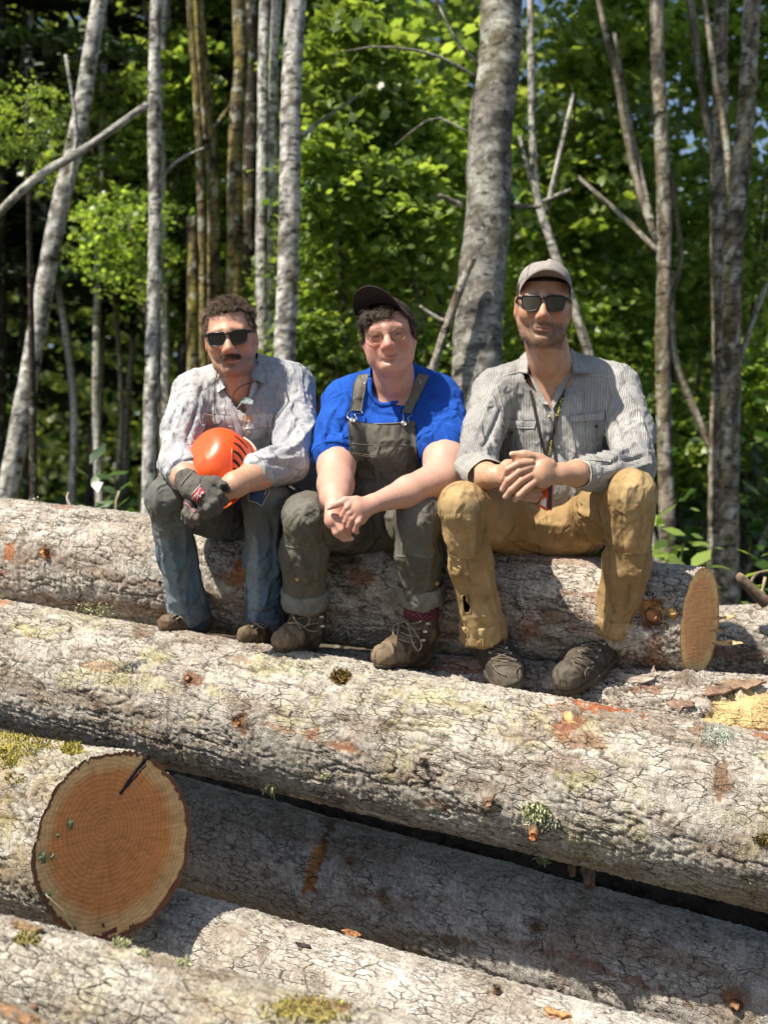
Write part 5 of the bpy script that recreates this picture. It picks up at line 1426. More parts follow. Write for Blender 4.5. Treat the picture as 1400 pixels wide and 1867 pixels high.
def stripe_mat(name, dark, light, freq):
    """woven stripes: attribute 'st' runs across the stripes in metres"""
    m, nt, b = new_mat(name)
    a = N(nt, 'ShaderNodeAttribute', attribute_name='st'); c = N(nt, 'ShaderNodeAttribute', attribute_name='col')
    mu = N(nt, 'ShaderNodeMath', operation='MULTIPLY'); mu.inputs[1].default_value = freq * 6.2832; nt.links.new(a.outputs['Fac'], mu.inputs[0])
    sn = N(nt, 'ShaderNodeMath', operation='SINE'); nt.links.new(mu.outputs[0], sn.inputs[0])
    rp = N(nt, 'ShaderNodeValToRGB'); e = rp.color_ramp.elements; e[0].position = .32; e[1].position = .66; e[0].color = (*dark, 1); e[1].color = (*light, 1)
    mr = N(nt, 'ShaderNodeMapRange'); mr.inputs['From Min'].default_value = -1; nt.links.new(sn.outputs[0], mr.inputs['Value']); nt.links.new(mr.outputs[0], rp.inputs['Fac'])
    tc = N(nt, 'ShaderNodeTexCoord').outputs['Object']
    g, _ = noise_col(nt, tc, 14, (.85, .85, .85), (1.1, 1.1, 1.1), detail=8, rough=.7)
    nt.links.new(mul(nt, mul(nt, c.outputs['Color'], rp.outputs['Color']), g), b.inputs['Base Color'])
    b.inputs['Roughness'].default_value = .92; b.inputs['Specular IOR Level'].default_value = .15
    n = N(nt, 'ShaderNodeTexNoise'); n.inputs['Scale'].default_value = 700; nt.links.new(tc, n.inputs['Vector']); crease(nt, b, tc, n.outputs['Fac'], .3)
    return m

def eyewear(H, parent, kind, frame_m, lens_m, name='sunglasses', dz=0.0, fwd=0.0):
    """spectacles in head coordinates; returns the root child"""
    if kind == 'sun':
        half = [(.0075, .008), (.010, .0165), (.022, .0195), (.042, .020), (.0575, .018), (.0600, .012), (.0585, -.004), (.054, -.0155), (.044, -.0205), (.030, -.0215), (.018, -.0185), (.0105, -.009), (.0080, .0)]
        fr, frt = .0021, .0034
    else:
        a = np.linspace(0, 2 * np.pi, 22, endpoint=False); half = [(.0345 + .0225 * math.cos(q), -.003 + .0205 * math.sin(q)) for q in a]; fr = frt = .0013
    depth = lambda x: -.1085 - fwd + 4.2 * x * x + (0 if kind == 'sun' else .004)
    P3 = lambda x, z: H.T((x, depth(x), z + dz))
    mb = MB(); 
    first = None
    lenses = []
    for s in (-1, 1):
        O = [(s * x, z) for x, z in half]; O2 = np.array(O + O[:1])
        cur = spline([P3(x, z) for x, z in O2], 60)
        rr = np.array([frt if (q[1] > .010 and kind == 'sun') else fr for q in spline([(x, z, 0) for x, z in O2], 60)])
        mb.tube(cur, rr, 6, caps=False)
        n = 44; rim2 = spline([(x, z, 0) for x, z in O2], n + 1)[:-1]; c2 = V3([s * .034, 0, 0]); K = 6
        dome = lambda x, z: H.T((x, depth(x) - .0008, z + dz))
        vs = [dome(c2[0], c2[1])]
        for k in range(1, K + 1):
            vs += [dome(*(c2 + (q - c2) * (k / K))[:2]) for q in rim2]
        f = [[0, 1 + i, 1 + (i + 1) % n] for i in range(n)]
        for k in range(K - 1):
            f += [[1 + k * n + i, 1 + (k + 1) * n + i, 1 + (k + 1) * n + (i + 1) % n, 1 + k * n + (i + 1) % n] for i in range(n)]
        lenses.append((np.array(vs), f))
        hx = s * (.060 if kind == 'sun' else .057); hz = .014 if kind == 'sun' else .004
        tp = spline([P3(hx, hz), H.T((s * .071, -.075, hz + dz)), H.T((s * .0775, -.02, hz + dz - .002)), H.T((s * .079, .02, hz + dz - .006))], 14)
        if kind == 'sun':
            for i in range(3): mb.tube(tp + H.rot @ V3([0, 0, (i - 1) * .0028]), .0022, 6)
        else: mb.tube(tp, .0010, 5)
    br = [(-.010, .012), (0, .0155), (.010, .012)] if kind == 'sun' else [(-.0125, .004), (0, .0075), (.0125, .004)]
    mb.tube(spline([P3(x, z) for x, z in br], 12), frt * .95 if kind == 'sun' else .0011, 6)
    if kind != 'sun':
        for s in (-1, 1): mb.tube(spline([P3(s * .0125, 0), H.T((s * .0085, -.1, -.006)), H.T((s * .0075, -.099, -.012))], 6), .0012, 5)
    fo = mb.build(name, frame_m, parent)
    for v, f in lenses: obj('lens', v, f, lens_m, fo, smooth=True)
    return fo

def cap(H, parent, crown_m, under_m, yaw, pitch, center, rad, brim_len, brim_w, name='cap', drop=.018, crown_h=.092, seams=True, thick=.0035, roll=0.0, peak=.012, color=None):
    """a soft crown with a curved brim, made of crown, brim, button and seams"""
    Rm = H.rot @ rot3(yaw, pitch, roll); c = H.T(center); T = lambda p: c + Rm @ V3(p)
    nu, nv = 48, 14; a = np.linspace(0, 2 * np.pi, nu, endpoint=False)
    vs = []
    for i, t in enumerate(np.linspace(0, 1, nv)):
        ph = t * np.pi / 2; rr = math.cos(ph) ** .62; zz = crown_h * math.sin(ph) ** .9
        pk = peak * np.exp(-((a + np.pi / 2 - 2 * np.pi * (a > np.pi * 1.5)) / .7) ** 2) * math.sin(ph * 2)       # a taller front panel
        wob = 1 + .010 * np.cos(a * 5 + 1) * math.sin(ph * 2)
        vs.append(np.stack([rad[0] * rr * np.cos(a) * wob, rad[1] * rr * np.sin(a) * wob, zz + pk - .012 * (np.sin(a) > 0) * np.sin(a) * (1 - t)], 1))
    v = np.concatenate(vs); f = [list(q) for q in grid_faces(nv, nu, True)]
    inner = v * np.array([.96, .96, .96]) + V3([0, 0, -.001]); k = len(v)
    f += [[q[3] + k, q[2] + k, q[1] + k, q[0] + k] for q in f[:]] + [[j, (j + 1) % nu, (j + 1) % nu + k, j + k] for j in range(nu)]
    vv = np.concatenate([v, inner])
    co = obj(name, np.array([T(p) for p in vv]), f, crown_m, parent, smooth=True)
    # brim: starts on the crown's front arc, reaches forward, sides bent down
    n, m = 10, 31
    half = brim_w
    G = np.zeros((n, m, 3))
    for j, u in enumerate(np.linspace(-1, 1, m)):
        an = -np.pi / 2 + u * half
        bx, by = rad[0] * math.cos(an), rad[1] * math.sin(an)
        reach = brim_len * max(0.0, 1 - abs(u) ** 2.4) ** .6
        ex, ey = bx * (1 + .10 * (1 - u * u)), by - reach - .002
        for i, w in enumerate(np.linspace(0, 1, n)):
            x = bx * (1 - w) + ex * w; y = by * (1 - w) + ey * w
            G[i, j] = (x, y, .002 - drop * (x / rad[0]) ** 2 * (w ** .8) - .004 * w)
    Gw = np.array([[T(p) for p in row] for row in G]); up_ = Rm @ V3([0, 0, 1])
    v, f = slab(Gw, np.broadcast_to(up_, Gw.shape), thick)
    obj('brim', v, f, under_m, co, smooth=True)
    mb = MB().tube([T((0, 0, crown_h + .001)), T((0, 0, crown_h + .006))], [.008, .004], 10); mb.build('button', crown_m, co)
    if seams:
        sm = MB()
        for q in (-np.pi / 2 - .75, -np.pi / 2 + .75, np.pi * .1, np.pi * .9):
            pts = []
            for t in np.linspace(.05, 1, 12):
                ph = t * np.pi / 2; rr = math.cos(ph) ** .62 * 1.006
                pk = peak * math.exp(-(((q + np.pi / 2)) / .7) ** 2) * math.sin(ph * 2)
                pts.append(T((rad[0] * rr * math.cos(q), rad[1] * rr * math.sin(q), crown_h * math.sin(ph) ** .9 + pk + .0004)))
            sm.tube(pts, .0009, 4)
        sm.build('seam', under_m, co)
    return co, T

def boot(prims, z0, h=.0032):
    """uppers of a boot above the sole line z0 (a point and the plane's normal), and the sole under it"""
    P = np.array([p for q in prims for p in q[:2]]); r = max(max(q[2], q[3]) for q in prims)
    out = []
    p0, n0 = z0
    for grow, lo, hi in ((0, -.002, None), (.0045, -.022, .004)):
        fl = Field(P.min(0) - r - .03, P.max(0) + r + .03, h)
        for a, b, ra, rb, k in prims: fl.cone(a, b, ra + grow, rb + grow, k)
        d = (fl.ax[0][:, None, None] - p0[0]) * n0[0] + (fl.ax[1][None, :, None] - p0[1]) * n0[1] + (fl.ax[2][None, None, :] - p0[2]) * n0[2]
        fl.f = np.maximum(fl.f, (lo - d).astype(np.float32))
        if hi is not None: fl.f = np.maximum(fl.f, (d - hi).astype(np.float32))
        out.append(Cloth(fl))
    return out

def arm_stripe(v, a, b, x0=None):
    """coordinate around a sleeve axis, in metres"""
    d = unit(b - a); e1 = unit(np.cross(d, V3([0, 1, .1]))); e2 = np.cross(d, e1)
    q = v - a; return np.arctan2(q @ e2, q @ e1) * .062
# ================================================================== people
denim_f = fabric('faded_denim', grain=16, var=.18, bump_s=.35)
chambray = fabric('chambray', grain=22, var=.10, bump_s=.3)
jersey = fabric('cotton_jersey', grain=12, var=.05, bump_s=.15)
canvas = fabric('work_canvas', grain=18, var=.12, bump_s=.3)
tan_canvas = fabric('tan_canvas', grain=12, var=.10, bump_s=.25)
leather = fabric('boot_leather', grain=24, var=.2, bump_s=.5, rough=.7)
knit = fabric('glove_knit', grain=30, var=.3, bump_s=.6)
hickory = stripe_mat('hickory_stripe', (.22, .22, .225), (.56, .545, .515), 215)
black_plastic = plain_mat('black_plastic', (.012, .012, .013), rough=.28, var=.1)
lens_m = plain_mat('dark_lens', (.010, .009, .008), rough=.04, var=0, spec=.9)
gold_wire = plain_mat('gold_wire', (.26, .14, .07), rough=.45, metal=1, var=.05)
steel = plain_mat('worn_steel', (.55, .53, .5), rough=.4, metal=1, var=.2)
brass = plain_mat('brass', (.55, .38, .12), rough=.35, metal=1, var=.1)
lace_m = plain_mat('boot_lace', (.30, .24, .17), rough=.9, var=.4, scale=200)
dark_lace_m = plain_mat('dark_lace', (.17, .14, .10), rough=.9, var=.4, scale=200)
thread_m = plain_mat('pale_thread', (.6, .55, .46), rough=.9)
dark_btn = plain_mat('dark_button', (.05, .045, .04), rough=.5)
rubber = plain_mat('sole_rubber', (.06, .05, .04), rough=.9, var=.4)
cord_m = plain_mat('black_cord', (.02, .02, .02), rough=.8)
clear_m, _nt, _b = new_mat('clear_lens')
_b.inputs['Base Color'].default_value = (.02, .02, .02, 1); _b.inputs['Roughness'].default_value = .02; _b.inputs['Alpha'].default_value = .06; _b.inputs['Specular IOR Level'].default_value = .8

def person(label, parts, base):
    v, f, c = join_meshes(parts)
    o = obj('person', v, f, SKIN, attrs={'col': c}, origin=base)
    tag(o, label, 'person', None); return o

def px_mask(v, n, cx, cy, rx, ry, tilt=0, front=True, nz=0.0, seed=0, edge=(.7, 1.0)):
    px, py = topx(v); ct, st = math.cos(R(tilt)), math.sin(R(tilt))
    a = ((px - cx) * ct + (py - cy) * st) / rx; b = (-(px - cx) * st + (py - cy) * ct) / ry
    d = np.hypot(a, b)
    if nz: d = d + nz * (fbm(v[:, 0] * 60, v[:, 1] * 60, v[:, 2] * 60, seed=seed) - .5)
    w = 1 - sstep(edge[0], edge[1], d)
    return np.where(n[:, 1] < .15, w, 0) if front else w

def hair_roots(H, v, n, f, mask_fn, count, seed):
    rng = np.random.RandomState(seed); L = H.inv(v); m = np.where(mask_fn(*L.T))[0]
    if len(m) == 0: return np.zeros((0, 3)), np.zeros((0, 3))
    p = m[rng.randint(0, len(m), count)]
    return v[p] + rng.randn(count, 3) * .0012, n[p]

def boot_mesh(parent, prims, base_c, seed, h=.0037, dust=(.25, .19, .125), toe=None, toe_c=(.3, .22, .14), sole_c=(.10, .078, .055), dy=.10):
    """uppers and sole; the sole plane passes just under the foot's own line"""
    prims = [(back(a, dy), back(b_, dy), ra, rb, k) for a, b_, ra, rb, k in prims]
    heel, ball, toe3 = prims[1][0], prims[1][1], prims[2][1]
    ax_ = unit(toe3 - heel); sd = unit(np.cross(ax_, V3([0, 0, 1]))); n0 = unit(np.cross(sd, ax_))
    p0 = (heel + toe3) / 2 - n0 * .030
    cl, so = boot(prims, (p0, n0), h)
    cl.crinkle(2.4, 38, seed).rumple(1.2, 60, seed + 3).fin()
    v = cl.v; g = fbm(v[:, 0] * 34, v[:, 1] * 34, v[:, 2] * 34, seed=seed)
    c = mix(np.tile(base_c, (len(v), 1)), dust, np.clip(sstep(.45, .7, g) * .5 + .2 * (cl.n[:, 2] > .5), 0, .8))
    if toe: c = mix(c, toe_c, px_mask(v, cl.n, toe[0], toe[1], 38, 28, 0, nz=.5, seed=seed) * .6)
    b = cl.build('boot', leather, parent, c)
    so.rumple(1.2, 90, seed).fin(); so.build('sole', leather, b, np.tile(sole_c, (len(so.v), 1)))
    return cl, b

def cuff(P, r, w, name='rolled_cuff', m=None, c=(.5, .5, .5), sides=26, rows=7, seed=0, parent=None, lump=.10, wave=.04):
    a, b = P; d = unit(b - a); e1 = unit(np.cross(d, V3([.2, .3, 1]))); e2 = np.cross(d, e1); an = np.linspace(0, 2 * np.pi, sides, endpoint=False)
    prof = [(0, .92), (.0, 1.0), (.12, 1.04), (.5, 1.05), (.88, 1.05), (1.0, 1.03), (1.0, .93), (.6, .88)]
    vs = []
    for t, q in prof:
        rr = r * q * (1 + lump * (vnoise(np.cos(an) * 2 + seed, np.sin(an) * 2, np.full(sides, t * 2.), seed) - .5) + wave * np.sin(an * 7 + t * 3 + seed))
        vs.append(a + (b - a) * t + rr[:, None] * (np.cos(an)[:, None] * e1 + np.sin(an)[:, None] * e2))
    v = np.concatenate(vs)
    return obj(name, v, grid_faces(len(prof), sides, True), m, parent, attrs={'col': np.tile(c, (len(v), 1)) * (1 + .1 * np.random.RandomState(seed).randn(len(v), 1))})

# ------------------------------------------------------------------ bareheaded man with sunglasses and helmet (left)
def man_left():
    rot = rot3(1, -9, -6)
    hc = W(421, 615, 4.14) + rot @ V3([0, .0, 0])
    nb = W(440, 735, 4.24)
    H = head_field(hc, rot, sx=1.0, sz=.99, jaw=1.02, neck_to=nb, neck_r=(.058, .066), smile=.0045, nose=1.1, chin=1.1,
                   chest=[(W(446, 775, 4.275), (.13, .10, .10))], lo_z=-.33)
    hv, hf = H.fl.mesh(); hn = vnormals(hv, hf)
    hairline = lambda x, y, z: (z > .078 - .3 * np.clip(np.abs(x) - .045, 0, 1)) & (y < -.03) | (y >= -.03) & (z > .012 - (y > .035) * .06) & (np.abs(x) < .0765) & ~((y < -.01) & (z < .04))
    hc_ = skin_colors(H, hv, (.54, .295, .195), flush=.55, brow=(.09, .055, .035), stub=.55, stub_c=(.17, .10, .07), scalp=(.06, .04, .028), hairline=hairline, seed=1)
    # arms: bare forearms, gloved right hand grips the other wrist
    fa = Field(W(285, 945, 3.74), W(560, 790, 4.12) + V3([0, 0, 0]), .0032) if False else Field(V3([-.75, 3.70, 1.40]), V3([-.22, 4.12, 1.78]), .0040)
    fa.chain([W(322, 835, 4.02), W(338, 868, 3.94), W(352, 890, 3.885)], [.046, .042, .031], .02)
    fa.chain([W(520, 850, 4.03), W(470, 864, 3.95), W(428, 884, 3.885), W(402, 898, 3.875)], [.050, .046, .036, .027], .02)
    fa.cone(W(402, 898, 3.875), W(376, 910, 3.89), .026, .030, .015)      # the hand inside the grip
    av, af = fa.mesh(); an = vnormals(av, af)
    g = fbm(av[:, 0] * 50, av[:, 1] * 50, av[:, 2] * 50, seed=2)
    hairs = fbm(av[:, 0] * 500, av[:, 1] * 160, av[:, 2] * 160, oct=2, seed=4)
    ac = np.tile((.56, .325, .21), (len(av), 1)) * (1 + .2 * (g[:, None] - .5)); ac = mix(ac, (.36, .22, .13), sstep(.52, .75, hairs) * .5)
    root = person('person in pale work shirt and sunglasses, bareheaded, holding an orange helmet', [(hv, hf, hc_), (av, af, ac)], W(490, 960, 4.44))

    # shirt
    fl = Field(V3([-.82, 3.86, 1.40]), V3([-.12, 4.62, 2.08]), .0047)
    fl.ell(W(450, 752, 4.27), (.185, .125, .165), .05); fl.ell(W(492, 862, 4.40), (.17, .13, .16), .08); fl.ell(W(522, 850, 4.46), (.09, .11, .15), .06)
    fl.cone(W(432, 690, 4.24), W(356, 713, 4.22), .060, .064, .05); fl.cone(W(455, 686, 4.26), W(526, 702, 4.27), .068, .070, .05)
    fl.chain([W(350, 722, 4.21), W(330, 785, 4.10), W(324, 842, 4.01)], [.066, .055, .055], .03)
    fl.cone(W(324, 842, 4.01), W(337, 862, 3.965), .055, .055, .02)
    fl.chain([W(530, 712, 4.27), W(540, 785, 4.16), W(524, 846, 4.05)], [.074, .064, .059], .03)
    fl.chain([W(524, 846, 4.05), W(496, 852, 3.99), W(472, 856, 3.955)], [.060, .056, .050], .02)
    cl = Cloth(fl)
    cl.folds([([(345, 720), (318, 790), (306, 840)], 7, 7), ([(365, 730), (345, 790), (338, 835)], 6, -7), ([(352, 700), (372, 760), (370, 830)], 7, 6), ([(300, 800), (340, 812), (372, 805)], 5, 6), ([(298, 826), (335, 836), (375, 828)], 5, -6), ([(302, 815), (350, 826), (378, 822)], 4, 5),
              ([(560, 700), (520, 760), (500, 800)], 8, 7), ([(565, 740), (530, 790), (495, 830)], 7, -8), ([(572, 770), (540, 815), (480, 845)], 7, 8), ([(560, 830), (520, 838), (470, 836)], 5, 5), ([(545, 860), (520, 848), (490, 846)], 5, -5),
              ([(500, 690), (505, 740), (495, 800)], 7, -6), ([(385, 700), (400, 770), (420, 830)], 6, 5), ([(440, 745), (455, 790), (475, 850)], 5, 6), ([(465, 740), (490, 800), (510, 840)], 6, -6), ([(375, 690), (362, 730), (372, 790)], 5, -5), ([(556, 800), (575, 850), (572, 890)], 8, 7), ([(330, 735), (312, 770), (306, 800)], 5, -5)])
    cl.rumple(4, 12, 5).crinkle(4.5, 17, 6, (1, 1, .6)).crinkle(2.2, 40, 7).rumple(1.0, 70, 7).fin()
    cl.cut([(402, 690), (399, 676), (402, 640), (470, 640), (468, 700), (458, 716), (450, 738), (446, 752), (431, 742), (412, 712)], 4.25)
    g = fbm(cl.v[:, 0] * 9, cl.v[:, 1] * 9, cl.v[:, 2] * 9, seed=3); g2 = fbm(cl.v[:, 0] * 240, cl.v[:, 1] * 240, cl.v[:, 2] * 40, oct=2, seed=4)
    col = mix((.33, .335, .35), (.45, .445, .435), sstep(.35, .65, g)); col *= (1 + .5 * (g2[:, None] - .5))
    col = mix(col, (.52, .44, .30), px_mask(cl.v, cl.n, 438, 778, 26, 22, 0, nz=.8, seed=3) * .55)
    shirt = cl.build('shirt', chambray, root, col)
    sc = (.40, .40, .415)
    # collar leaves, placket, pocket flaps
    sheet([(463, 648, 4.24), (486, 676, 4.17), (484, 700, 4.135), (458, 690, 4.14)], 8, 8, .004, 'collar', chambray, shirt, .006, .004, sc)
    sheet([(402, 668, 4.16), (390, 682, 4.19), (398, 716, 4.15), (412, 706, 4.135)], 8, 6, .004, 'collar', chambray, shirt, .004, .003, (.43, .43, .43))
    sheet([(462, 690, 4.15), (470, 700, 4.14), (452, 740, 4.125), (447, 745, 4.13)], 8, 4, .004, 'collar', chambray, shirt, .003, 0, (.42, .42, .42))
    lay(cl, quad_px([(405, 708), (420, 722), (466, 850), (450, 850)], 14, 5), 'placket', chambray, shirt, .003, .004, .003, sc)
    lay(cl, quad_px([(364, 752), (432, 757), (432, 778), (366, 776)], 5, 10), 'pocket_flap', chambray, shirt, .004, .004, .003, (.38, .37, .38), 1)
    lay(cl, quad_px([(450, 754), (500, 752), (498, 778), (446, 782)], 5, 10), 'pocket_flap', chambray, shirt, .004, .004, .003, (.46, .45, .43), 2)
    lay(cl, quad_px([(449, 758), (460, 757), (459, 768), (448, 769)], 3, 3), 'orange_tab', plain_mat('orange_tab', (.62, .33, .16), rough=.8), shirt, .006, .003)
    disc_on(cl, 397, 774, .0045, .002, 'button', dark_btn, shirt, .005)
    for P in ([(350, 708), (366, 745), (372, 800)], [(366, 755), (398, 758), (432, 760)], [(352, 700), (380, 692), (400, 690)]):
        cord_on(cl, P, .0009, 'stitching', thread_m, shirt, .001, 20, 4)
    # rolled cuffs
    cuff((W(322, 836, 4.02), W(340, 866, 3.955)), .058, 0, 'rolled_cuff', chambray, sc, seed=1, parent=shirt)
    cuff((W(486, 853, 3.975), W(462, 858, 3.942)), .053, 0, 'rolled_cuff', chambray, sc, seed=2, parent=shirt, lump=.25)

    # jeans
    fl = Field(V3([-.86, 3.88, 1.10]), V3([-.12, 4.70, 1.66]), .0054)
    fl.ell(W(487, 945, 4.46), (.17, .14, .10), .05)
    fl.chain([W(450, 950, 4.44), W(378, 930, 4.24), W(305, 907, 4.045)], [.090, .076, .060], .04)
    fl.chain([W(520, 948, 4.46), W(505, 922, 4.24), W(484, 907, 4.03)], [.090, .078, .062], .04)
    fl.chain([W(306, 910, 4.05), W(322, 1010, 4.16), W(346, 1116, 4.30)], [.062, .057, .062], .03)
    fl.chain([W(484, 910, 4.035), W(482, 1010, 4.13), W(484, 1128, 4.255)], [.064, .057, .060], .03)
    cl = Cloth(fl)
    cl.folds([([(300, 900), (335, 960), (340, 1040)], 7, 6), ([(330, 905), (352, 960), (362, 1010)], 7, -8), ([(350, 990), (360, 1060), (375, 1110)], 6, 6), ([(290, 960), (300, 1020), (318, 1090)], 6, 5), ([(310, 1098), (340, 1088), (375, 1100)], 5, 6), ([(312, 1112), (345, 1104), (382, 1112)], 4, -6), ([(340, 1000), (330, 1060), (335, 1100)], 6, -5),
              ([(460, 930), (470, 1000), (468, 1080)], 6, 6), ([(490, 920), (500, 980), (492, 1050)], 6, -6), ([(510, 930), (500, 990), (505, 1060)], 6, 6), ([(452, 1110), (480, 1098), (512, 1112)], 5, 6), ([(452, 1126), (482, 1116), (515, 1128)], 4, -5), ([(480, 895), (510, 905), (540, 890)], 6, 5), ([(495, 880), (530, 895), (560, 885)], 6, -5), ([(350, 935), (390, 955), (430, 950)], 6, 5), ([(478, 1020), (488, 1080), (480, 1120)], 5, 5)])
    cl.rumple(3.5, 12, 8).crinkle(4, 15, 9, (1, 1, .5)).crinkle(1.8, 38, 10).fin()
    px, py = topx(cl.v); g = fbm(cl.v[:, 0] * 10, cl.v[:, 1] * 10, cl.v[:, 2] * 6, seed=5)
    blue = sstep(930, 1060, py + 60 * (g - .5)); 
    col = mix((.125, .128, .115), (.095, .145, .20), blue)
    col = mix(col, (.30, .36, .40), np.clip(px_mask(cl.v, cl.n, 312, 1060, 16, 110, -12, nz=1, seed=2) * .5 + px_mask(cl.v, cl.n, 462, 1060, 14, 100, 0, nz=1, seed=3) * .55, 0, 1))
    col = mix(col, (.20, .18, .14), sstep(.5, .75, fbm(cl.v[:, 0] * 22, cl.v[:, 1] * 22, cl.v[:, 2] * 9, seed=6)) * .4)
    jeans = cl.build('jeans', denim_f, root, col); man_left.jeans = cl
    patch_c = (.055, .085, .19)
    lay(cl, quad_px([(460, 880), (484, 880), (478, 920), (455, 912)], 8, 8), 'blue_patch', denim_f, jeans, .003, .003, .002, patch_c, 3)
    for P in ([(459, 880), (456, 896), (455, 912), (466, 915), (477, 922)], [(485, 880), (492, 896), (486, 908), (478, 922)], [(482, 884), (486, 892), (483, 902)], [(459, 880), (472, 877), (485, 880)]):
        cord_on(cl, P, .0012, 'frayed_thread', thread_m, jeans, .004, 16, 4)
    cuff((W(341, 1098, 4.28), W(347, 1124, 4.31)), .0665, 0, 'hem', denim_f, (.13, .15, .165), seed=5, parent=jeans)
    cuff((W(484, 1112, 4.245), W(486, 1138, 4.265)), .0635, 0, 'hem', denim_f, (.13, .15, .165), seed=6, parent=jeans)

    # boots
    for nm, pr in (('boot', [(W(350, 1108, 4.23), W(362, 1130, 4.235), .048, .044, .02), (W(366, 1132, 4.24), W(328, 1136, 4.17), .036, .034, .02), (W(328, 1136, 4.17), W(304, 1138, 4.12), .034, .029, .02)]),
                   ('boot', [(W(488, 1126, 4.18), W(490, 1146, 4.18), .046, .044, .02), (W(492, 1154, 4.19), W(466, 1157, 4.08), .036, .036, .02), (W(466, 1157, 4.08), W(448, 1158, 4.03), .034, .028, .02)])):
        bc, b = boot_mesh(root, pr, (.11, .07, .042), 11, dy=.10)
        q = (325, 1122) if pr[0][0][0] < -.5 else (470, 1140)
        cord_on(bc, [(q[0] - 12, q[1] + 4), (q[0] + 4, q[1] - 2), (q[0] + 18, q[1] + 6)], .0025, 'lace', lace_m, b, .003, 16, 5, loops=[[(q[0] - 4, q[1] + 8), (q[0] + 10, q[1]), (q[0] + 24, q[1] + 8)], [(q[0] - 6, q[1] - 2, .006), (q[0] + 6, q[1] + 8, .01), (q[0] + 20, q[1] + 2, .006)]])

    # hair, moustache, brows
    hm = hair_mat('brown_hair', (.045, .029, .018), (.32, .215, .125))
    top = lambda x, y, z: (z > .078 - .3 * np.clip(np.abs(x) - .045, 0, 1)) & (y < .09) | (z > .055) & (y >= -.02)
    r_, d_ = hair_roots(H, hv, hn, hf, top, 2300, 1)
    strands('hair', r_, d_ + (rot @ V3([.1, -.35, .5])), .021, .55, hm, root, 2, .0015, 7, .25, clump=60)
    side = lambda x, y, z: (np.abs(x) > .052) & (np.abs(x) < .077) & (z > .022 - .35 * (y + .02) * (y < 0)) & (z < .085) & (y > -.05) & (y < .08)
    r_, d_ = hair_roots(H, hv, hn, hf, side, 1500, 3)
    strands('side_hair', r_, d_ + (rot @ V3([0, .3, -.5])), .011, .25, hm, root, 4, .0009, 5, .1)
    mo = lambda x, y, z: (np.abs(x) < .029) & (z < -.0485 - .16 * np.abs(x)) & (z > -.0615 - .22 * np.clip(np.abs(x) - .012, 0, 1)) & (y < -.08)
    r_, d_ = hair_roots(H, hv, hn, hf, mo, 800, 5)
    L = H.inv(r_); dd = (rot @ np.stack([np.sign(L[:, 0]) * .75, -.45 + 0 * L[:, 0], -.75 + 0 * L[:, 0]], 0)).T
    strands('moustache', r_, dd, .0085, .15, hair_mat('moustache_hair', (.06, .036, .022), (.26, .165, .095)), root, 6, .0006, 5, .1)
    g = eyewear(H, root, 'sun', black_plastic, lens_m, 'sunglasses')
    # neck cord, clip-on radio mic and trailing wire
    sh = man_left.shirt = Cloth.__new__(Cloth); 
    skinc = Cloth.__new__(Cloth); skinc.v, skinc.f = hv, hf; skinc.rebvh()
    Pn = [W(464, 696, 4.13), W(440, 704, 4.115), W(426, 718, 4.105), W(428, 730, 4.10), W(440, 736, 4.095)]
    nc = MB().tube(spline(Pn, 20), .0016, 6); nc.tube(spline([W(398, 676, 4.15), W(393, 695, 4.13), W(391, 730, 4.12), W(393, 775, 4.11), W(397, 800, 4.10)], 20), .0013, 5)
    neck = nc.build('neck_cord', cord_m, root)
    cb = MB(); cen = W(450, 733, 4.09)
    cb.add(*slab(np.array([[W(438, 728, 4.09), W(448, 723, 4.085), W(462, 730, 4.085)], [W(440, 734, 4.08), W(450, 729, 4.072), W(461, 735, 4.075)], [W(446, 738, 4.085), W(454, 737, 4.08), W(459, 739, 4.085)]]), np.broadcast_to(V3([0, -1, 0]), (3, 3, 3)), .014))
    cb.tube([W(440, 735, 4.085), W(432, 746, 4.10)], .002, 5)
    cb.build('clip', plain_mat('clip_plastic', (.30, .36, .35), rough=.5, var=.3, scale=120), neck)
    bd = MB()
    for i in range(5): bd.tube([W(395, 672 + i * 4.5, 4.15), W(395, 675 + i * 4.5, 4.15)], .0042, 7)
    bd.build('bead', plain_mat('pale_bead', (.5, .45, .36), rough=.6), neck)

    # gloves
    gc = (.115, .105, .09)
    fg = Field(V3([-.70, 3.66, 1.44]), V3([-.42, 4.0, 1.66]), .0032)
    fg.cone(W(341, 877, 3.905), W(352, 890, 3.885), .0375, .035, .01)
    fg.cone(W(352, 890, 3.88), W(372, 898, 3.842), .034, .036, .02, flat=W(0, 0, 1) * 0 + V3([.2, -.8, .5]), fs=1.25)
    fg.cone(W(366, 888, 3.85), W(384, 906, 3.835), .033, .032, .02, flat=V3([.2, -.8, .5]), fs=1.25)
    fg.chain([W(372, 877, 3.85), W(394, 878, 3.835), W(406, 886, 3.825), W(415, 892, 3.83)], [.016, .0145, .0125, .0095], .010)
    fg.chain([W(384, 896, 3.832), W(399, 903, 3.812), W(408, 914, 3.83), W(402, 922, 3.855)], [.0145, .0138, .0125, .011], .006)
    fg.chain([W(380, 905, 3.830), W(391, 916, 3.808), W(398, 927, 3.826), W(393, 933, 3.85)], [.0145, .0138, .0125, .011], .006)
    fg.chain([W(374, 912, 3.835), W(381, 925, 3.816), W(386, 936, 3.832), W(382, 940, 3.855)], [.014, .013, .012, .010], .006)
    fg.chain([W(366, 915, 3.845), W(370, 930, 3.832), W(373, 942, 3.845)], [.012, .011, .010], .006)
    cg = Cloth(fg); cg.rumple(1.6, 60, 3).crinkle(1.6, 70, 4).fin()
    g_ = fbm(cg.v[:, 0] * 70, cg.v[:, 1] * 70, cg.v[:, 2] * 70, seed=8)
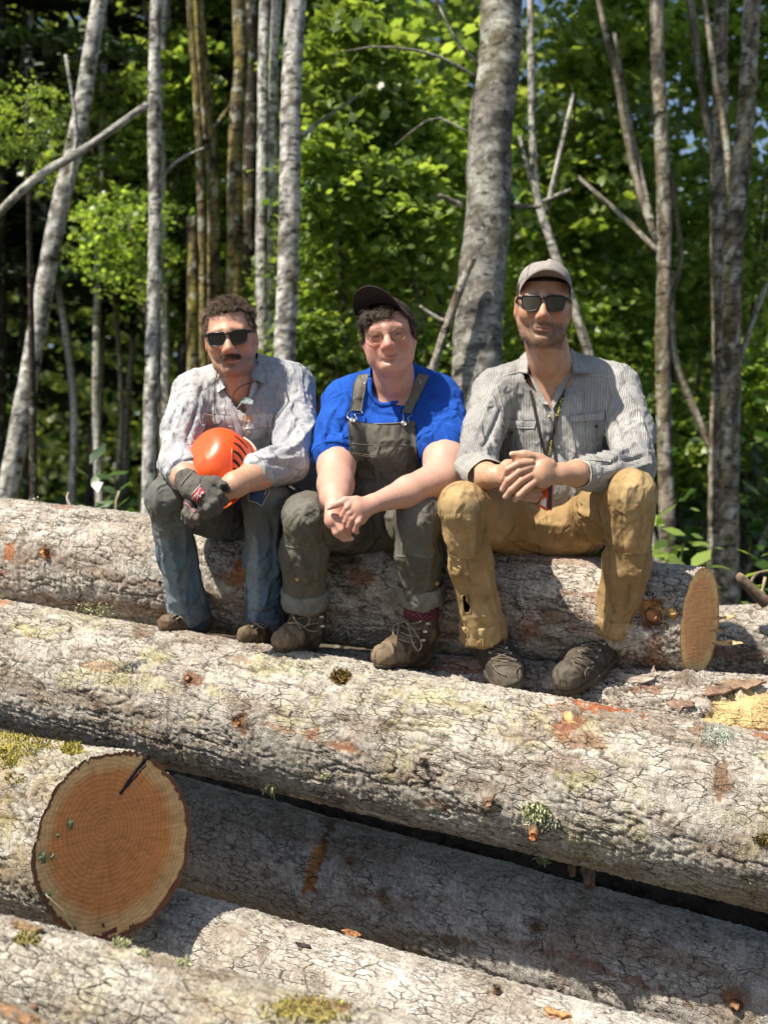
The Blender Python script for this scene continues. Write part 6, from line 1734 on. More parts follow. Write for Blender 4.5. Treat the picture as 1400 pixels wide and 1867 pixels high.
    c = np.tile(gc, (len(cg.v), 1)) * (1 + .6 * (g_[:, None] - .5)); c = mix(c, (.03, .03, .03), px_mask(cg.v, cg.n, 409, 889, 10, 7, 30))
    c = mix(c, (.05, .047, .042), px_mask(cg.v, cg.n, 388, 896, 12, 16, 20) * .7)
    gl = cg.build('glove', knit, root, c); gl['label'] = 'dark knit glove with a red oval badge'
    bad = lay(cg, quad_px([(366, 886), (374, 897), (360, 917), (351, 904)], 7, 6), 'badge', plain_mat('red_badge', (.45, .03, .04), rough=.6), gl, .0015, .002, .002)
    white_print = plain_mat('white_print', (.75, .7, .68), rough=.7)
    def hit2(q): return cg.hit(*q, lift=.0052)[0]
    mb = MB()
    for P in ([(354, 908), (357, 902), (358, 906), (361, 899), (362, 903), (366, 890)], [(361, 909), (364, 903), (366, 906), (369, 898), (370, 901), (372, 897)]):
        mb.tube(spline([hit2(q) for q in P], 26), .0011, 5)
    mb.build('badge_script', white_print, bad)
    cord_on(cg, [(353, 858), (344, 868), (333, 882), (326, 893)], .0028, 'cuff_edge', knit_edge, gl, .001, 18, 6)
    cord_on(cg, [(366, 884), (352, 900), (343, 914)], .0012, 'piping', white_print, gl, .001, 14, 4)
    return root, H
knit_edge = plain_mat('glove_edge', (.16, .15, .13), rough=.9)
ML, H1 = man_left()

# the empty glove held in the hand
fg = Field(W(320, 968, 3.80), W(385, 900, 3.98), .0027)
fg.cone(W(348, 918, 3.875), W(358, 930, 3.885), .020, .018, .012)
for i, (a, b) in enumerate([((343, 925), (335, 945)), ((349, 930), (342, 953)), ((355, 933), (351, 957)), ((360, 934), (361, 954))]):
    fg.chain([W(*a, 3.872 - i * .004), W((a[0] + b[0]) / 2 - 1.5, (a[1] + b[1]) / 2, 3.858 - i * .004), W(*b, 3.872 - i * .003)], [.0105, .0098, .0082], .005)
cg = Cloth(fg); cg.rumple(1.5, 60, 13).crinkle(1.5, 70, 14).fin()
g_ = fbm(cg.v[:, 0] * 70, cg.v[:, 1] * 70, cg.v[:, 2] * 70, seed=18)
eg = cg.build('glove', knit, None, np.tile((.14, .125, .105), (len(cg.v), 1)) * (1 + .6 * (g_[:, None] - .5)))
tag(eg, 'empty dark knit glove hanging from the gloved hand', 'glove')
cord_on(cg, [(339, 917), (345, 922), (350, 930), (356, 934)], .0022, 'pink_edge', plain_mat('pink_edge', (.55, .2, .22), rough=.8), eg, .001, 12, 5)

# ------------------------------------------------------------------ orange helmet
def helmet():
    c = W(414, 857, 4.02)
    # axes: crown points to picture upper left and towards the camera, rim faces lower right and back
    upv = unit(V3([-.50, -.66, .56])); fw = unit(V3([.25, -.05, -1]) - upv * upv.dot(V3([.25, -.05, -1]))); sd = np.cross(fw, upv)
    root = empty('helmet', W(410, 925, 4.02))
    tag(root, 'orange vented safety helmet held in the lap', 'helmet')
    om, nt, b = new_mat('helmet_orange'); tc = N(nt, 'ShaderNodeTexCoord').outputs['Object']
    cc, ff = noise_col(nt, tc, 30, (.78, .085, .012), (.86, .11, .018), detail=6); nt.links.new(cc, b.inputs['Base Color']); rr_ = N(nt, 'ShaderNodeMapRange'); rr_.inputs['To Min'].default_value = .18; rr_.inputs['To Max'].default_value = .55; nt.links.new(ff, rr_.inputs['Value']); nt.links.new(rr_.outputs[0], b.inputs['Roughness']); b.inputs['Coat Weight'].default_value = .25; b.inputs['Coat Roughness'].default_value = .2
    n = N(nt, 'ShaderNodeTexNoise'); n.inputs['Scale'].default_value = 60; nt.links.new(tc, n.inputs['Vector']); bump(nt, b, n.outputs['Fac'], .04, .002)
    nu, nv = 64, 22; a = np.linspace(0, 2 * np.pi, nu, endpoint=False)
    ra, rb, hh = .098, .116, .124
    def shell(t, an, k=1.0):
        ph = t * np.pi / 2; rr = math.cos(ph) ** .55 if t < 1 else 0
        x = ra * rr * np.cos(an); y = rb * rr * np.sin(an); z = hh * math.sin(ph) ** .95
        rib = .006 * np.exp(-((np.abs(np.cos(an)) - .42) / .10) ** 2) * math.sin(ph * 2) ** .5 if t > 0 else 0
        return c + k * (x[:, None] * sd + y[:, None] * fw + (z + 0 * x)[:, None] * upv) * (1 + (rib[:, None] if np.ndim(rib) else 0))
    vs = [shell(t, a) for t in np.linspace(0, 1, nv)]
    v = np.concatenate(vs); f = [list(q) for q in grid_faces(nv, nu, True)]
    k = len(v); vi = np.concatenate([shell(t, a, .965) for t in np.linspace(0, 1, nv)])
    f += [[q[3] + k, q[2] + k, q[1] + k, q[0] + k] for q in f[:]] + [[j, (j + 1) % nu, (j + 1) % nu + k, j + k] for j in range(nu)]
    obj('shell', np.concatenate([v, vi]), f, om, root)
    # rim and peak
    G = []
    for j in range(49):
        an = 2 * np.pi * j / 48; pk = .022 * max(0, math.sin(an)) ** 2 + .008
        b0 = c + ra * math.cos(an) * sd + rb * math.sin(an) * fw; d = unit(math.cos(an) * sd + math.sin(an) * fw)
        G.append([b0 + upv * .003, b0 + d * pk * .5 - upv * .002, b0 + d * pk - upv * .008])
    G = np.array(G).transpose(1, 0, 2); v, f = slab(G, np.broadcast_to(upv, G.shape), .004)
    obj('rim', v, f, om, root)
    # vent slots: near-black strips laid on the shell, slot shade put into their colour
    dk = plain_mat('vent_shadow', (.012, .01, .01), rough=.95)
    cs = Cloth.__new__(Cloth); me = bpy.data.objects[root.children[0].name]
    vv = np.concatenate([shell(t, a) for t in np.linspace(0, 1, nv)]); cs.v = vv; cs.f = grid_faces(nv, nu, True); cs.rebvh()
    cs.n = None
    slots = [((428, 795), (440, 804), (452, 817)), ((426, 807), (438, 815), (449, 830)), ((425, 822), (436, 829), (444, 842)), ((425, 838), (433, 845), (438, 852)), ((425, 854), (430, 857), (434, 860))]
    for P in slots:
        Q = np.array([cs.hit(*q, lift=.0006) for q in P])
        C = spline(Q[:, 0], 12); n_ = unit(Q[:, 1].mean(0)); t = np.gradient(C, axis=0); t /= np.linalg.norm(t, axis=1)[:, None]; s = np.cross(t, n_); w = .0048 * np.sin(np.linspace(.25, np.pi - .25, 12)) ** .5
        G = np.stack([C - s * w[:, None], C, C + s * w[:, None]], 1); v, f = slab(G, np.broadcast_to(n_, G.shape), .004)
        obj('vent', v, f, dk, root, smooth=False)
    cord = MB().tube(spline([cs.hit(424, 790, .001)[0], cs.hit(423, 825, .001)[0], cs.hit(421, 862, .001)[0]], 16), .0022, 6); cord.build('ridge', om, root)
    # pale suspension strap along the back edge
    st = MB().tube(spline([W(445, 798, 3.99), W(458, 808, 3.985), W(468, 822, 3.98)], 12), .0035, 6); st.build('strap', thread_m, root)
helmet()
# ------------------------------------------------------------------ person in blue shirt and bib overalls (middle)
def woman():
    rot = rot3(-3, -8, -7)
    hc = W(708, 610, 4.06); nb = W(722, 720, 4.185)
    H = head_field(hc, rot, sx=1.0, sz=.94, sy=1.0, jaw=1.12, neck_to=nb, neck_r=(.062, .066), smile=.003, nose=1.05, chin=1.15, chest=[(W(716, 765, 4.22), (.13, .10, .10))], lo_z=-.30)
    for s in (-1, 1): H.fl.ell(H.T((s * .044, -.042, -.055)), (.024, .026, .028), .03)
    H.fl.ell(H.T((0, -.035, -.108)), (.036, .03, .02), .03)
    hv, hf = H.fl.mesh(); hn = vnormals(hv, hf)
    hairline = lambda x, y, z: (z > .07) | (y > -.012) & (np.abs(x) < .079) & (z > -.03 + .0 * y) & ~((np.abs(x) > .074) & (y < .035) & (z < .03)) | (y > .04) & (z > -.09)
    hcol = skin_colors(H, hv, (.58, .315, .235), flush=.85, lip=(.55, .25, .23), brow=(.24, .14, .09), scalp=(.03, .02, .014), hairline=hairline, seed=21, brow_z=.022)
    fa = Field(V3([-.24, 3.66, 1.36]), V3([.26, 4.26, 1.78]), .0037)
    fa.chain([W(620, 790, 4.14), W(613, 850, 4.03), W(612, 884, 3.96)], [.062, .056, .053], .02)
    fa.chain([W(612, 884, 3.96), W(611, 905, 3.88), W(613, 922, 3.825)], [.053, .043, .030], .02)
    fa.chain([W(806, 785, 4.14), W(810, 840, 4.03), W(803, 873, 3.97)], [.068, .062, .057], .02)
    fa.chain([W(803, 873, 3.97), W(745, 897, 3.87), W(683, 917, 3.795)], [.057, .046, .027], .02)
    # right hand underneath, pointing down
    Yr = 3.795
    fa.cone(W(613, 922, 3.82), W(611, 946, Yr), .028, .030, .014, flat=V3([.3, -1, .1]), fs=1.35)
    fa.cone(W(606, 930, 3.81), W(605, 950, Yr), .020, .020, .012)
    fa.chain([W(619, 944, Yr - .012), W(630, 958, Yr - .02), W(637, 971, Yr - .004), W(634, 976, Yr + .012)], [.0100, .0094, .0083, .0072], .0025)
    fa.chain([W(612, 950, Yr - .012), W(622, 966, Yr - .02), W(634, 978, Yr - .006), W(637, 979, Yr + .01)], [.0100, .0095, .0084, .0072], .0025)
    fa.chain([W(605, 952, Yr - .006), W(612, 972, Yr - .012), W(627, 983, Yr - .002), W(641, 982, Yr)], [.0098, .0092, .0081, .0072], .0025)
    # left hand over it
    Yl = 3.765
    fa.cone(W(678, 919, 3.79), W(650, 926, Yl), .026, .031, .014, flat=V3([.1, -1, .4]), fs=1.3)
    fa.cone(W(668, 926, 3.785), W(656, 944, Yl + .004), .022, .022, .014)
    fa.chain([W(650, 912, Yl + .004), W(629, 913, Yl - .006), W(613, 920, Yl - .008), W(600, 926, Yl - .002)], [.0135, .0115, .0095, .0075], .008)
    for (a, b, c, d) in [((641, 915), (632, 926), (624, 940), (626, 948)), ((646, 922), (637, 936), (629, 951), (632, 958)), ((652, 931), (642, 946), (636, 960), (640, 965)), ((660, 940), (652, 953), (647, 967), (651, 970))]:
        fa.chain([W(*a, Yl - .006), W(*b, Yl - .022), W(*c, Yl - .012), W(*d, Yl + .012)], [.0102, .0098, .0088, .0076], .0022)
    av, af = fa.mesh(); an = vnormals(av, af)
    g = fbm(av[:, 0] * 40, av[:, 1] * 40, av[:, 2] * 40, seed=22); px, py = topx(av)
    ac = np.tile((.60, .345, .255), (len(av), 1)) * (1 + .18 * (g[:, None] - .5))
    ac = mix(ac, (.54, .26, .19), np.clip(sstep(905, 950, py) * .5 + px_mask(av, an, 640, 940, 30, 30, 0) * .2, 0, 1))
    for q in ((599, 926), (643, 982)): ac = mix(ac, (.78, .58, .5), px_mask(av, an, q[0], q[1], 4, 3) * .7)
    root = person('person in blue shirt and olive bib overalls with round glasses', [(hv, hf, hcol), (av, af, ac)], W(705, 985, 4.31))

    # blue shirt
    fl = Field(V3([-.30, 3.98, 1.44]), V3([.36, 4.50, 2.02]), .0048)
    fl.ell(W(712, 800, 4.24), (.165, .13, .17), .05); fl.ell(W(700, 800, 4.19), (.13, .11, .11), .05); fl.ell(W(708, 885, 4.28), (.165, .135, .13), .06)
    fl.cone(W(706, 700, 4.2), W(634, 733, 4.19), .066, .078, .05); fl.cone(W(736, 698, 4.21), W(794, 728, 4.21), .068, .080, .05)
    fl.chain([W(632, 742, 4.18), W(618, 790, 4.12), W(612, 826, 4.07)], [.076, .071, .070], .03)
    fl.chain([W(797, 740, 4.19), W(806, 780, 4.13), W(806, 808, 4.08)], [.082, .078, .078], .03)
    cl = Cloth(fl)
    cl.folds([([(630, 715), (598, 770), (590, 820)], 6, 6), ([(650, 730), (622, 790), (612, 830)], 6, -6), ([(600, 790), (625, 800), (640, 795)], 4, 5), ([(592, 812), (618, 818), (640, 812)], 4, -5), ([(770, 730), (790, 720), (820, 730)], 6, -5), ([(755, 790), (785, 760), (800, 735)], 5, 7), ([(775, 800), (800, 770), (806, 745)], 5, -6), ([(785, 798), (800, 775), (803, 750)], 4, 6), ([(700, 750), (720, 756), (745, 748)], 5, 4), ([(760, 760), (780, 745), (790, 730)], 5, 6), ([(820, 740), (838, 770), (842, 800)], 6, 5), ([(660, 735), (690, 755), (720, 760)], 5, -4)])
    cl.rumple(3, 12, 31).crinkle(3.5, 18, 32, (1, 1, .7)).rumple(.8, 60, 33).fin()
    cl.cut([(677, 700), (676, 680), (680, 640), (752, 640), (752, 690), (738, 712), (716, 730), (694, 734), (684, 722)], 4.22)
    col = np.tile((.013, .08, .40), (len(cl.v), 1)); g = fbm(cl.v[:, 0] * 14, cl.v[:, 1] * 14, cl.v[:, 2] * 14, seed=34); col = col * (1 + .5 * (g[:, None] - .5))
    shirt = cl.build('t_shirt', jersey, root, col); blue = (.014, .085, .42)
    # neck rib
    cords = [(677, 690), (678, 712), (686, 727), (695, 736), (716, 732), (738, 715), (750, 692)]
    Q = spline([cl.hit(*q)[0] for q in [(674, 690), (674.5, 712), (682, 727), (694, 738), (717, 735), (741, 716), (755, 690)]], 30)
    v, f = tube(Q, .0085, 8); obj('neck_rib', v, f, jersey, shirt, attrs={'col': np.tile(blue, (len(v), 1))})
    cuff((W(613, 816, 4.085), W(611, 834, 4.06)), .0715, 0, 'sleeve_hem', jersey, blue, seed=11, parent=shirt, lump=.04, wave=.008)
    cuff((W(806, 798, 4.10), W(805, 816, 4.075)), .0795, 0, 'sleeve_hem', jersey, blue, seed=12, parent=shirt, lump=.04, wave=.008)

    # overalls: legs and seat
    oc = (.125, .115, .092)
    fl = Field(V3([-.36, 3.78, 1.16]), V3([.26, 4.56, 1.62]), .0054)
    fl.ell(W(702, 955, 4.31), (.185, .155, .105), .06); fl.ell(W(705, 893, 4.27), (.175, .152, .09), .06)
    fl.chain([W(655, 962, 4.28), W(606, 948, 4.11), W(560, 940, 3.95)], [.096, .084, .065], .04)
    fl.chain([W(745, 962, 4.30), W(757, 952, 4.10), W(765, 941, 3.91)], [.096, .082, .064], .04)
    fl.chain([W(559, 944, 3.955), W(554, 1010, 4.03), W(556, 1084, 4.11)], [.068, .068, .064], .03)
    fl.chain([W(765, 945, 3.915), W(765, 1010, 3.97), W(767, 1076, 4.04)], [.067, .066, .060], .03)
    ov = Cloth(fl)
    ov.folds([([(540, 920), (565, 960), (580, 1000)], 7, 7), ([(575, 930), (590, 975), (600, 1000)], 6, -8), ([(520, 960), (525, 1010), (535, 1060)], 6, 5), ([(545, 1010), (556, 1045), (565, 1075)], 5, 7), ([(530, 1020), (540, 1050), (548, 1074)], 5, -6), ([(580, 1010), (575, 1045), (580, 1075)], 6, 5), ([(590, 910), (620, 940), (640, 980)], 7, 5),
              ([(735, 930), (745, 980), (735, 1010)], 6, 6), ([(755, 930), (765, 970), (770, 1005)], 6, -6), ([(785, 930), (785, 980), (792, 1020)], 6, 6), ([(750, 1015), (758, 1050), (756, 1080)], 4, 7), ([(740, 1020), (742, 1050), (748, 1075)], 4, -6), ([(780, 1010), (782, 1050), (778, 1075)], 5, 5), ([(690, 940), (715, 945), (735, 935)], 6, 5), ([(650, 990), (690, 985), (720, 990)], 8, -5)])
    ov.rumple(3.5, 12, 41).crinkle(3.5, 15, 42, (1, 1, .6)).crinkle(1.6, 40, 43).fin()
    g = fbm(ov.v[:, 0] * 9, ov.v[:, 1] * 9, ov.v[:, 2] * 9, seed=44); col = np.tile(oc, (len(ov.v), 1)) * (1 + .4 * (g[:, None] - .5))
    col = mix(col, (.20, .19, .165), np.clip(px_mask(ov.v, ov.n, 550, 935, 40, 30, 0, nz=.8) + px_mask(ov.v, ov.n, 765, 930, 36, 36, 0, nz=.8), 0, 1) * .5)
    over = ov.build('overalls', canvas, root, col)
    lc = (.15, .14, .115)
    # knee panels and seams
    lay(ov, quad_px([(512, 925), (592, 925), (572, 1006), (510, 994)], 12, 12), 'knee_panel', canvas, over, .002, .003, .002, (.135, .125, .10), 1, sink=.010)
    lay(ov, quad_px([(725, 925), (796, 925), (796, 1018), (716, 1014)], 12, 12), 'knee_panel', canvas, over, .002, .003, .002, (.145, .138, .115), 2, sink=.010)
    for P in ([(512, 988), (540, 994), (570, 1001)], [(718, 1009), (755, 1012), (790, 1016)]):
        cord_on(ov, P, .0009, 'stitching', plain_mat('olive_thread', (.24, .22, .17)), over, .004, 16, 4)
    cuff((W(556, 1072, 4.10), W(556, 1102, 4.125)), .072, 0, 'turned_cuff', canvas, (.20, .195, .17), seed=21, parent=over, lump=.1)
    cuff((W(766, 1062, 4.03), W(769, 1096, 4.06)), .069, 0, 'turned_cuff', canvas, (.20, .195, .17), seed=22, parent=over, lump=.3)
    for q in ((541, 1056), (795, 1063)): disc_on(ov, q[0], q[1], .0065, .003, 'rivet', brass, over, .003)
    # bib
    g_ = quad_px([(633, 764), (757, 764), (757, 884), (640, 884)], 22, 22)
    for i in range(22):
        t = i / 21; yy = 766 + t * 124; l = 634 + 8 * t + 60 * max(0, t - .62) ** 1.4; r = 757 + 8 * t - 70 * max(0, t - .68) ** 1.4
        if t == 0: pass
        for j in range(22):
            u = j / 21; g_[i, j] = (l + (r - l) * u, yy + (6 if i == 0 else 6 * (1 - t) ** 3) * math.sin(u * math.pi))
    bib = lay(cl, g_, 'bib', canvas, over, .006, .005, .006, oc, 3)
    bc = Cloth.__new__(Cloth); me = bib.data; bc.v = np.array([v.co[:] for v in me.vertices]) + wloc(bib); bc.f = np.array([p.vertices[:] for p in me.polygons if len(p.vertices) == 4]); bc.rebvh()
    lay(bc, quad_px([(638, 810), (742, 812), (740, 872), (656, 872)], 12, 14), 'bib_pocket', canvas, bib, .002, .003, .006, (.14, .13, .105), 4)
    for P in ([(638, 809), (690, 812), (742, 811)], [(640, 829), (690, 832), (738, 830)], [(640, 826), (690, 829), (738, 827)], [(684, 812), (685, 840), (686, 870)]):
        cord_on(bc, P, .0010, 'stitching', MATS['olive_thread'], bib, .004 if P[0][1] > 812 else .006, 18, 4)
    cord_on(bc, [(636, 767), (662, 769), (695, 773), (730, 771), (755, 766)], .0016, 'bib_edge', MATS['olive_thread'], bib, .002, 20, 4)
    # straps with adjusters and buckles
    sm = fabric('strap_webbing', grain=30, var=.1)
    for k, (C4, adj) in enumerate([([(657, 688), (670, 684), (659, 751), (638, 749)], [(643, 703), (666, 702)]), ([(762, 682), (783, 686), (750, 756), (732, 753)], [(747, 704), (768, 702)])]):
        g2 = quad_px(C4, 14, 4)
        if k == 0:
            for i in range(14):
                t = i / 13; l = 661 - 22 * min(1, t * 2.2) ** .7 if False else np.interp(t, [0, .25, 1], [655, 644, 638]); r = np.interp(t, [0, .25, 1], [672, 667, 658]); yy = np.interp(t, [0, 1], [684, 750])
                for j in range(4): g2[i, j] = (l + (r - l) * j / 3, yy)
        st = lay(cl, g2, 'strap', sm, over, .006, .003, .002, (.155, .145, .12), 5 + k)
        sc_ = Cloth.__new__(Cloth); me = st.data; sc_.v = np.array([v.co[:] for v in me.vertices]) + wloc(st); sc_.f = np.array([p.vertices[:] for p in me.polygons if len(p.vertices) == 4]); sc_.rebvh()
        cord_on(sc_, [adj[0], adj[1]], .0022, 'adjuster', steel, st, .002, 6, 5)
        bx = (641, 753, 647, 767, 643) if k == 0 else (735, 757, 736, 769, 736)
        x0 = 648 if k == 0 else 741; yb = 752 if k == 0 else 756; xb = 641 if k == 0 else 737
        mb = MB()
        for s in (-1, 1):
            mb.tube(spline([cl.hit(x0 + s * 8, yb, .010)[0], cl.hit(x0 + s * 9, yb + 4, .012)[0], cl.hit(xb + s * 3, yb + 8, .014)[0], cl.hit(xb + s * 5, yb + 16, .014)[0], cl.hit(xb, yb + 21, .014)[0]], 14), .0014, 5)
        mb.build('wire_buckle', steel, st)
        disc_on(bc, 642 if k == 0 else 735.5, 768 if k == 0 else 773, .0088, .003, 'bib_button', steel, st, .006, ring=True)

    # boots, sock and bare shin
    bl = (.080, .050, .031)
    prs = [[(W(558, 1085, 4.035), W(562, 1140, 4.05), .052, .048, .02), (W(564, 1165, 4.07), W(532, 1166, 3.99), .038, .041, .03), (W(532, 1166, 3.99), W(515, 1168, 3.94), .041, .034, .025), (W(562, 1135, 4.05), W(540, 1158, 4.0), .045, .042, .03)],
           [(W(768, 1098, 3.975), W(767, 1150, 3.985), .053, .049, .02), (W(766, 1192, 4.0), W(722, 1190, 3.91), .040, .043, .03), (W(722, 1190, 3.91), W(699, 1196, 3.855), .043, .037, .025), (W(766, 1150, 3.985), W(738, 1180, 3.93), .047, .044, .03)]]
    for k, pr in enumerate(prs):
        bt, b = boot_mesh(root, pr, bl, 51 + k, toe=(520, 1160) if k == 0 else (705, 1190))
        if k == 0:
            eye = [(585, 1109), (585, 1125), (587, 1141)]; lc_ = [[(531, 1106, .006), (545, 1112, .012), (560, 1108, .010), (568, 1104, .006)], [(536, 1118, .01), (538, 1138, .014), (545, 1148, .008)], [(545, 1112, .012), (560, 1130, .016), (552, 1146, .012), (540, 1140, .012)], [(545, 1148, .004), (560, 1140, .004), (578, 1136, .004)], [(545, 1130, .004), (562, 1124, .004), (580, 1120, .004)], [(548, 1142, .004), (560, 1150, .004), (578, 1150, .004)]]
        else:
            eye = [(779, 1137), (774, 1152), (770, 1167)]; lc_ = [[(735, 1128, .01), (718, 1150, .02), (716, 1158, .022), (728, 1148, .018), (737, 1130, .012)], [(737, 1128, .012), (745, 1150, .02), (744, 1176, .022), (752, 1184, .022), (758, 1174, .02), (750, 1148, .016), (742, 1128, .012)], [(736, 1130, .004), (752, 1138, .004), (770, 1132, .004)], [(734, 1142, .004), (748, 1150, .004), (766, 1146, .004)], [(730, 1156, .004), (746, 1162, .004), (762, 1160, .004)], [(728, 1168, .004), (742, 1172, .004), (756, 1172, .004)]]
        cord_on(bt, lc_[0], .0022, 'lace', lace_m, b, .002, 22, 5, loops=lc_[1:])
        for e in eye:
            p, n = bt.hit(*e); MB().box(p + n * .003, (.012, .006, .006)).build('eyelet', steel, b, smooth=False)
    shn = MB().tube([W(767, 1060, 4.05), W(768, 1108, 4.075)], [.046, .045], 18); 
    so = obj('shin', np.concatenate(shn.v), shn.f, SKIN, root, attrs={'col': np.tile((.56, .33, .24), (len(np.concatenate(shn.v)), 1))})
    sock_m, nt, b_ = new_mat('check_sock'); tc = N(nt, 'ShaderNodeTexCoord').outputs['Object']; ck = N(nt, 'ShaderNodeTexChecker'); ck.inputs['Scale'].default_value = 160; ck.inputs['Color1'].default_value = (.28, .05, .08, 1); ck.inputs['Color2'].default_value = (.03, .02, .035, 1); nt.links.new(tc, ck.inputs['Vector']); nt.links.new(ck.outputs['Color'], b_.inputs['Base Color']); b_.inputs['Roughness'].default_value = .95
    MB().tube([W(767, 1094, 4.07), W(768, 1125, 4.08)], [.0535, .0565], 20).build('sock', sock_m, root)

    # hair
    hm = hair_mat('dark_hair', (.012, .008, .006), (.10, .07, .045))
    side = lambda x, y, z: (np.abs(x) > .058) & (np.abs(x) < .079) & (z > -.012) & (z < .075) & (y > -.04) & (y < .06) & ~((np.abs(x) > .074) & (z < .03) & (y < .03))
    r_, d_ = hair_roots(H, hv, hn, hf, side, 1600, 41)
    strands('side_hair', r_, d_ + rot @ V3([0, .2, -1.1]), .020, .15, hm, root, 42, .0010, 5, .2)
    fr = lambda x, y, z: (z > .058 - .3 * (x < -.04) * .06) & (z < .078) & (y < -.03) & (x < .012)
    r_, d_ = hair_roots(H, hv, hn, hf, fr, 620, 43)
    L = H.inv(r_); k = np.clip((-L[:, 0] + .02) / .07, 0, 1)
    dd = d_ * .9 + (rot @ np.stack([-.55 * (.4 + k), -.5 + 0 * k, .35 - .85 * k], 0)).T
    strands('fringe', r_, dd, .022, .6, hair_mat('sunlit_fringe', (.014, .010, .007), (.15, .11, .06)), root, 44, .0014, 9, .1, clump=70)
    e = eyewear(H, root, 'round', gold_wire, clear_m, 'spectacles', dz=-.001)
    # cap worn askew, brim tipped up
    cm = plain_mat('brown_cap', (.030, .021, .017), rough=.9, var=.3, scale=80, bump_s=.3); cu = plain_mat('brown_brim', (.026, .018, .015), rough=.9, var=.2, scale=80)
    co, T = cap(H, root, cm, cu, -20, 47, (0.002, .008, .031), (.0840, .098), .070, 1.25, drop=.014, crown_h=.066, roll=2, peak=.0, thick=.004)
    # tan edge band of the cap
    MB().tube([T((.0845 * math.cos(a), .0990 * math.sin(a), .004)) for a in np.linspace(-.9, .9, 18)], .0016, 5).build('band_edge', plain_mat('cap_band', (.22, .16, .1), rough=.8), co)
    return root, H
WO, H2 = woman()
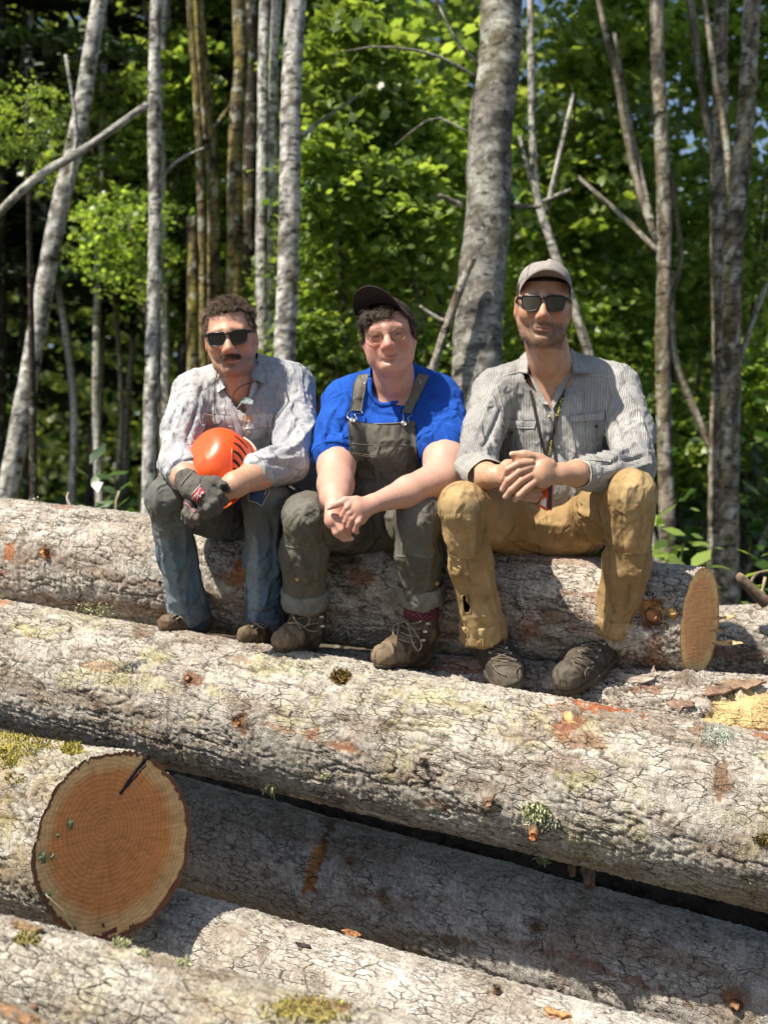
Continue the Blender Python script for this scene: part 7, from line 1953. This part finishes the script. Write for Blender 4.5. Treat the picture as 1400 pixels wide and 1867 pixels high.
# ------------------------------------------------------------------ person in striped shirt and tan trousers (right)
def man_right():
    rot = rot3(-7, -5, 2)
    hc = W(990, 557, 4.02); nb = W(1008, 690, 4.14)
    H = head_field(hc, rot, sx=1.06, sz=1.07, sy=1.0, jaw=1.0, neck_to=nb, neck_r=(.064, .070), smile=.0005, nose=1.0, chin=1.0, chest=[(W(1000, 745, 4.165), (.12, .085, .12))], lo_z=-.36)
    hv, hf = H.fl.mesh(); hn = vnormals(hv, hf)
    hairline = lambda x, y, z: (z > .062) | (y > .0) & (np.abs(x) < .074) & (z > .0) & ~((y < .03) & (z < .02))
    hcol = skin_colors(H, hv, (.50, .275, .17), flush=.5, lip=(.44, .20, .16), brow=(.12, .075, .045), stub=.62, stub_c=(.16, .105, .068), scalp=(.05, .035, .025), hairline=hairline, seed=61)
    fa = Field(V3([.26, 3.60, 1.44]), V3([.66, 4.02, 1.72]), .0032)
    fa.chain([W(866, 862, 3.95), W(884, 868, 3.86), W(900, 868, 3.80)], [.046, .040, .031], .02)
    fa.chain([W(1085, 862, 3.88), W(1050, 863, 3.80), W(1022, 864, 3.765)], [.042, .036, .030], .02)
    Yr, Yl = 3.765, 3.735
    # right hand (behind), fingers come out under the other palm
    fa.cone(W(900, 868, 3.80), W(932, 866, Yr), .029, .036, .014, flat=V3([0, -1, .2]), fs=1.4); fa.cone(W(926, 852, Yr), W(940, 884, Yr), .024, .026, .014, flat=V3([0, -1, .2]), fs=1.3)
    fa.chain([W(930, 850, Yr - .01), W(944, 838, Yr - .03), W(962, 832, Yr - .038), W(980, 831, Yr - .03)], [.0155, .0130, .0108, .0085], .008)
    for (a, b, c) in [((945, 888), (966, 893), (990, 890)), ((944, 896), (962, 902), (985, 902)), ((942, 902), (956, 908), (976, 911))]:
        fa.chain([W(*a, Yr), W(*b, Yr - .006), W(*c, Yr - .004)], [.0105, .0102, .0086], .002)
    # left hand in front, fingers laced over the right
    fa.cone(W(1022, 864, 3.765), W(984, 862, Yl), .029, .036, .014, flat=V3([0, -1, .3]), fs=1.35)
    fa.cone(W(990, 850, Yl), W(990, 876, Yl), .026, .024, .014, flat=V3([0, -1, .3]), fs=1.3)
    fa.chain([W(1004, 846, Yl + .01), W(985, 836, Yl + .005), W(955, 828, Yl - .008), W(933, 828, Yl - .008)], [.0150, .0125, .0110, .0085], .008)
    for (a, b, c, d) in [((968, 843), (944, 846), (925, 856), (917, 873)), ((968, 852), (946, 860), (926, 876), (915, 893)), ((970, 865), (950, 876), (932, 893), (921, 906)), ((975, 878), (960, 890), (946, 903), (939, 911))]:
        fa.chain([W(*a, Yl - .012), W(*b, Yl - .026), W(*c, Yl - .024), W(*d, Yl - .008)], [.0112, .0107, .0099, .0085], .0020)
    av, af = fa.mesh(); an = vnormals(av, af)
    px, py = topx(av); g = fbm(av[:, 0] * 45, av[:, 1] * 45, av[:, 2] * 45, seed=62); hr = fbm(av[:, 0] * 180, av[:, 1] * 180, av[:, 2] * 480, oct=2, seed=63)
    ac = np.tile((.54, .315, .20), (len(av), 1)) * (1 + .2 * (g[:, None] - .5)); ac = mix(ac, (.38, .23, .14), sstep(.52, .75, hr) * .45 * ((px > 985) | (px < 915)))
    ac = mix(ac, (.52, .265, .18), px_mask(av, an, 950, 865, 36, 40, 0, nz=.8) * .55)
    for q in ((917, 892), (922, 905), (931, 828), (979, 831)): ac = mix(ac, (.72, .5, .42), px_mask(av, an, q[0], q[1], 4, 4) * .6)
    root = person('person in grey striped work shirt, tan trousers and pale cap with sunglasses', [(hv, hf, hcol), (av, af, ac)], W(985, 1010, 4.2))

    # striped shirt
    fl = Field(V3([.16, 3.72, 1.40]), V3([.92, 4.50, 2.04]), .0047)
    fl.ell(W(1010, 768, 4.2), (.195, .13, .19), .05); fl.ell(W(1004, 880, 4.22), (.18, .14, .15), .06)
    fl.cone(W(985, 682, 4.17), W(910, 710, 4.15), .062, .066, .05); fl.cone(W(1036, 678, 4.18), W(1120, 704, 4.18), .064, .070, .05)
    fl.chain([W(902, 720, 4.15), W(880, 790, 4.05), W(868, 846, 3.96)], [.070, .060, .056], .03)
    fl.chain([W(868, 846, 3.96), W(872, 862, 3.92)], [.060, .056], .02)
    fl.chain([W(1126, 716, 4.17), W(1150, 790, 4.07), W(1154, 850, 3.97)], [.073, .065, .063], .03)
    fl.chain([W(1154, 850, 3.97), W(1108, 862, 3.89), W(1074, 864, 3.84)], [.064, .058, .050], .02)
    cl = Cloth(fl)
    cl.folds([([(900, 710), (870, 790), (850, 850)], 7, 6), ([(915, 740), (890, 800), (870, 830)], 6, -8), ([(845, 800), (875, 820), (905, 815)], 5, 7), ([(840, 825), (870, 840), (900, 830)], 5, -7), ([(838, 845), (860, 850), (890, 842)], 4, 6), ([(930, 730), (915, 800), (918, 860)], 7, -7), ([(925, 700), (950, 760), (955, 850)], 6, 5),
              ([(1130, 700), (1165, 760), (1185, 820)], 7, 6), ([(1110, 740), (1130, 800), (1150, 830)], 7, -8), ([(1190, 800), (1150, 815), (1110, 840)], 6, 8), ([(1192, 820), (1150, 838), (1090, 850)], 5, -8), ([(1190, 842), (1150, 856), (1080, 862)], 5, 7), ([(1180, 870), (1140, 872), (1090, 880)], 5, -6), ([(1090, 730), (1085, 800), (1075, 850)], 7, -7), ([(1060, 700), (1060, 740), (1035, 800)], 6, 6), ([(985, 760), (990, 800), (1000, 840)], 5, 5), ([(1170, 770), (1140, 790), (1120, 815)], 5, 7), ([(1040, 800), (1050, 840), (1045, 880)], 5, 5)])
    cl.rumple(3.5, 11, 71).crinkle(4.0, 15, 72, (1, 1, .6)).crinkle(1.8, 38, 73).fin()
    cl.cut([(957, 690), (952, 660), (958, 630), (1050, 630), (1044, 660), (1030, 676), (1016, 690), (1008, 716), (1003, 745), (994, 736), (976, 712), (964, 700)], 4.16)
    g = fbm(cl.v[:, 0] * 8, cl.v[:, 1] * 8, cl.v[:, 2] * 8, seed=74); col = np.ones((len(cl.v), 3)) * (.70 + .22 * sstep(.3, .7, g))[:, None] * np.array([1, .985, .95])
    px, py = topx(cl.v)
    st = cl.v[:, 0] + .12 * (cl.v[:, 2] - 1.6) * .0
    R1 = (W(902, 720, 4.15), W(868, 846, 3.96)); L1 = (W(1126, 716, 4.17), W(1154, 850, 3.97)); L2 = (W(1154, 850, 3.97), W(1060, 864, 3.83))
    dR, _ = seg_dist(cl.v, R1); dL, _ = seg_dist(cl.v, L1); dL2, _ = seg_dist(cl.v, L2); dT = np.minimum(np.linalg.norm((cl.v - W(1010, 768, 4.2)) / V3([.195, .13, .19]), axis=1), np.linalg.norm((cl.v - W(1004, 880, 4.22)) / V3([.18, .14, .15]), axis=1))
    onR = (dR < .082) & (px < 918); onL = (dL < .088) & (px > 1108); onL2 = (dL2 < .070) & (py > 828) & (px > 1040) & (cl.v[:, 1] < 4.02)
    st = np.where(onR, arm_stripe(cl.v, *R1), st); st = np.where(onL, arm_stripe(cl.v, *L1), st); st = np.where(onL2, arm_stripe(cl.v, *L2), st)
    shirt = cl.build('shirt', hickory, root, col, {'st': st})
    def flat(name, C, n, m, bulge=.004, curl=.003, tone=.85, dirn=(1, 0, 0), thick=.004, parent=shirt):
        o = sheet(C, n, m, thick, name, hickory, parent, bulge, curl, (tone, tone * .985, tone * .95))
        v = np.array([q.co[:] for q in o.data.vertices]); a = o.data.attributes.new('st', 'FLOAT', 'POINT'); a.data.foreach_set('value', (v @ unit(dirn)).astype(np.float32)); return o
    def patch(name, C, n, m, lift=.003, thick=.003, puff=.002, tone=.8, parent=shirt):
        o = lay(cl, quad_px(C, n, m), name, hickory, parent, lift, thick, puff, (tone, tone * .985, tone * .95)); v = np.array([q.co[:] for q in o.data.vertices]) + wloc(o)
        a = o.data.attributes.new('st', 'FLOAT', 'POINT'); a.data.foreach_set('value', v[:, 0].astype(np.float32)); return o
    # collar
    flat('collar', [(1040, 634, 4.155), (1062, 650, 4.16), (1076, 682, 4.105), (1044, 680, 4.06)], 8, 8, .006, .004, .85, (.8, 0, .5))
    flat('collar', [(962, 636, 4.15), (948, 650, 4.16), (938, 676, 4.12), (962, 682, 4.07)], 8, 8, .006, .004, .92, (.8, 0, -.5))
    flat('collar', [(1030, 672, 4.09), (1044, 682, 4.07), (1008, 744, 4.055), (1003, 738, 4.06)], 10, 4, .003, 0, .7, (.9, 0, .3))
    flat('collar', [(962, 680, 4.09), (972, 690, 4.08), (1000, 738, 4.06), (988, 736, 4.06)], 10, 4, .003, 0, .75, (.9, 0, -.3))
    # zip
    cord_on(cl, [(1003, 744), (1006, 775), (1008, 810), (1014, 845)], .0035, 'zip', plain_mat('zip_tape', (.05, .045, .04), rough=.6), shirt, .002, 20, 5)
    MB().tube([cl.hit(1003, 742, .006)[0], cl.hit(1002, 760, .008)[0]], .0038, 6).build('zip_pull', brass, shirt)
    # pockets
    patch('pocket', [(918, 775), (982, 775), (988, 846), (920, 842)], 10, 10, .003, .003, .003, .78)
    patch('pocket_flap', [(914, 765), (977, 766), (974, 781), (918, 780)], 4, 10, .007, .004, .003, .9)
    patch('pocket', [(1040, 766), (1104, 764), (1112, 842), (1050, 838)], 10, 10, .003, .003, .003, .78)
    patch('pocket_flap', [(1035, 760), (1103, 750), (1104, 766), (1040, 770)], 4, 10, .008, .004, .004, .95)
    disc_on(cl, 933, 790, .0050, .003, 'button', dark_btn, shirt, .007); disc_on(cl, 1085, 778, .0050, .003, 'button', dark_btn, shirt, .007)
    for P in ([(905, 706), (917, 760), (914, 830)], [(1108, 690), (1106, 750), (1112, 800)], [(905, 690), (930, 682), (952, 676)], [(1062, 682), (1090, 684), (1115, 690)]):
        cord_on(cl, P, .0010, 'stitching', thread_m, shirt, .001, 20, 4)
    # cuffs: open sleeve ends
    def open_cuff(a, b, r0, r1, seed, gap=0):
        d = unit(b - a); e1 = unit(np.cross(d, V3([.1, .2, 1]))); e2 = np.cross(d, e1); an_ = np.linspace(0, 2 * np.pi, 30, endpoint=False)
        prof = [(0, r0), (.5, (r0 + r1) / 2), (.97, r1), (1.0, r1 - .001), (1.0, r1 - .004), (.5, (r0 + r1) / 2 - .004), (0.1, r0 - .006)]
        vs = [a + (b - a) * t + (r * (1 + .07 * np.sin(an_ * 2 + seed) + .03 * np.sin(an_ * 5 + seed)))[:, None] * (np.cos(an_)[:, None] * e1 + np.sin(an_)[:, None] * e2) for t, r in prof]
        v = np.concatenate(vs); at = {'col': np.tile((.85, .84, .8), (len(v), 1)), 'st': np.tile(an_ * .055, len(prof))}
        c_ = obj('cuff', v, grid_faces(len(prof), 30, True), hickory, shirt, attrs=at)
        tube_v, tube_f = tube(np.vstack([vs[3], vs[3][:1]]), .0016, 5, caps=False); obj('cuff_edge', tube_v, tube_f, thread_m, c_)
    open_cuff(W(862, 850, 3.95), W(886, 868, 3.862), .058, .057, 1)
    open_cuff(W(1085, 863, 3.862), W(1054, 864, 3.808), .052, .046, 2)

    # lanyard with lettering, and an orange folding tool in the hands
    lan_m = plain_mat('lanyard', (.030, .020, .018), rough=.7, var=.2)
    def ribbon(P, w, name, parent, lift=.006, n=26):
        C = spline([cl.hit(*q, lift=lift)[0] for q in P], n); t = np.gradient(C, axis=0); t /= np.linalg.norm(t, axis=1)[:, None]; nr = V3([0, -1, .15]); s = np.cross(t, nr); s /= np.linalg.norm(s, axis=1)[:, None]
        G = np.stack([C - s * w, C + s * w], 1); v, f = slab(G, np.broadcast_to(unit(nr), G.shape), .0016); o = obj(name, v, f, lan_m, parent, smooth=False); return o, C
    la, C1 = ribbon([(1034, 684), (1026, 715), (1016, 750), (1008, 785), (1000, 815), (996, 838)], .0065, 'lanyard', root)
    lb, C2 = ribbon([(966, 712), (975, 745), (984, 785), (992, 815), (997, 838)], .0045, 'lanyard', root)
    yel = plain_mat('yellow_print', (.62, .55, .12), rough=.7)
    def word(txt, P0, P1, h, parent, lift=.009):
        a, b = cl.hit(*P0, lift=lift)[0], cl.hit(*P1, lift=lift)[0]
        cu = bpy.data.curves.new('lettering', 'FONT'); cu.body = txt; cu.size = 1; cu.extrude = 0.004; cu.align_x = 'LEFT'
        tmp = bpy.data.objects.new('lettering', cu); COL.objects.link(tmp); bpy.context.view_layer.update()
        me = bpy.data.meshes.new_from_object(tmp.evaluated_get(bpy.context.evaluated_depsgraph_get())); bpy.data.objects.remove(tmp)
        v = np.array([q.co[:] for q in me.vertices]); v[:, 0] -= v[:, 0].min(); wd = v[:, 0].max(); L = np.linalg.norm(b - a)
        x = unit(b - a); nr = unit(V3([0, -1, .15]) - x * x.dot(V3([0, -1, .15]))); y = np.cross(nr, x)
        co = a + (v[:, :1] / wd * L) * x + ((v[:, 1:2] - .36) * h / .72) * y + v[:, 2:3] * .05 * nr
        f = [list(p.vertices) for p in me.polygons]
        obj('lettering', co, f, yel, parent, smooth=False)
    word('TAJFUN', (1014, 760), (1023, 728), .0085, la); word('TAJFUN', (998, 830), (1005, 802), .0065, la)
    om = MATS['helmet_orange']; dkp = black_plastic
    tb = MB(); tb.add(*slab(np.array([[W(986, 890, 3.77), W(1001, 884, 3.76), W(1008, 884, 3.765)], [W(984, 906, 3.76), W(998, 905, 3.75), W(1008, 905, 3.76)], [W(981, 922, 3.765), W(996, 931, 3.75), W(1006, 930, 3.76)]]), np.broadcast_to(V3([0, -1, 0]), (3, 3, 3)), .02))
    tool = tb.build('folding_tool', om, None, smooth=False); tag(tool, 'orange folding tool hanging from the clasped hands', 'tool')
    MB().add(*slab(np.array([[W(1001, 886, 3.752), W(1006, 886, 3.754)], [W(1000, 928, 3.743), W(1005, 928, 3.748)]]), np.broadcast_to(V3([0, -1, 0]), (2, 2, 3)), .006)).build('grip', dkp, tool, smooth=False)
    MB().add(*slab(np.array([[W(986, 912, 3.752), W(996, 908, 3.745)], [W(984, 919, 3.754), W(995, 926, 3.744)]]), np.broadcast_to(V3([0, -1, 0]), (2, 2, 3)), .004)).build('frame', steel, tool, smooth=False)

    # trousers
    fl = Field(V3([.14, 3.64, 1.08]), V3([.92, 4.46, 1.68]), .0054)
    fl.ell(W(992, 958, 4.22), (.175, .14, .105), .06)
    fl.chain([W(938, 962, 4.20), W(890, 945, 3.98), W(842, 919, 3.79)], [.095, .079, .060], .05)
    fl.chain([W(1050, 962, 4.22), W(1105, 932, 4.0), W(1150, 898, 3.83)], [.095, .081, .064], .05)
    fl.chain([W(843, 923, 3.795), W(858, 1030, 3.90), W(882, 1146, 3.995)], [.064, .060, .062], .03)
    fl.chain([W(1151, 903, 3.835), W(1142, 1030, 3.92), W(1120, 1132, 4.01)], [.070, .066, .068], .03)
    tr = Cloth(fl)
    tr.folds([([(830, 900), (860, 950), (870, 1010)], 7, 7), ([(860, 900), (885, 950), (890, 1010)], 7, -8), ([(805, 950), (815, 1010), (830, 1070)], 6, 6), ([(840, 1020), (850, 1070), (860, 1130)], 6, -6), ([(880, 1010), (890, 1070), (905, 1120)], 6, 6), ([(845, 1130), (880, 1120), (915, 1130)], 5, 7), ([(848, 1148), (882, 1138), (918, 1146)], 4, -7),
              ([(900, 940), (960, 985), (1010, 1000)], 9, 7), ([(890, 960), (950, 1005), (1000, 1015)], 7, -7), ([(910, 915), (980, 955), (1030, 960)], 9, 6), ([(1050, 930), (1080, 940), (1105, 980)], 7, 8), ([(1060, 950), (1070, 980), (1090, 1000)], 6, -8), ([(1090, 920), (1110, 960), (1110, 1000)], 6, 7), ([(1030, 985), (1060, 1000), (1095, 1005)], 8, -5),
              ([(1130, 880), (1120, 950), (1125, 1020)], 7, 8), ([(1160, 890), (1170, 950), (1160, 1010)], 7, -7), ([(1190, 920), (1180, 980), (1165, 1040)], 6, 6), ([(1110, 1010), (1120, 1070), (1100, 1120)], 6, 7), ([(1140, 1030), (1150, 1080), (1140, 1120)], 6, -6), ([(1080, 1110), (1120, 1098), (1160, 1108)], 5, 8), ([(1078, 1126), (1118, 1116), (1162, 1124)], 4, -8), ([(1078, 1138), (1118, 1130), (1160, 1138)], 4, 6), ([(1170, 1010), (1165, 1060), (1155, 1100)], 6, 5)])
    tr.rumple(3.5, 11, 81).crinkle(3.6, 14, 82, (1, 1, .6)).crinkle(1.5, 40, 83).fin()
    hole = [(842, 1086), (850, 1086), (851, 1096), (858, 1104), (856, 1116), (847, 1117), (844, 1104)]; hp = [tr.hit(*q)[0] for q in hole]
    tr.cut(hole, 3.95)
    g = fbm(tr.v[:, 0] * 7, tr.v[:, 1] * 7, tr.v[:, 2] * 7, seed=84); col = mix((.30, .195, .085), (.42, .285, .135), sstep(.3, .7, g))
    d = sstep(.55, .75, fbm(tr.v[:, 0] * 26, tr.v[:, 1] * 26, tr.v[:, 2] * 20, seed=85)); col = mix(col, (.16, .105, .055), d * .45)
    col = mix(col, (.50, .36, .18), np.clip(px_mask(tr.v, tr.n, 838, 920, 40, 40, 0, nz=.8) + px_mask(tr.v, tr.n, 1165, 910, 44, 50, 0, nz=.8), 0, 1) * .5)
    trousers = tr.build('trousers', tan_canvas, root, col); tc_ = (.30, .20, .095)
    for C4, k in (([(797, 905), (878, 905), (868, 1024), (814, 1020)], 1), ([(1128, 880), (1204, 890), (1188, 1008), (1134, 1012)], 2)):
        lay(tr, quad_px(C4, 16, 12), 'knee_panel', tan_canvas, trousers, .002, .003, .001, (.40, .272, .128), k, sink=.012)
    for P in ([(816, 1016), (840, 1018), (866, 1020)], [(1134, 1008), (1160, 1010), (1188, 1006)], [(1106, 950), (1108, 985), (1112, 1040)]):
        cord_on(tr, P, .0010, 'stitching', plain_mat('tan_thread', (.2, .13, .06)) if 'tan_thread' not in MATS else MATS['tan_thread'], trousers, .0035, 18, 4)
    # frayed hems
    rng = np.random.RandomState(9); fm = plain_mat('frayed_tan', (.36, .25, .12), rough=.95)
    for (c0, r0, n) in ((W(883, 1160, 4.005), .069, 60), (W(1119, 1147, 4.02), .0745, 30)):
        mb = MB()
        for i in range(n):
            an_ = rng.rand() * 6.28; p = c0 + r0 * V3([math.cos(an_), math.sin(an_), 0]) + V3([0, 0, .004])
            L = .008 + .030 * rng.rand() ** 2.5; q = p + V3([rng.randn() * .006, rng.randn() * .004, -L]); mb.tube(spline([p, (p + q) / 2 + rng.randn(3) * .003, q], 6), .0010, 4)
        mb.build('frayed_thread', fm, trousers)
    cuff((W(878, 1128, 3.985), W(883, 1162, 4.005)), .0685, 0, 'hem', tan_canvas, (.40, .27, .13), seed=31, parent=trousers, lump=.28)
    cuff((W(1124, 1118, 4.0), W(1119, 1148, 4.02)), .0745, 0, 'hem', tan_canvas, (.38, .255, .12), seed=32, parent=trousers, lump=.2)
    MB().tube(spline(hp + hp[:1], 26), .0022, 5).build('torn_edge', fm, trousers)

    # belt glimpse
    cord_on(tr, [(1012, 905), (1050, 902), (1085, 892)], .010, 'belt', plain_mat('belt', (.03, .022, .018), rough=.6), trousers, -.004, 12, 6)

    # boots
    bl = (.058, .048, .036)
    prs = [[(W(888, 1140, 3.93), W(902, 1184, 3.935), .052, .050, .02), (W(902, 1184, 3.935), W(922, 1222, 3.875), .050, .050, .03), (W(922, 1222, 3.875), W(930, 1238, 3.82), .052, .044, .025), (W(905, 1225, 3.95), W(922, 1232, 3.88), .044, .046, .03)],
           [(W(1112, 1130, 3.945), W(1098, 1180, 3.945), .056, .055, .02), (W(1098, 1180, 3.945), W(1062, 1215, 3.875), .054, .055, .03), (W(1062, 1218, 3.875), W(1036, 1234, 3.80), .056, .048, .025), (W(1086, 1226, 3.95), W(1056, 1232, 3.87), .050, .052, .03)]]
    for k, pr in enumerate(prs):
        bt, b = boot_mesh(root, pr, bl, 91 + k, dust=(.12, .098, .07), toe=(925, 1240) if k == 0 else (1030, 1235), toe_c=(.15, .125, .095))
        if k == 0: rows = [((890, 1178), (922, 1182)), ((894, 1190), (930, 1192)), ((898, 1202), (938, 1204)), ((900, 1214), (946, 1216))]
        else: rows = [((1072, 1168), (1100, 1174)), ((1062, 1178), (1092, 1186)), ((1052, 1188), (1086, 1198)), ((1044, 1198), (1078, 1208)), ((1040, 1206), (1070, 1218))]
        L = []
        for i, (p, q) in enumerate(rows):
            L.append([(p[0], p[1], .002), ((p[0] + q[0]) / 2, (p[1] + q[1]) / 2 - 2, .004), (q[0], q[1], .002)])
            if i + 1 < len(rows):
                L.append([(p[0], p[1], .003), ((p[0] + rows[i + 1][1][0]) / 2, (p[1] + rows[i + 1][1][1]) / 2, .005), (*rows[i + 1][1], .003)]); L.append([(*q, .003), ((q[0] + rows[i + 1][0][0]) / 2, (q[1] + rows[i + 1][0][1]) / 2, .006), (*rows[i + 1][0], .003)])
        e = rows[-1]
        L += [[(*e[1], .003), (e[1][0] - 8, e[1][1] + 10, .006), (e[1][0] - 4, e[1][1] + 20, .004)], [(*e[0], .003), (e[0][0] + 10, e[0][1] + 12, .006), (e[0][0] + 22, e[0][1] + 18, .004)]]
        cord_on(bt, L[0], .0018, 'lace', dark_lace_m, b, .001, 14, 5, loops=L[1:])
        for p, q in rows:
            for e in (p, q):
                a, n = bt.hit(*e); MB().box(a + n * .0025, (.008, .005, .006)).build('eyelet', steel, b, smooth=False)

    # short hair at the temples, stubble, sunglasses, cap
    hm = hair_mat('short_hair', (.03, .02, .013), (.12, .085, .055))
    side = lambda x, y, z: (np.abs(x) > .055) & (np.abs(x) < .075) & (z > .012) & (z < .06) & (y > -.03) & (y < .06)
    r_, d_ = hair_roots(H, hv, hn, hf, side, 700, 91); strands('side_hair', r_, d_ + rot @ V3([0, .4, -.8]), .007, .1, hm, root, 92, .0007, 4, .1)
    bd = lambda x, y, z: (z < -.052) & (z > -.118) & (y < .0) & ((np.abs(x) > .024) | (z < -.085) | (z > -.062) & (y < -.06) & (np.abs(x) < .028))
    r_, d_ = hair_roots(H, hv, hn, hf, bd, 1500, 93); strands('stubble', r_, d_ + rot @ V3([0, -.1, -.8]), .0035, .1, hair_mat('stubble_hair', (.07, .045, .028), (.30, .2, .12)), root, 94, .00055, 3, .1)
    eyewear(H, root, 'sun', black_plastic, lens_m, 'sunglasses')
    cm = plain_mat('taupe_cap', (.30, .272, .245), rough=.9, var=.12, scale=60, bump_s=.3); cu = plain_mat('taupe_brim', (.24, .205, .175), rough=.9, var=.1, scale=60)
    co, T = cap(H, root, cm, cu, 3, 17, (.002, .010, .050), (.0825, .100), .058, 1.22, drop=.034, crown_h=.070, peak=.008)
    # woven label with a shield in an octagon, and the dark side patch
    cc = Cloth.__new__(Cloth); me = co.data; cc.v = np.array([q.co[:] for q in me.vertices]) + wloc(co); cc.f = np.array([p.vertices[:] for p in me.polygons if len(p.vertices) == 4]); cc.rebvh(); cc.n = None
    lm_ = plain_mat('label_maroon', (.27, .19, .18), rough=.8); wp = plain_mat('label_white', (.75, .72, .68), rough=.8)
    lb_ = lay(cc, quad_px([(981, 493), (1000, 492), (998, 503), (979, 503)], 4, 5), 'cap_label', lm_, co, .0015, .0015)
    oc_ = [(982, 498), (984.5, 494.5), (989, 493.8), (994, 494), (997.5, 496.5), (996, 500.5), (991, 502), (985, 501.8)]
    MB().tube([cc.hit(*q, lift=.003)[0] for q in oc_ + oc_[:1]], .0008, 4).build('octagon_print', wp, lb_)
    MB().tube(spline([cc.hit(*q, lift=.003)[0] for q in [(986, 496), (989.5, 497.5), (993, 496), (992, 499.5), (989.5, 500.5), (987, 499.5), (986, 496)]], 14), .0011, 4).build('shield_print', wp, lb_)
    return root, H
MR, H3 = man_right()
